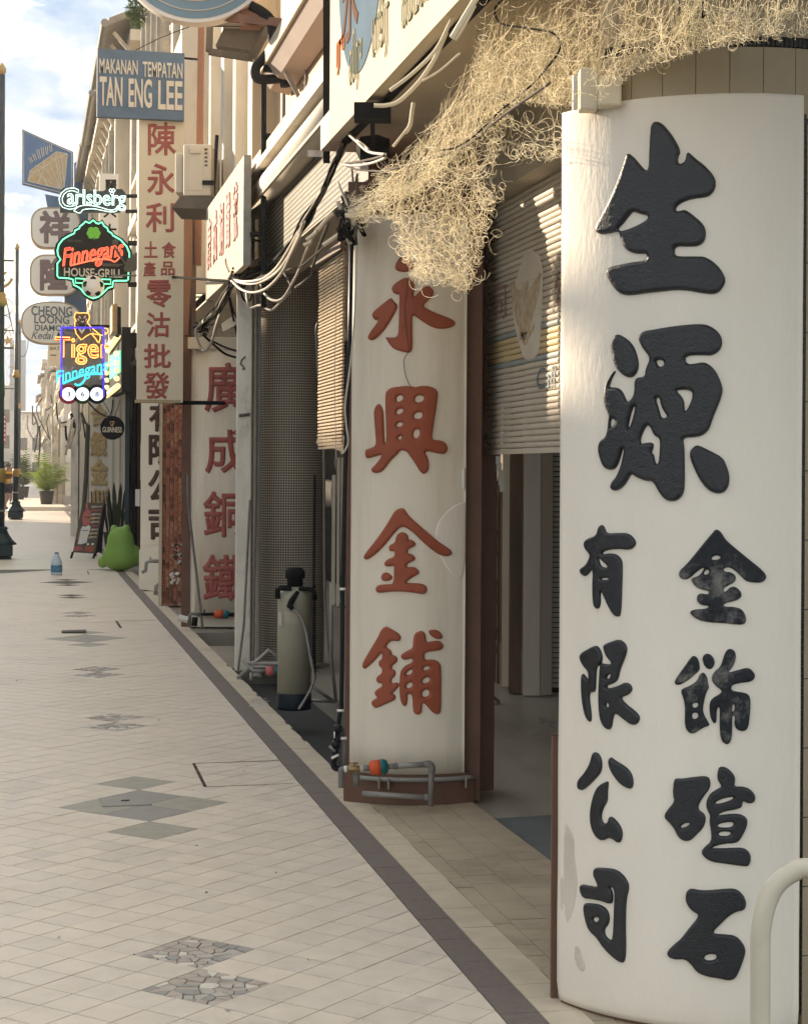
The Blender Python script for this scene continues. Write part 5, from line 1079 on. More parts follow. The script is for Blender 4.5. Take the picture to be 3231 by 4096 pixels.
for (bx,ch,cb) in (((123,828,322,992),'祥',(162,845,276,968)),((119,1017,318,1180),'隆',(164,1036,268,1157))):
    pn=MB(); pn.prism([onY(u,v,YP) for u,v in rrect(*bx,58)],(0,.3,0)); p=pn.build('lozenge',M['rim'],py)
    b2=(bx[0]+6,bx[1]+6,bx[2]-6,bx[3]-6); m=MB(); m.prism([onY(u,v,YP-.012) for u,v in rrect(*b2,54)],(0,.011,0)); m.build('face',M['loz'],p)
    cjk(ch,cb,fY(YP-.0125),M['mauve'],p,5.,.02,6,2.4)
def superell(u0,v0,u1,v1,e=2.6,n=48):
    cx,cy,rx,ry=(u0+u1)/2,(v0+v1)/2,(u1-u0)/2,(v1-v0)/2
    return [(cx+rx*math.copysign(abs(math.cos(t))**(2/e),math.cos(t)),cy+ry*math.copysign(abs(math.sin(t))**(2/e),math.sin(t))) for t in np.linspace(0,2*math.pi,n,endpoint=False)]
pn=MB(); pn.prism([onY(u,v,YP) for u,v in superell(84,1205,328,1377)],(0,.3,0)); ov=pn.build('oval_panel',M['rim'],py)
m=MB(); m.prism([onY(u,v,YP-.012) for u,v in superell(90,1211,322,1371)],(0,.011,0)); m.build('face',M['loz'],ov)
fo=planeY(YP-.0125)
for s,bx,sh_ in (('CHEONG',(125,1226,290,1261),0),('LOONG',(137,1262,277,1293),0),('DIAMOND',(139,1301,300,1322),0),('Kedai Mas',(125,1328,285,1355),.35)):
    text_on(s,fo,*bx,M['slate'],ov,(.02 if not sh_ else .004),sh_,.01)
# neon lager sign
YC=27.2
cs=thing('neon_sign','dark green board with white neon script above the shield shaped neon sign','neon sign',onY(370,840,YC))
zc_=.24024
def C(x,y): return (180+x*zc_,680+y*zc_)
prismY(cs,'board','post',YC,[C(*p) for p in ((250,340),(300,300),(560,300),(600,350),(960,345),(1050,310),(1280,310),(1340,380),(1350,600),(1250,700),(250,700))],.08)
g_=glyph_tubes('C',planeY(YC),*C(235,300),*C(560,645),.006,.15); g_.build('neon_tube',NE['white'],cs)
g_=glyph_tubes('arlsberg',planeY(YC),*C(370,345),*C(1345,645),.006,.0); g_.build('neon_tube',NE['white'],cs)
m=MB()
for P in ([(480,675),(560,605),(700,582),(900,612),(1080,662),(1170,645),(1215,590),(1250,620)],[(480,675),(580,712),(640,655),(800,642),(950,668),(1080,692),(1180,682),(1220,620)]): m.tube(smooth_pts([onY(*C(*p),YC-.02) for p in P],4),.006,5)
for cx,cy in ((1095,335),(1140,335),(1117,385)): m.tube([onY(*C(cx+26*math.cos(t),cy+26*math.sin(t)),YC-.02) for t in np.linspace(0,6.283,12,endpoint=False)],.005,4,closed=True)
m.build('neon_tube',NE['white'],cs)
for a,b in ((1340,430),(1340,685)):
    m=MB(); m.bar(onY(*C(a,b),YC+.04),onY(*C(a+400,b),YC+.04),.05,.05); m.build('bracket',M['black'],cs)
# shield shaped pub sign
YF=27.
fs=thing('neon_sign','shield shaped dark pub sign with a green neon outline and a clover','neon sign',onY(370,1190,YF))
OUT=[(805,830),(850,880),(895,890),(945,860),(985,930),(1040,965),(1050,1010),(1110,1050),(1130,1085),(1260,1160),(1360,1270),(1405,1380),(1405,1460),(1345,1560),(1392,1680),(1385,1820),(1360,1840),(1150,1840),(1130,1860),(1125,1940),(1050,1960),(1000,2010),(950,2060),(880,2110),(800,2135),(720,2100),(650,2050),(600,1980),(560,1950),(480,1910),(465,1820),(400,1800),(230,1790),(205,1760),(205,1550),(260,1490),(220,1420),(205,1340),(230,1240),(300,1150),(400,1090),(490,1050),(500,1000),(570,970),(580,935),(640,890),(670,850),(740,880)]
cx,cy=805,1480
ob=[(cx+(x-cx)*1.085+(0),cy+(y-cy)*1.065) for x,y in OUT]
prismY(fs,'board','black',YF,[C(*p) for p in ob],.12)
m=MB(); m.tube([onY(*C(*p),YF-.015) for p in OUT],.011,6,closed=True)
for T_ in ([(505,1800),(680,1810),(645,1880),(510,1875)],[(920,1815),(1095,1820),(1090,1895),(955,1890)]): m.tube([onY(*C(*p),YF-.015) for p in T_],.009,5,closed=True)
m.build('neon_outline',NE['green'],fs,True)
fF=planeY(YF-.001)
lob=[]
for a,b,r in ((768,1003,58),(842,1003,58),(805,1045,40),(740,1050,48),(762,1095,48),(880,1050,48),(858,1095,48)): lob.append([C(a+r*math.cos(t),b+r*math.sin(t)) for t in np.linspace(0,6.283,14,endpoint=False)])
lob.append([C(806,1060),C(818,1060),C(826,1165),C(812,1165)])
relief('clover',lob,[],fY(YF-.001),1.2,4,.02,NE['leafl'],fs)
rt=R(7)
text_on('Finnegans',fF,*C(295,1240),*C(1300,1600),M['red2'],fs,.02,.3,.01,'lettering',.002,rt)
glyph_tubes('Finnegans',fF,*C(295,1240),*C(1300,1600),.0065,.3,rt).build('neon_tube',NE['red'],fs)
m=MB(); m.tube(smooth_pts([onY(*C(*p),YF-.02) for p in ((420,1590),(700,1520),(900,1480),(1080,1490),(1170,1520),(1290,1400))],4),.012,6); m.build('neon_tube',NE['red'],fs)
text_on('HOUSE-GRILL',fF,*C(315,1650),*C(1290,1765),M['lett'],fs,.018,0,.01)
text_on('RESTORAN',fF,*C(380,1162),*C(605,1192),M['cabg'],fs,.01,0,.006)
for a,b,c,d in ((880,1560,1290,1572),(955,1586,1240,1596)): sign_plane_box(fs,'rule','cabg',YF-.006,*C(a,b),*C(c,d),.005)
bc_=C(802,1935); rb=30.
m=MB(); m.lathe([(.0,-.09),(.08,-.075),(.14,-.04),(.165,.0),(.165,.03)],onY(*bc_,YF-.03),28,axis=Vector((0,1,0))); bl_=m.build('football',M['loz'],fs,True)
m=MB()
for a,r0,sz_ in [(0,0,.052)]:
    pass
cB=onY(*bc_,YF-.125); bx_=Vector((1,0,0))
for k in range(6):
    if k==5: ccx,ccz,ss=0,0,0
    ang=R(90+72*k); c2=cB+Vector((.118*math.cos(ang),.034,.118*math.sin(ang))) if k<5 else cB
    if k==5: continue
    m.prism([c2+Vector((.046*math.cos(t+ang),0,.046*math.sin(t+ang))) for t in np.linspace(0,6.283,5,endpoint=False)],(0,.02,0))
m.build('patches',M['black'],bl_)
for b in (1215,1905):
    m=MB(); m.bar(onY(*C(1380,b),YF+.06),onY(*C(1720,b),YF+.06),.07,.07); m.build('bracket',M['black'],fs)
# cloth lamp shade leaning beside the pub sign
m=MB(); pts=[C(*p) for p in ((1320,1600),(1380,1470),(1540,1350),(1540,1640),(1420,1680),(1340,1660))]; m.prism([onY(u,v,YF-.3) for u,v in pts],(0,.2,0)); m.tube([onY(*C(1150,1270),YF-.2),onY(*C(1340,1560),YF-.2)],.018,6); m.lathe([(.0,-.05),(.05,-.02),(.05,.02),(0,.05)],onY(*C(1172,1200),YF-.2),10)
single('spotlight_arm',m,M['cabg'],'grey spotlight arm with a round head in front of the shield shaped sign','lamp',onY(*C(1340,1600),YF-.3))
# tiger neon sign
YT=30.2
ti=thing('neon_sign','neon beer sign with a big cat, orange and blue lettering and three lit balls','neon sign',onY(330,1590,YT))
zt=.2225
def Tg(x,y): return (200+x*zt,1200+y*zt)
def tb(P,r,mm,nm='neon_tube',cl=False,dy=-.015,sub=0):
    q=[onY(*Tg(*p),YT+dy) for p in P]; q=smooth_pts(q,sub,cl) if sub else q
    m=MB(); m.tube(q,r,6,closed=cl); return m.build(nm,mm,ti,True)
pn=mat('smoky_acrylic',(.09,.09,.10),.25,.05,3)
b=pn.node_tree.nodes['Principled BSDF']; b.inputs['Alpha'].default_value=.55
prismY(ti,'acrylic_panel',pn,YT+.03,[Tg(*p) for p in ((205,500),(965,500),(965,1730),(205,1730))],.012)
for P in ([(205,490),(205,1735)],[(965,490),(965,1735)],[(205,495),(965,495)]): tb(P,.02,NE['blue'],'frame_tube')
tb([(205,1715),(965,1715)],.03,M['black'],'frame_bar',dy=.05)
m=MB(); m.bar(onY(*Tg(420,460),YT),onY(*Tg(1115,470),YT),.045,.045); m.build('bracket',M['black'],ti)
CAT=[(480,215),(530,235),(600,225),(690,238),(712,300),(700,345),(665,400),(700,440),(740,485),(800,540),(870,600),(905,625),(900,700),(880,770),(850,740),(820,690),(740,600),(660,640),(560,700),(470,590),(445,500),(445,400),(470,370),(435,310),(450,250)]
prismY(ti,'cat_body','grime',YT+.0,[Tg(*p) for p in CAT],.02)
tb(CAT[:17]+[(900,625),(940,632),(1000,610),(1045,570),(1040,520),(990,500),(950,540),(970,585),(1000,575)],.008,NE['orange'],dy=-.02); tb([(900,630),(905,680),(880,770),(850,745),(820,690),(740,600),(660,640),(560,715),(470,600),(445,500),(445,400),(470,370),(435,310),(450,250),(480,215)],.008,NE['orange'],dy=-.02)
for k in range(4):
    o=k*46; P=[(485+k*10,430+o*.6),(530+k*8,500+o*.5),(570,560+o*.3),(610-k*6,500+o*.5),(655-k*10,430+o*.6)] ; tb(P,.011,M['loz'],'stripe',dy=-.012)
for P in ([(520,290),(555,330)],[(640,285),(610,330)],[(560,380),(585,395),(610,378)],[(500,330),(520,370)],[(660,330),(640,375)],[(700,500),(740,560)],[(760,560),(800,620)]): tb(P,.010,M['loz'],'stripe',dy=-.012)
fT=planeY(YT-.002)
text_on('Tiger',fT,*Tg(95,690),*Tg(1065,1140),M['red2'],ti,.02,0,.012)
glyph_tubes('Tiger',fT,*Tg(90,685),*Tg(1070,1145),.009).build('neon_tube',NE['orange'],ti)
text_on('Finnegans',fT,*Tg(108,1120),*Tg(1035,1500),NE['cyan'],ti,.012,.25,.02,'lettering',.02,R(13))
tb([(225,1500),(450,1405),(650,1335),(950,1325)],.022,NE['cyan'],dy=-.03,sub=4); tb([(640,1330),(625,1430),(560,1510),(490,1530),(445,1500)],.02,NE['cyan'],dy=-.03,sub=4)
for x,mm,ch in ((333,'redcl','3'),(585,'leafg','6'),(845,'navy','8')):
    c=onY(*Tg(x,1690),YT-.02); m=MB(); m.lathe([(.165,0),(.165,.05)],c,28,axis=Vector((0,1,0))); bb_=m.build('ball',M[mm],ti)
    m=MB(); m.lathe([(.112,-.006),(.112,.004)],c,24,axis=Vector((0,1,0))); m.build('disc',NE['ball'],bb_)
    text_on(ch,planeY(YT-.03),*Tg(x-32,1645),*Tg(x+34,1735),M['navy'],bb_,.02,0,.004)
# green lit box sign and lamp tubes parallel to the street
XG=1.50
gs=thing('lit_box_sign','bright green lit sign with bulbs set along the wall right of the cat sign','neon sign',onX(460,1500,XG))
def gX(x,y): return onX(*Tg(x,y),XG)
m=MB(); m.prism([gX(*p) for p in ((1082,560),(1290,480),(1290,1640),(1070,1740))],(.15,0,0)); m.build('box',M['black'],gs)
for k in range(9):
    f=k/9; x0=1095+f*185; m=MB(); yt=1010-f*110; ybm=1420-f*140
    a,b,c,d=gX(x0,yt),gX(x0+14,yt-8),gX(x0+14,ybm-10),gX(x0,ybm); m.prism([p+Vector((-.02,0,0)) for p in (a,b,c,d)],(.018,0,0)); m.build('lit_letter',NE['lime'],gs)
for P in ([(1090,905),(1275,650)],[(1070,1715),(1275,1545)]):
    m=MB(); m.tube([gX(*p)+Vector((-.05,0,0)) for p in P],.05,8); m.build('lamp_tube',NE['warm'],gs,True)
for p in ((1075,1310),(1078,1440),(1080,1570),(1268,1130),(1272,1260),(1265,1410),(1265,960),(1075,1170)):
    m=MB(); m.lathe([(.0,-.05),(.04,-.03),(.05,0),(.04,.03),(0,.05)],gX(*p)+Vector((-.06,0,0)),8); m.build('bulb',NE['warm'],gs,True)
# yellow and black box sign seen edge on
m=MB(); m.prism([onY(u,v,28.5) for u,v in ((449,1216),(470,1213),(470,1330),(449,1325))],(0,.8,0)); m.build if 0 else None
bx_=single('box_sign',m,M['gold'],'narrow yellow box sign seen edge on above the green lit sign','sign',onY(460,1330,28.5))
m=MB(); m.prism([onY(u,v,28.45) for u,v in ((470.5,1225),(484,1228),(484,1335),(470.5,1330))],(0,.85,0)); single('box_sign',m,M['black'],'dark box sign seen edge on beside the yellow box sign','sign',onY(478,1335,28.4))
# round black stout sign
YG=26.6
gu=thing('round_sign','round black hanging sign with pale lettering and a small harp','sign',onY(450,1711,YG))
cG=onY(450,1711,YG); rg=48*26.2/7130
m=MB(); m.lathe([(rg,0),(rg,.05)],cG,40,axis=Vector((0,1,0))); m.build('disc',M['black'],gu)
text_on('GUINNESS',planeY(YG-.001),410,1708,487,1729,M['lett'],gu,.01,0,.006)
m=MB(); hp=[(440,1686),(458,1686),(455,1692),(450,1704),(446,1704),(441,1694)]; m.tube([onY(u,v,YG-.006) for u,v in hp],.005,4,closed=True); m.tube([onY(449,1687,YG-.006),onY(449,1702,YG-.006)],.003,4); m.build('harp',M['gold'],gu)
m=MB(); m.tube([onY(448,1664,YG),onY(410,1600,YG+.4)],.006,4); m.tube([onY(460,1664,YG),onY(480,1600,YG+.4)],.006,4); m.build('cord',M['black'],gu)
# small cream sign far behind
YB=60.
ba=thing('hanging_sign','small cream sign with brown letters partly behind the cat sign','sign',onY(240,1460,YB))
sign_plane_box(ba,'board','sign_c',YB,192,1377,300,1462,.15)
text_on('BATIK',planeY(YB-.001),200,1387,262,1399,M['grime'],ba,.01)
sign_plane_box(ba,'rule','grime',YB-.01,201,1418,225,1422,.008)
# pale grey board and red banner far off
YH=118.
m=MB(); a=onY(38,1642,YH); b=onY(104,1360,YH); m.box(a.x,b.x,YH,YH+.4,a.z,b.z); gy=single('hoarding',m,M['greysign'],'tall blank pale grey board far down the street behind the lamp posts','board',((a.x+b.x)/2,YH,a.z))
YR=100.
m=MB(); a=onY(6,1775,YR); b=onY(25,1658,YR); m.box(a.x,b.x,YR,YR+.1,a.z,b.z); rbn=thing('banner','red hanging banner with pale marks far off at the left edge','banner',a); m.build('cloth',M['redcl'],rbn)
for k in range(6): sign_plane_box(rbn,'mark','loz',YR-.01,10,1664+k*18,21,1672+k*18,.008)
# ================================================================== SHOPHOUSES further along the street
def shophouse(y0,y1,X,H,wallm,label,eave=None,parap=.8,floors=2,colm='cream2',base_z=0.,shutm='shutterg',ribs=True,name='shophouse',mirror=1,roofm='roof',cols=True,gf=3.5,shp=.22):
    """a two or three storey terrace house, upper floors carried over the walkway on columns"""
    t=thing(name,label,'building',(X*mirror,(y0+y1)/2,base_z))
    def b(nm,mm,x0,x1,a,c,d,e):
        if mirror<0: x0,x1=-x1,-x0
        m=MB(); m.box(x0,x1,a,c,d,e); return m.build(nm,M[mm],t)
    b('wall',wallm,X,X+8,y0,y1-.02,gf,H)
    b('party_wall',colm,X-.12,X,y0-.02,y0+.28,gf,H+parap*.7)
    b('shopfront','dark',X+2.4,X+2.6,y0,y1-.02,base_z,gf)
    if cols:
        b('column',colm,X-.05,X+.5,y0-.02,y0+.5,base_z,gf); b('column_base','st_mid',X-.12,X+.57,y0-.1,y0+.58,base_z,base_z+.35); b('capital',colm,X-.12,X+.57,y0-.09,y0+.57,gf-.32,gf-.12)
    b('ledge',colm,X-.28,X,y0,y1-.02,gf-.02,gf+.16)
    fh=(H-gf)/floors
    for f in range(floors):
        z=gf+f*fh
        if f: b('string_course',colm,X-.16,X,y0+.3,y1-.02,z-.1,z+.06)
        n=max(2,int((y1-y0)/1.7)); st=(y1-y0-.6)/n
        for k in range(n):
            a=y0+.45+k*st
            b('window','glass',X-.02,X+.01,a,a+st*.62,z+.8,z+fh-.55)
            b('shutter',shutm,X-shp,X-.02,a-.05,a-.005,z+.8,z+fh-.55)
            b('sill',colm,X-.13,X,a-.1,a+st*.7,z+.7,z+.78); b('hood',colm,X-.18,X,a-.1,a+st*.7,z+fh-.5,z+fh-.4)
            if ribs: b('pilaster',colm,X-.14,X,a+st*.74,a+st*.9,z+.1,z+fh-.15)
    b('cornice',colm,X-.4,X,y0,y1-.02,H-.18,H); b('parapet',wallm,X-.1,X+.15,y0,y1-.02,H,H+parap)
    if eave:
        m=MB(); x0,x1=X-eave,X+4; P=[(x0*mirror,y0,H+.05),(x0*mirror,y0,H+.16),(x1*mirror,y0,H+2.3),(x1*mirror,y0,H+2.1)]; m.prism(P,(0,y1-y0-.03,0)); m.build('roof',M[roofm],t)
        m=MB(); m.tube([((X-eave-.06)*mirror,y0,H+.08),((X-eave-.06)*mirror,y1,H+.08)],.07,8); m.build('gutter',M['steel'],t)
        n=int((y1-y0)/.9)
        for k in range(n): m=MB(); yy=y0+.4+k*.9; m.bar((X*mirror,yy,H-.7),((X-eave+.1)*mirror,yy,H+.02),.06,.06); m.build('strut',M['weather'],t)
    return t
hA=shophouse(24.5,29.4,2.02,10.6,'weather','ornate weathered shophouse with plants growing on its parapet above the pub signs',None,1.6,2,'cream2',ribs=True,shp=.1,cols=False)
# ornate facade of that shophouse: columns, urn and bush
m=MB()
for y in (25.2,26.4,27.6,28.8): m.lathe([(.16,0),(.16,2.6),(.2,2.62),(.2,2.8),(.14,2.85)],(1.88,y,6.9),12)
m.build('engaged_columns',M['weather'],hA,True)
for k in range(5): m=MB(); m.lathe([(.05,0),(.22,.15),(.25,.5),(.12,.7),(.14,.95),(.03,1.2)],(1.86,25.0+k*1.0,10.4),10); m.build('urn',M['weather'],hA,True)
def leafmass(name,label,cat,c,sx,sy,sz,n,mm,leaf=.1,group=None):
    m=MB()
    for k in range(n):
        d=Vector(rng.normal(0,1,3)); d.normalize(); r=rng.random()**.4; p=Vector(c)+Vector((d.x*sx*r,d.y*sy*r,d.z*sz*r)); a=Vector(rng.normal(0,1,3)).normalized(); bb=a.orthogonal().normalized(); l=leaf*(.6+.8*rng.random())
        m.add([p-a*l,p+bb*l*.35,p+a*l,p-bb*l*.35],[(0,1,2,3)])
    o=m.build(name,M[mm],None,False,c); tag(o,label,cat,group); return o
leafmass('bush','small green bush growing from the parapet of the ornate weathered shophouse','plant',at(545,45,27),.16,.16,.26,260,'leafg',.05)
hB=shophouse(29.6,34.6,2.0,8.9,'weather','grey shophouse with deep timber eaves behind the diamond pylon sign',.75,.1,2,'cream2',cols=False)
hC=shophouse(34.7,40.2,1.72,8.8,'cream2','pale shophouse with peeling gold characters on its column',.5,.1,2,'cream2',cols=False)
hD=shophouse(40.3,46.5,1.70,8.8,'cream','cream shophouse with struts under the eaves next to the pylon sign',.5,.1,2,'cream2')
hE=shophouse(46.6,53.0,1.74,9.2,'weather','weathered shophouse with dark shutters beyond the pylon sign',.45,.2,2,'weather')
hF=shophouse(53.1,60.0,1.70,9.0,'cream2','pale shophouse with pilasters before the cross street',.4,.3,2,'cream2')
hG=shophouse(60.1,66.8,1.72,8.0,'peach','last peach coloured shophouse before the cross street',.4,.6,2,'cream2')
y=78.
LB=['cream corner shophouse just across the side street','weathered two storey shophouse second from the side street','pale shophouse with many cables third beyond the side street','peach shophouse far down the row of columns','grey white shophouse farther down the row','cream shophouse near the far end of the row','pale small shophouse at the far end of the row','last visible weathered shophouse of the row']
for k,(d,Hh,mm) in enumerate(((7,8.6,'cream2'),(7,7.4,'weather'),(8,8.8,'cream2'),(8,7.0,'peach'),(9,8.2,'weather'),(10,7.6,'cream'),(12,8.4,'cream2'),(14,7.2,'weather'))):
    Xk=1.62+.02*(k%3)-(.45 if k>3 else 0); t=shophouse(y,y+d,Xk,Hh,mm,LB[k],.5 if k%2 else None,.7,2,'cream2' if k%2 else 'weather',.15); y+=d+.1
# big rounded columns on stone bases at the corner across the side street
for i,(u0,u1) in enumerate(((203,232),(234,272))):
    a=at((u0+u1)/2,2033,77.); a.z=.15; r=(u1-u0)/2/7130*77
    t=thing('column',['grey round column on a rough stone base at the corner, the one nearer the street','pale green round column on a rough stone base beside the side street'][i],'column',a)
    m=MB(); m.lathe([(r*.92,.9),(r*.88,3.4),(r*1.15,3.5),(r*1.15,3.8)],a,20); m.build('shaft',M['loz'] if i else M['weather'],t,True)
    m=MB(); m.lathe([(r*1.25,0),(r*1.2,.42),(r*1.0,.5),(r*.95,.9)],a,12); m.build('base',M['st_mid'],t)
# grey plastered columns along the walkway in front of the shops
cl_=[(283,312,2075,44,'weather','grey weathered square column beside the gold lettered white column','loz'),(318,352,2110,38.5,'cream2','cream half round column left of the gold lettered white column','cream2')]
for u0,u1,v,Zc,mm,lab,_ in cl_:
    a=at(u0,1885,Zc); b=at(u1,1885,Zc); a.z=b.z=0; m=MB(); m.prism([a,b,b+FW*.5,a+FW*.5],(0,0,3.7)); o=single('column',m,M[mm],lab,'column',a); 
gl=thing('column','white column with peeling gold characters behind the black round sign','column',at(430,1885,37)*1)
a=at(356,1885,37.); b=at(515,1885,37.); a.z=b.z=0; m=MB(); m.prism([a,b,b+FW*.5,a+FW*.5],(0,0,4.2)); m.build('shaft',M['white2'],gl)
for u0,u1 in ((446,452),(474,480)):
    a=at(u0,1885,36.97); b=at(u1,1885,36.97); a.z=b.z=0; m=MB(); m.prism([a,b,b+FW*.02,a+FW*.02],(0,0,4.1)); m.build('groove',M['cream2'],gl)
fGd=lambda u,v,h: at(u,v,36.97-h)
for ch,bx in (('合',(366,1618,424,1700)),('銀',(364,1730,424,1822)),('金',(365,1838,428,1935)),('行',(366,1960,424,2045))): cjk(ch,bx,fGd,M['gold'],gl,4.5,.015,6,2.4)
m=MB(); m.tube([at(u,v,36.5) for u,v in ((352,1700),(345,1900),(330,2110))],.05,6); m.tube([at(u,v,36.5) for u,v in ((325,1650),(340,1690),(352,1700))],.03,6); single('cable',m,M['grime'],'thick grey cable hanging down left of the gold lettered column','cable',at(330,2110,36.5))
# pub entrance
en=thing('pub_entrance','black framed pub entrance beside the brown lettered white column','entrance',onZ(520,2250))
for u0,u1,v0,v1,Zc,mm in ((497,520,1345,2260,31.,'post'),(524,545,1345,2235,31.2,'dark'),(487,560,1331,1390,30.8,'black'),(545,562,1390,2230,31.4,'wood')):
    a=at(u0,v1,Zc); b=at(u1,v0,Zc); a.z=max(a.z,0) ; m=MB(); m.prism([Vector((a.x,a.y,0 if v1>2100 else a.z)),Vector((b.x,b.y,0 if v1>2100 else a.z)),Vector((b.x,b.y,b.z)),Vector((a.x,a.y,b.z))],FW*.25); m.build('post' if v1>2100 else 'lintel',M[mm],en)
m=MB(); a=at(541,2025,29.2); b=at(560,1957,29.2); m.obox((a+b)/2,RT,FW,UP,(b-a).dot(RT)/2,.01,(b.z-a.z)/2); single('notice',m,M['whitep'],'white paper notice on the dark frame of the pub entrance','notice',a)
m=MB(); a=at(563,1920,26.); b=at(568,1775,26.); m.obox((a+b)/2,RT,FW,UP,.012,.02,(b.z-a.z)/2); single('menu_board',m,M['whitep'],'narrow white board edge on the brown lettered column by the pub entrance','board',a)
# ================================================================== FAR BACKDROP and the other side of the street
hl=MB(); V=[];F=[]; n=40
for i in range(n+1):
    x=-140+i*7; hh=9+4*mnoise.noise((x*.03,1.,0))+2*mnoise.noise((x*.11,4.,0)); V+= [(x,330,-1),(x,345,hh*1.2),(x,420,hh*1.6),(x,480,-1)]
for i in range(n):
    for k in range(3): F.append((i*4+k,i*4+4+k,i*4+5+k,i*4+1+k))
hl.add(V,F); struct('hill',hl,M['farhill'],None,True)
for k,(x0,x1,y0,H,mm,lab) in enumerate(((-6.5,-1.6,210,11,'farwall','pale block closing the far end of the street'),(-1.5,3.6,226,8.5,'weather','low weathered block at the far end of the street'),(-14,-6.6,190,13,'cream2','tall cream block at the far left end of the street'))):
    t=thing('building',lab,'building',((x0+x1)/2,y0,0)); m=MB(); m.box(x0,x1,y0,y0+10,0,H); m.build('wall',M[mm],t)
    for f in range(int(H/3)):
        xx=x0+.5
        while xx<x1-1.1: m=MB(); m.box(xx,xx+.9,y0-.05,y0+.02,f*3+1,f*3+2.5); m.build('window',M['glass'],t); xx+=1.5
    m=MB(); m.box(x0-.3,x1+.3,y0-.4,y0+10,H,H+.25); m.build('roof',M['roof'],t)
LL=['first','second','third','fourth','fifth','sixth','seventh','eighth','ninth','tenth','eleventh','twelfth','thirteenth','fourteenth','fifteenth']
ROW=[(6,7,6.8),(13,7.2,7.1),(20.2,3.9,7.5),(24.1,3.2,7.1),(27.3,8,8.2),(35.3,8,7.6),(43.3,8.5,7.8),(51.8,9,7.4),(60.8,9,7.6)]  # unseen row, put in for its shade; roof heights shaped to place it
for k,(y,d,Hh) in enumerate(ROW): shophouse(y,y+d-.05,9.6,Hh,['cream','weather','peach','cream2'][k%4],'%s unseen shophouse from the near end of the row across the street'%LL[k],.4,.3,1,'cream2',mirror=-1,ribs=False)
y=110.  # second unseen row, begun late so the sun comes through to the palm
for k in range(9): shophouse(y,y+8.9,9.6,[6.3,6.0,6.6][k%3],['cream2','weather','peach'][k%3],'%s unseen shophouse past the side street in the row across the street'%LL[k],.4,.3,1,'cream2',mirror=-1,ribs=False); y+=9
# ================================================================== LAMP POSTS
def lamp_post(Xp,Yp,label,top,banner=True,first=None):
    t=thing('street_lamp',label,'street lamp',(Xp,Yp,0),'dark blue ornamental lamp posts along the kerb')
    def lt(nm,mm,prof,n=20): m=MB(); m.lathe(prof,(Xp,Yp,0),n); return m.build(nm,M[mm],t,True)
    m=MB(); m.lathe([(.22,0.0),(.22,.045),(.17,.05)],(Xp,Yp,0),8); m.build('foot',M['post'],t)
    m=MB(); m.box(Xp-.245,Xp+.245,Yp-.245,Yp+.245,.06,.26); bev(m.build('plinth',M['post'],t),.015)
    lt('collar','post',[(.31,.26),(.31,.29),(.25,.34),(.17,.46),(.14,.54),(.17,.56),(.12,.6)],8)
    lt('shaft','post',[(.098,.58),(.095,1.45),(.078,1.6),(.072,4.7),(.066,4.75),(.06,top)])
    lt('ring','goldring',[(.10,1.40),(.115,1.42),(.108,1.60),(.09,1.66)])
    lt('band','steel',[(.1,.86),(.104,.87),(.104,.89),(.1,.9)])
    lt('ring','goldring',[(.08,4.62),(.12,4.66),(.12,4.72),(.09,4.78),(.10,4.84),(.075,4.88)])
    lt('finial','goldring',[(.04,top),(.075,top+.05),(.08,top+.11),(.045,top+.17),(.015,top+.22)],12)
    if banner:
        x1=Xp-.10; x0=Xp-.95
        for z in (top-.35,top-3.2): m=MB(); m.bar((x0,Yp,z),(x1,Yp,z),.05,.06); m.build('arm',M['post'],t)
        m=MB(); m.tube(smooth_pts([(Xp-.62,Yp,top-.36),(Xp-.95,Yp,top-.9),(Xp-.98,Yp,top-1.4),(Xp-.78,Yp,top-1.9),(Xp-.72,Yp,top-3.6)],5),.035,6); m.build('scroll_bar',M['post'],t,True)
        for k,(r,z) in enumerate(((.28,top-1.85),(.22,top-2.36),(.22,top-2.80),(.2,top-3.0+.0))):
            if k==3: continue
            m=MB(); m.tube([(Xp-.40+r*math.cos(a),Yp,z+r*math.sin(a)) for a in np.linspace(0,6.283,20,endpoint=False)],.014,5,closed=True); m.build('hoop',M['goldring'],t,True)
        st=[]; c=(Xp-.55,top-.85)
        for q in range(10): r=.30 if q%2==0 else .12; a=R(100+36*q); st.append((c[0]+r*math.cos(a),Yp-.02,c[1]+r*math.sin(a)))
        m=MB(); m.prism(st,(0,.03,0)); m.build('star',M['goldring'],t)
        cr=[(c[0]+.45*math.cos(a),Yp-.02,c[1]+.02+.45*math.sin(a)) for a in np.linspace(R(180),R(345),14)]+[(c[0]-.02+.40*math.cos(a),Yp-.02,c[1]+.08+.40*math.sin(a)) for a in np.linspace(R(340),R(185),12)]
        m=MB(); m.prism(cr,(0,.03,0)); m.build('crescent',M['goldring'],t)
    return t
p2=onZ(62,2078,.0); lamp_post(p2.x,p2.y,'dark blue lamp post with star and crescent bracket in front of the two people',onY(66,975,p2.y).z-.2)
p1=onZ(-4,2236); l1=lamp_post(p1.x,p1.y,'nearest dark blue lamp post, cut by the left edge of the picture',onY(16,255,p1.y).z-.2)
lamp_post(p2.x-.05,p2.y+30.,'thin distant dark blue lamp post beside the pale grey board',onY(66,975,p2.y).z-.2)
m=MB(); q=smooth_pts([(p2.x-.02,p2.y-.12,6.1),(p2.x+.35,p2.y-.12,6.0),(p2.x+.3,p2.y-.12,5.4),(p2.x+.1,p2.y-.12,5.3)],5); m.tube(q,.012,5); m.tube([(p1.x+.1,p1.y,4.75),(p2.x-.1,p2.y,6.05)],.012,5)
single('cable',m,M['cabg'],'thin cable looped between the two dark blue lamp posts','cable',q[0])
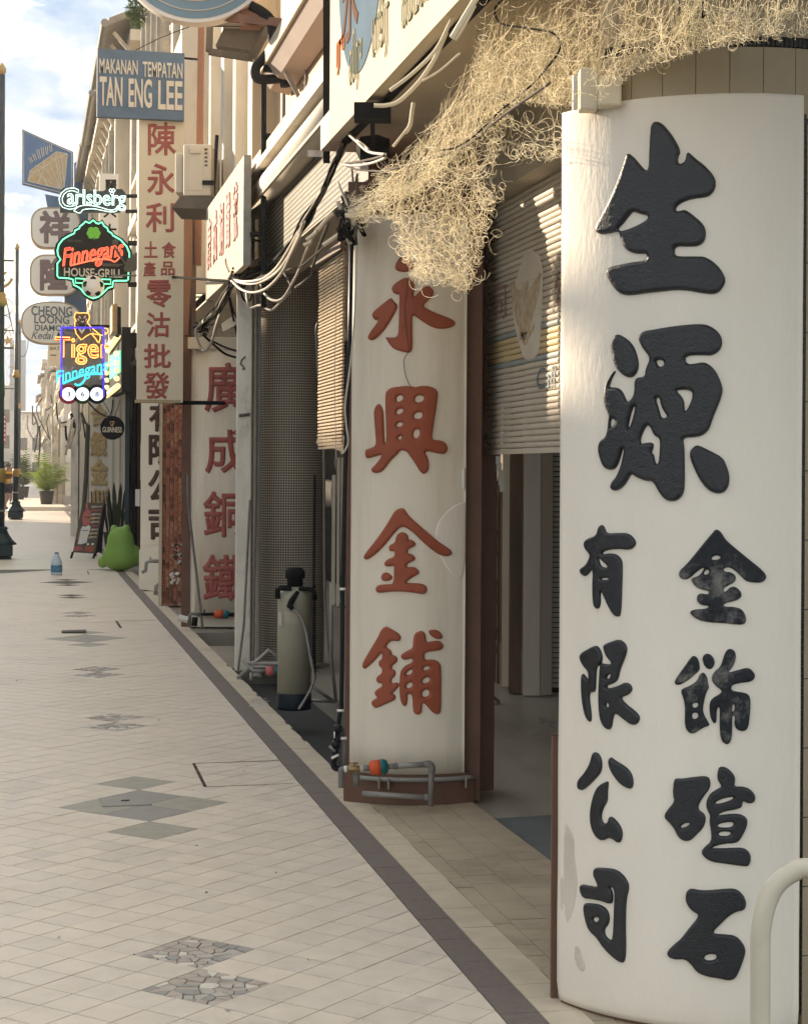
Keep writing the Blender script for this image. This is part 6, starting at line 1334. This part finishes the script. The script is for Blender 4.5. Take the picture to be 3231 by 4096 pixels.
# ================================================================== PEOPLE far down the pavement
def skin_body(name,verts,edges,radii,mm,parent,root=0,sub=2):
    me=bpy.data.meshes.new(name); me.from_pydata([tuple(v) for v in verts],edges,[]); o=bpy.data.objects.new(name,me); COL.objects.link(o)
    o.modifiers.new('skin','SKIN'); 
    for i,r in enumerate(radii): me.skin_vertices[0].data[i].radius=(r,r) if not isinstance(r,tuple) else r
    me.skin_vertices[0].data[root].use_root=True
    s=o.modifiers.new('sub','SUBSURF'); s.levels=sub; s.render_levels=sub
    dg_=bpy.context.evaluated_depsgraph_get(); m2=bpy.data.meshes.new_from_object(o.evaluated_get(dg_)); bpy.data.objects.remove(o); m2.materials.clear(); m2.materials.append(M[mm])
    for p in m2.polygons: p.use_smooth=True
    m2.name=name; return link_mesh(name,m2,None,parent)
def person(loc,rotz,label,topm,botm,arms,sleeves=True):
    t=thing('person',label,'person',loc); t.rotation_euler=(0,0,rotz)
    V=[(0,0,.92),(0,.01,1.12),(0,.0,1.32),(0,.01,1.42),(0,.03,1.49),(0,.05,1.60),(.09,0,.88),(.11,.02,.48),(.11,-.02,.09),(.11,.13,.03),(-.09,0,.88),(-.12,.05,.48),(-.13,.0,.09),(-.13,.14,.03),(.17,0,1.38),(-.17,0,1.38)]
    E=[(0,1),(1,2),(2,3),(3,4),(4,5),(0,6),(6,7),(7,8),(8,9),(0,10),(10,11),(11,12),(12,13),(3,14),(3,15)]
    Rr=[.13,.125,.14,.11,.055,.10,.095,.062,.042,.035,.095,.062,.042,.035,.065,.065]
    for s,(el,wr) in zip((14,15),arms):
        b=len(V); V+=[el,wr,tuple(Vector(wr)+(Vector(wr)-Vector(el)).normalized()*.09)]; E+=[(s,b),(b,b+1),(b+1,b+2)]; Rr+=[.045,.034,.032]
    skin_body('body',V,E,Rr,'skin',t)
    skin_body('shirt',[(0,0,.93),(0,.01,1.12),(0,0,1.32),(0,.01,1.42),(.17,0,1.37),(-.17,0,1.37),tuple(Vector((.17,0,1.37)).lerp(Vector(arms[0][0]),.5)),tuple(Vector((-.17,0,1.37)).lerp(Vector(arms[1][0]),.5))],[(0,1),(1,2),(2,3),(3,4),(3,5),(4,6),(5,7)],[.15,.142,.158,.12,.08,.08,.068,.068],topm,t)
    skin_body('shorts',[(0,0,.94),(.09,0,.86),(.11,.02,.56),(-.09,0,.86),(-.115,.04,.56)],[(0,1),(1,2),(0,3),(3,4)],[.15,.12,.105,.12,.105],botm,t)
    m=MB(); m.lathe([(.02,-.03),(.09,-.01),(.113,.04),(.105,.09),(.07,.125),(.0,.135)],Vector(loc)+Vector((0,.035,1.59)),14); m.build('hair',M['hair'],t,True)
    m=MB()
    for sx in (-1,1): m.obox(Vector(loc)+Vector((sx*.035,.152,1.605)),(1,0,0),(0,1,0),UP,.012,.004,.006)
    m.build('eyes',M['black'],t)
    m=MB()
    for sx in (-1,1): m.obox(Vector(loc)+Vector((sx*.115,.09,.03)),(1,0,0),(0,1,0),UP,.045,.13,.03)
    m.build('shoes',M['navy'],t); return t
pl1=onZ(29,2036,.15); pl1=EYE+(pl1-EYE)*1.0
person((pl1.x,pl1.y,.15),R(205),'person in a yellow top and dark shorts with arms raised behind the lamp post','yellow','navy',[((.30,.14,1.30),(.22,.34,1.46)),((-.33,.10,1.28),(-.24,.32,1.42))])
pl2=onZ(9,2030,.15)
person((pl2.x,pl2.y+.8,.15),R(160),'person in a white shirt beside the one in the yellow top','whitec','navy',[((.28,.10,1.22),(.24,.30,1.40)),((-.28,.02,1.14),(-.27,.10,.90))])
# ================================================================== PLANTS, A-BOARD, FROG, JUG
def palm(c,h,label,nf,mm,leafl):
    t=thing('potted_palm',label,'plant',c)
    m=MB(); m.lathe([(.24,0),(.32,.55),(.34,.58),(.28,.58),(.26,.5)],c,16); m.build('pot',M['pot'],t,True)
    for k in range(nf):
        a=k*2.39; el=R(50+38*rng.random()); L_=h*(.55+.4*rng.random()); d=Vector((math.cos(a),math.sin(a),0)); m=MB(); P=[]
        for s in range(9):
            f=s/8; P.append(Vector(c)+Vector((0,0,.5))+d*(L_*math.cos(el)*f)+UP*(L_*math.sin(el)*f-L_*.42*f*f*math.cos(el)*1.3))
        m.tube(P,[.016-.0015*i for i in range(9)],4)
        for s in range(2,9):
            for sd_ in (-1,1):
                for q in (0,.5):
                    p=P[s-1].lerp(P[s],q); sdv=d.cross(UP)*sd_; tip=p+sdv*leafl*(1.1-.5*abs(s/8-.5))+ (P[s]-P[s-1]).normalized()*leafl*.6-UP*leafl*.35; wv=(P[s]-P[s-1]).normalized()*.03; m.add([p-wv,p+wv,tip],[(0,1,2)])
        m.build('frond',M[mm],t)
    return t
c=onZ(186,2017,.15); c.z=.15; palm(c,2.3,'bushy potted palm in sunlight before the white columns',16,'leafy',.5)
c=onZ(92,1990,.15); c.z=.15; palm((c.x,c.y,.15),2.6,'dark potted palm far along the row of white columns',12,'leafg',.5)
sp=thing('snake_plant','potted snake plant with tall pointed dark leaves behind the standing menu board','plant',onZ(458,2222))
c=onZ(458,2222); c.z=0
m=MB(); m.lathe([(.16,0),(.22,.42),(.24,.45),(.2,.45)],c,14); m.build('pot',M['pot'],sp,True)
for k in range(34):
    a=rng.random()*6.28; r=.16*rng.random()**.5; b=c+Vector((r*math.cos(a),r*math.sin(a),.40)); h_=.5+.55*rng.random(); ln=Vector((math.cos(a),math.sin(a),0))*(.12*rng.random()+r*.5); wv=Vector((math.cos(a+1.3),math.sin(a+1.3),0))
    m=MB(); P=[b,b+ln*.3+UP*h_*.4,b+ln*.7+UP*h_*.8,b+ln+UP*h_]; ws=[.022,.034,.026,.0]; V=[]
    for p,w_ in zip(P,ws): V+=[p-wv*w_,p+wv*w_]
    m.add(V,[(0,1,3,2),(2,3,5,4),(4,5,7,6)]); m.build('leaf',M['leaf'],sp)
bt_=thing('wicker_basket','brown striped wicker stand against the gold lettered column behind the menu board','basket',onZ(400,2150))
for k in range(7):
    a=at(368+k*9,2050,34.); b=at(366+k*8,1965+k%2*6,34.); m=MB(); m.bar(a,b,.04,.02); m.build('cane',M['gold'] if k%2 else M['wood'],bt_)
ab=thing('menu_board','standing A frame menu board printed with a woman in pink headscarf and grilled food','sign',onZ(350,2230))
def AQ(x,y): return (0+x*.24590,1780+y*.24590)
ZA2=33.0
def AZ(u,v,dz=0):
    f=(2243-v)/(2243-2010); return at(u,v,ZA2+.22*f+dz)
q=[AQ(*p) for p in ((1340,938),(1690,938),(1545,1770),(1185,1745))]
m=MB(); m.prism([AZ(*p) for p in q],FW*.02); m.build('board',M['wood'],ab)
def AP(nm,mm,pts,dz=-.008): m=MB(); m.prism([AZ(*AQ(*p),dz) for p in pts],FW*.004); return m.build(nm,M[mm],ab)
AP('print','grime',[(1355,955),(1675,955),(1535,1755),(1200,1735)],-.004)
AP('print','leafg',[(1350,950),(1395,950),(1385,1050),(1335,1050)]); AP('print','pinkp',[(1395,950),(1430,950),(1425,1050),(1388,1050)])
AP('print','pinkp',[(1400,1060),(1440,1040),(1475,1080),(1480,1180),(1470,1270),(1430,1310),(1380,1320),(1345,1290),(1335,1200),(1355,1110)],-.010)
AP('print','skin',[(1395,1140),(1430,1110),(1455,1140),(1458,1210),(1430,1255),(1400,1255),(1378,1210)],-.013)
AP('print','black',[(1385,1168),(1410,1160),(1414,1180),(1388,1186)],-.016); AP('print','black',[(1425,1165),(1452,1170),(1448,1190),(1426,1184)],-.016)
AP('print','whitep',[(1340,1315),(1390,1330),(1450,1300),(1475,1340),(1450,1420),(1430,1480),(1410,1590),(1320,1615),(1262,1612),(1290,1500),(1310,1400)],-.010)
AP('print','skin',[(1310,1345),(1330,1340),(1300,1440),(1275,1540),(1255,1530)],-.012); AP('print','black',[(1340,1385),(1430,1385),(1430,1394),(1340,1394)],-.013)
for k in range(9):
    yy=985+k*62; s=(yy-938)/(1770-938); xr=1690-145*s-22; xl=max(1490-30*s-(40 if k>6 else 0),1440); AP('print',['tan','red2','st_pink','gold'][k%4],[(xl,yy+10),(xl+40,yy),(xr-40,yy+6),(xr,yy),(xr-8,yy+32),(xr-60,yy+26),(xl+50,yy+34),(xl-2,yy+40)],-.010)
AP('print','red2',[(1205,1660),(1260,1640),(1330,1650),(1345,1720),(1205,1725)],-.010); AP('print','st_pale',[(1410,1600),(1440,1590),(1455,1620),(1415,1640)],-.012); AP('print','st_pale',[(1485,1600),(1520,1590),(1530,1620),(1490,1635)],-.012); AP('print','red',[(1380,1650),(1530,1650),(1520,1740),(1375,1735)],-.009)
for P in (((1185,1740),(1150,1868)),((1545,1765),(1505,1880))): 
    a=AZ(*AQ(*P[0])); b=at(*AQ(*P[1]),ZA2-.03); m=MB(); m.bar(a,b,.03,.03); m.build('leg',M['black'],ab)
m=MB(); m.prism([AZ(*p,.01) for p in [AQ(1690,938),AQ(1725,960),AQ(1640,1740),AQ(1545,1770)]]+[],FW*.03); m.build('back_board',M['black'],ab)
for P in (((1560,1735),(1560,1840)),((1690,960),(1640,1760))): m=MB(); m.bar(at(*AQ(*P[0]),33.8),at(*AQ(*P[1]),33.9),.03,.03); m.build('leg',M['black'],ab)
# frog shaped stool
fz=29.5
mbd=bpy.data.metaballs.new('frog'); mbo=bpy.data.objects.new('frog',mbd); COL.objects.link(mbo); mbd.resolution=.03; mbd.render_resolution=.03; mbd.threshold=.3
fc=onZ(478,2284); fc.z=0
def el(x,y,z,sx,sy,sz,r=1.): e=mbd.elements.new(type='ELLIPSOID'); e.co=(x,y,z); e.size_x,e.size_y,e.size_z=sx,sy,sz; e.radius=r; e.stiffness=2
el(0,0,.22,.66,.5,.36); el(0,0,.42,.52,.42,.38); el(.0,.02,.62,.45,.36,.28); el(-.17,.02,.78,.12,.12,.10); el(.15,.02,.785,.14,.14,.10); el(.40,.05,.26,.18,.24,.26); el(-.46,.05,.14,.16,.22,.16)
bpy.context.view_layer.update(); dg_=bpy.context.evaluated_depsgraph_get(); fme=bpy.data.meshes.new_from_object(mbo.evaluated_get(dg_)); bpy.data.objects.remove(mbo)
a_=np.array([v.co[:] for v in fme.vertices])
lo,hi=a_.min(0),a_.max(0); sxx=(297-207)*1.8917/7130*fz/(hi[0]-lo[0]); szz=(1208-1112)*1.8917/7130*fz/(hi[2]-lo[2])
for v,p in zip(fme.vertices,a_): v.co=((p[0]-(lo[0]+hi[0])/2)*sxx,p[1]*sxx,(p[2]-lo[2])*szz)
for p in fme.polygons: p.use_smooth=True
fme.materials.clear(); fme.materials.append(M['frog']); fo_=link_mesh('animal_stool',fme,None,None,(fc.x,fc.y,0)); fo_.rotation_euler=(0,0,R(-8)); tag(fo_,'rounded bright green plastic stool seen from behind beside the pub entrance','stool')
# plastic jug
jc=onZ(226,2300); jc.z=0
jg=thing('water_jug','blue white plastic jug with a blue label standing alone on the pavement','jug',jc); jr=.5*(265-203)*.9/7130*28.4*.78
m=MB(); m.lathe([(jr*.92,0),(jr,.015),(jr,.19),(jr*.93,.215),(jr*.40,.315),(jr*.33,.325),(jr*.33,.335)],jc,24); m.build('bottle',M['jug'],jg,True)
m=MB(); m.lathe([(jr*.36,.333),(jr*.36,.352),(jr*.1,.354)],jc,16); m.build('cap',M['juglab'],jg)
m=MB(); m.lathe([(jr*1.01,.045),(jr*1.012,.05),(jr*1.012,.15),(jr*1.01,.155)],jc,24); m.build('label',M['juglab'],jg,True)
text_on('h2o',planeY(jc.y-jr*1.03),214,2263,243,2283,M['bluel'],jg,.01,.2,.003)
# ================================================================== CABLES
CG='tangled cables strung along the shopfronts'
def cable(pts,r,mm,label,sub=7,group=CG,jit=0):
    q=smooth_pts([at(*p) for p in pts],sub); m=MB(); m.tube(q,r,6)
    return single('cable',m,M[mm],label,'cable',q[0],group,True)
# bundle from the head of the middle column down to the plaster pillar
zz3=.3513; C3=lambda x,y,Z: (1000+x*zz3,500+y*zz3,Z)
LBc='cable in the bundle strung from the red lettered column to the plaster pillar'
for i in range(16):
    j=lambda s: rng.normal(0,s)
    mm=['cabk','cabk','cabg','cabk','cabk','cabw'][i%6]; rr=[.008,.006,.005,.009,.006,.0045][i%6]
    cable([C3(1180+j(25),60+j(30),8.6),C3(1060+j(18),270+j(18),8.9),C3(950+j(18),480+j(18),9.4),C3(800+j(22),800+j(20),10.4),C3(640+j(26),1090+j(22),11.6),C3(420+j(40),1420+j(30),12.9),C3(200+j(40),1620+j(30),13.8),(948+j(8),1118+j(6),14.4)],rr,mm,LBc)
LBd='pale cable hanging in a loose loop before the brown mosaic column'
def C2(x,y,Z): return (700+x*.46838,900+y*.46838,Z)
for pts,mm,r in (([C2(480,470,14.3),C2(560,545,14.0),C2(660,575,13.6),C2(780,540,13.0),C2(900,420,12.2),C2(990,250,11.2),C2(1080,60,10.3)],'cabw',.011),
 ([C2(490,465,14.3),C2(600,500,14.0),C2(720,490,13.6),C2(860,410,12.6),C2(960,280,11.6),C2(1040,120,10.8),C2(1100,-30,10.)],'cabw',.011),
 ([C2(480,460,14.3),C2(600,480,14.0),C2(740,460,13.4),C2(850,380,12.6),C2(960,220,11.6),C2(1060,40,10.6)],'cabw',.010),
 ([C2(735,510,14.0),C2(760,580,13.6),C2(830,640,13.2),C2(920,625,12.8),C2(1010,480,12.0),C2(1060,380,11.6),C2(1120,220,10.8),C2(1220,20,9.9)],'cabw',.011),
 ([C2(610,570,14.2),C2(620,650,14.0),C2(645,705,14.0),C2(730,685,13.8),C2(820,725,13.6),C2(900,660,13.2),C2(980,570,12.6)],'cabw',.011),
 ([C2(1030,530,12.6),C2(1150,445,11.8),C2(1180,350,11.2),C2(1230,180,10.4),C2(1310,-20,9.6)],'cabg',.010),
 ([C2(930,410,13),C2(970,480,12.6),C2(1000,540,12.4)],'cabg',.008),
 ([C2(560,180,14.4),C2(600,110,14.4),C2(700,130,14.4),C2(740,140,14.4)],'cabk',.009),
 ([C2(580,400,14.4),C2(555,250,14.4),C2(600,160,14.4),C2(690,130,14.4)],'cabk',.009),
 ([C2(560,560,14.4),C2(590,640,14.4),C2(640,640,14.4),C2(660,580,14.4)],'cabk',.009),
 ([C2(460,400,14.5),C2(430,300,14.8),C2(470,210,15.2),C2(560,185,15.4)],'cabg',.006),
 ([C2(620,500,14.3),C2(760,430,13.4),C2(1050,355,11.5),C2(1160,280,10.8),C2(1450,30,9.2)],'cabg',.006)): cable(pts,r,mm,LBd)
LBe='cable drooping from the plaster pillar head towards the faded red lettered column'
for i in range(12):
    j=lambda s: rng.normal(0,s)
    cable([C2(480+j(22),500+j(20),14.5),C2(410+j(25),640+j(30),15.6),C2(340+j(30),770+j(30),16.6),C2(260+j(30),830+j(22),17.6),C2(200+j(20),880+j(20),18.2)],[.010,.007,.008][i%3],['cabk','cabg','cabk','cabw'][i%4],LBe)
for pts,mm,r in (([C2(175,880,18.2),C2(185,960,18.2),C2(245,1072,18.2),C2(310,1000,17.6),C2(350,860,16.8),C2(385,760,16.2)],'cabw',.014),([C2(280,920,18),C2(310,975,18),C2(345,900,17.6),C2(330,870,17.4)],'cabw',.012),([C2(200,900,18.2),C2(330,1020,18),C2(430,1100,17.6),C2(560,1140,17.4)],'cabk',.012),([C2(300,980,18),C2(420,1040,17.8),C2(560,1085,17.4)],'cabk',.010),([C2(455,600,15),C2(490,760,15.4),C2(520,900,16),C2(550,1040,17)],'cabk',.010),([C2(470,620,15),C2(500,740,15.4),C2(545,820,15.4)],'cabk',.008)): cable(pts,r,mm,LBe)
# taut dark line from the shield sign to the cable knot
cable([(430+1,1102,26.4),(560,1101,22.),(700,1108,18.),(860,1120,15.2),(940,1124,14.5)],.014,'cabk','taut dark cable running from the shield shaped sign to the cable knot on the pillar',4)
# knots of cable
kn=thing('cable_knot','dark tangled knot of cables and clamps on the head of the plaster pillar','cable knot',at(985,1105,14.4),'knots of tangled cable')
kn2=thing('cable_knot','dark tangled knot of cables and clamps at the head of the red lettered column','cable knot',at(1390,860,8.7),'knots of tangled cable')
kn3=thing('cable_knot','tangled knot of cables above the cap of the faded red lettered column','cable knot',at(805,1300,18.1),'knots of tangled cable')
for t_,(cu,cv,Z,su,sv),n in ((kn,(985,1100,14.3,38,22),26),(kn2,(1392,880,8.75,26,50),26),(kn3,(808,1305,18.1,22,16),16)):
    for k in range(n):
        P=[at(cu+rng.normal(0,su),cv+rng.normal(0,sv),Z+rng.normal(0,.05)) for _ in range(4)]
        m=MB(); m.tube(smooth_pts(P,5),[.008,.012,.006][k%3],5); m.build('strand',M[['cabk','cabg','cabk','cabw'][k%4]],t_,True)
# lines from the column head to the net and across
LBf='thin pale line strung from the red lettered column towards the tangled net'
for pts,mm,r in (([C3(1040,440,8.8),C3(1200,420,8.4),C3(1400,380,8.),C3(1530,340,7.7)],'cabg',.006),([C3(1040,440,8.8),C3(1180,460,8.4),C3(1380,430,8.),C3(1540,370,7.7)],'cabw',.006),([C3(1050,440,8.8),C3(1200,500,8.4),C3(1400,520,8.),C3(1560,510,7.6),(1700,640,7.2),(1860,585,6.6),(2000,470,6.),(2200,330,5.5)],'cabg',.0045),([C3(1120,100,8.6),C3(1220,190,8.4),C3(1350,300,8.1),C3(1540,330,7.7)],'cabw',.007),([C3(1220,170,8.4),C3(1300,230,8.3),C3(1350,280,8.1)],'cabw',.006),([C3(1160,470,8.6),C3(1170,620,8.5),C3(1200,650,8.5),C3(1220,560,8.5),C3(1215,840,8.6)],'cabg',.005)): cable(pts,r,mm,LBf)
# broken pipe ends and conduits on the brown beam
pcs=thing('conduit','broken pale conduit fixed along the brown beam above the bamboo blind','pipe',at(1210,990,9.6))
for P,Z in (([C3(640,1310,0),C3(730,1240,0),C3(760,1210,0)],9.9),([C3(770,1200,0),C3(900,1040,0),C3(980,1000,0)],9.5),([C3(610,1370,0),C3(700,1330,0)],10.2),([C3(830,1370,0),C3(1090,1190,0)],9.3),([C3(1080,1030,0),C3(1230,1010,0),C3(1400,930,0)],8.6),([C3(1200,960,0),C3(1330,880,0),C3(1480,800,0)],8.5),([C3(1110,990,0),C3(1170,985,0)],8.6)):
    m=MB(); m.tube(smooth_pts([at(p[0],p[1],Z) for p in P],4),.012,7); m.build('pipe',M['sign_c'],pcs,True)
cable([(520,212,24),(640,150,21),(800,90,18)],.006,'cabk','thin cable crossing before the ornate weathered shophouse',3,None)
# scruffy cables on the far columns
LBg='cable sagging over the front of a far shophouse'
for k in range(26):
    u=110+rng.random()*270; v=1560+rng.random()*160; Z=36+rng.random()*30 if u>200 else 75+rng.random()*40
    cable([(u,v,Z),(u+rng.normal(0,10),v+30+rng.random()*50,Z),(u+rng.normal(0,22),v+60+rng.random()*110,Z)],.02+.02*rng.random(),['cabk','cabg','cabw'][k%3],LBg,4,'cables sagging over the far shopfronts')
for pts in ([(354,1610,37),(395,1650,36.8),(440,1662,36.5),(452,1600,36)],[(300,1560,44),(330,1680,38),(340,1750,37)]): cable(pts,.015,'cabk',LBg,5,'cables sagging over the far shopfronts')
# ================================================================== TANGLED NET hanging over the columns
def dpt(L_): return [(D(a),D(b)) for a,b in L_]
ZONES=[ # polygon (pixels/1.89), strands, step, curl, main direction, coarse
 (dpt([(1012,90),(1035,-20),(1500,-20),(1700,-10),(1640,55),(1470,95),(1340,140),(1260,200),(1200,215),(1100,205),(1040,230),(985,300),(930,360),(880,400),(800,410),(800,350),(860,310),(930,220)]),1150,8.,.08,(-.20,1.),.72),
 (dpt([(800,345),(870,305),(960,230),(1060,210),(1080,250),(1040,330),(1040,420),(1015,500),(1000,590),(985,608),(930,590),(880,585),(850,520),(838,470),(800,420)]),500,7.,.27,(-.04,1.),.85),
 (dpt([(1030,-20),(1500,-20),(1420,90),(1330,135),(1240,190),(1130,200),(1050,180),(1000,190)]),560,7.,.26,(-.5,.8),.72),
 (dpt([(1450,-20),(1720,-20),(1720,60),(1640,75),(1540,85),(1450,100)]),130,7.,.4,(-.3,1.),.7),
 (dpt([(1020,230),(1210,190),(1215,300),(1160,330),(1080,330),(1040,440),(1030,330)]),46,12.,.6,(.0,1.),.9),
 (dpt([(740,430),(850,350),(870,420),(830,440),(760,470)]),130,9.,.3,(-1.,.55),.6),
]
def inpoly(p,poly):
    x,y=p; c=False; n=len(poly)
    for i in range(n):
        a,b=poly[i],poly[i-1]
        if (a[1]>y)!=(b[1]>y) and x<(b[0]-a[0])*(y-a[1])/(b[1]-a[1])+a[0]: c=not c
    return c
def netpt(u,v,off):
    t=(u-1500)/1730.; X=1.52+.42*max(0,min(1,t))+off
    d=ray(u,v); return EYE+d*(X/d.x)
nv=[];nf=[]
def strand(P,r):
    b=len(nv); n=len(P); ang=rng.random()*6.28
    for i,p in enumerate(P):
        d=(P[min(i+1,n-1)]-P[max(i-1,0)]); d=d.normalized() if d.length>1e-7 else UP
        x=d.orthogonal().normalized(); y=d.cross(x)
        for k in range(3): t=ang+2.094*k; q=p+(x*math.cos(t)+y*math.sin(t))*r; nv.append((q.x,q.y,q.z))
    for i in range(n-1):
        for k in range(3): nf.append((b+i*3+k,b+i*3+(k+1)%3,b+i*3+3+(k+1)%3,b+i*3+3+k))
for poly,cnt,step,curl,md,rs in ZONES:
    xs_=[p[0] for p in poly]; ys_=[p[1] for p in poly]; x0,x1,y0,y1=min(xs_),max(xs_),min(ys_),max(ys_)
    base=math.atan2(md[1],md[0]); made=0
    while made<cnt:
        u=x0+(x1-x0)*rng.random(); v=y0+(y1-y0)*rng.random()
        if not inpoly((u,v),poly): continue
        made+=1; a=base+rng.normal(0,.24); kap=rng.normal(0,curl*.25); off=rng.normal(0,.05); P=[]; miss=0
        for s in range(rng.integers(26,60)):
            P.append(netpt(u,v,off)); kap=.86*kap+rng.normal(0,curl*.24); a+=kap; 
            dv=((a-base+math.pi)%(2*math.pi))-math.pi; a-=.035*dv
            u+=step*math.cos(a); v+=step*math.sin(a); off+=rng.normal(0,.006)
            if not inpoly((u,v),poly):
                miss+=1; a+=.5*(1 if kap>0 else -1)
                if miss>5: break
        if len(P)>4: strand(P,.00095*rs*(.55+.75*rng.random()))
# long loops at the fringe
for (u,v,n) in ((1880,1100,26),(1700,1080,20),(1640,1020,18),(1930,900,26),(2050,560,20),(2170,600,16),(1560,860,20),(2400,300,22),(2650,200,20),(1960,760,20),(2900,120,26)):
    for k in range(n//2):
        uu=u+rng.normal(0,40); vv=v+rng.normal(0,35); a=rng.random()*6.28; kap=.35*(1 if rng.random()<.5 else -1)*(.5+rng.random()); P=[]; off=rng.normal(0,.04)
        for s in range(18): P.append(netpt(uu,vv,off)); a+=kap+rng.normal(0,.15); uu+=7*math.cos(a); vv+=7*math.sin(a)
        strand(P,.001)
m=MB(); m.v=nv; m.f=nf
net=single('tangled_net',m,M['net'],'tangled cream fibre net draped over the cables and the two big lettered columns','net',netpt(1900,300,0))
q=smooth_pts([netpt(u,v,-.06) for u,v in ((1760,600),(1820,590),(1900,540),(1990,450),(2080,380),(2170,290),(2240,190),(2210,130),(2100,110),(2000,90),(1980,30),(2030,-20))],5)
m=MB(); m.tube(q,.0035,5); single('cord',m,M['cabk'],'dark cord looping through the tangled cream net','cord',q[0])
m=MB(); m.tube([netpt(u,v,-.05) for u,v in ((2812,0),(2808,70),(2820,58))],.003,4); single('hook',m,M['black'],'small black wire hook caught in the net above the white panel','hook',netpt(2812,0,-.05))

# flecks of litter lying on the paving
m=MB()
for k in range(16):
    c=onZ(60+rng.random()*1300,2500+rng.random()*1560,.003); a=rng.random()*6.28; d=Vector((math.cos(a),math.sin(a),0)); n_=Vector((-d.y,d.x,0)); l=.005+.009*rng.random()
    m.add([c-d*l,c+n_*l*.4,c+d*l,c-n_*l*.35+UP*.004],[(0,1,2),(0,2,3)])
o=m.build('litter',M['grime'],None,False,(0,0,0)); o['kind']='stuff'; o['label']='small dark flecks of litter scattered over the pale paving'
# ================================================================== AIR: light haze along the street
hz=MB(); hz.box(-45,45,-36,322,-1.2,16.5)
hzo=hz.build('haze',None); hzo['kind']='stuff'
hm=bpy.data.materials.new('haze_air'); hm.use_nodes=True; t=hm.node_tree; t.nodes.remove(t.nodes['Principled BSDF'])
v_=N(t,'ShaderNodeVolumePrincipled'); v_.inputs['Color'].default_value=(1,.97,.92,1); v_.inputs['Density'].default_value=0.0009; v_.inputs['Anisotropy'].default_value=.35
t.links.new(v_.outputs[0],t.nodes['Material Output'].inputs['Volume']); hzo.data.materials.append(hm)
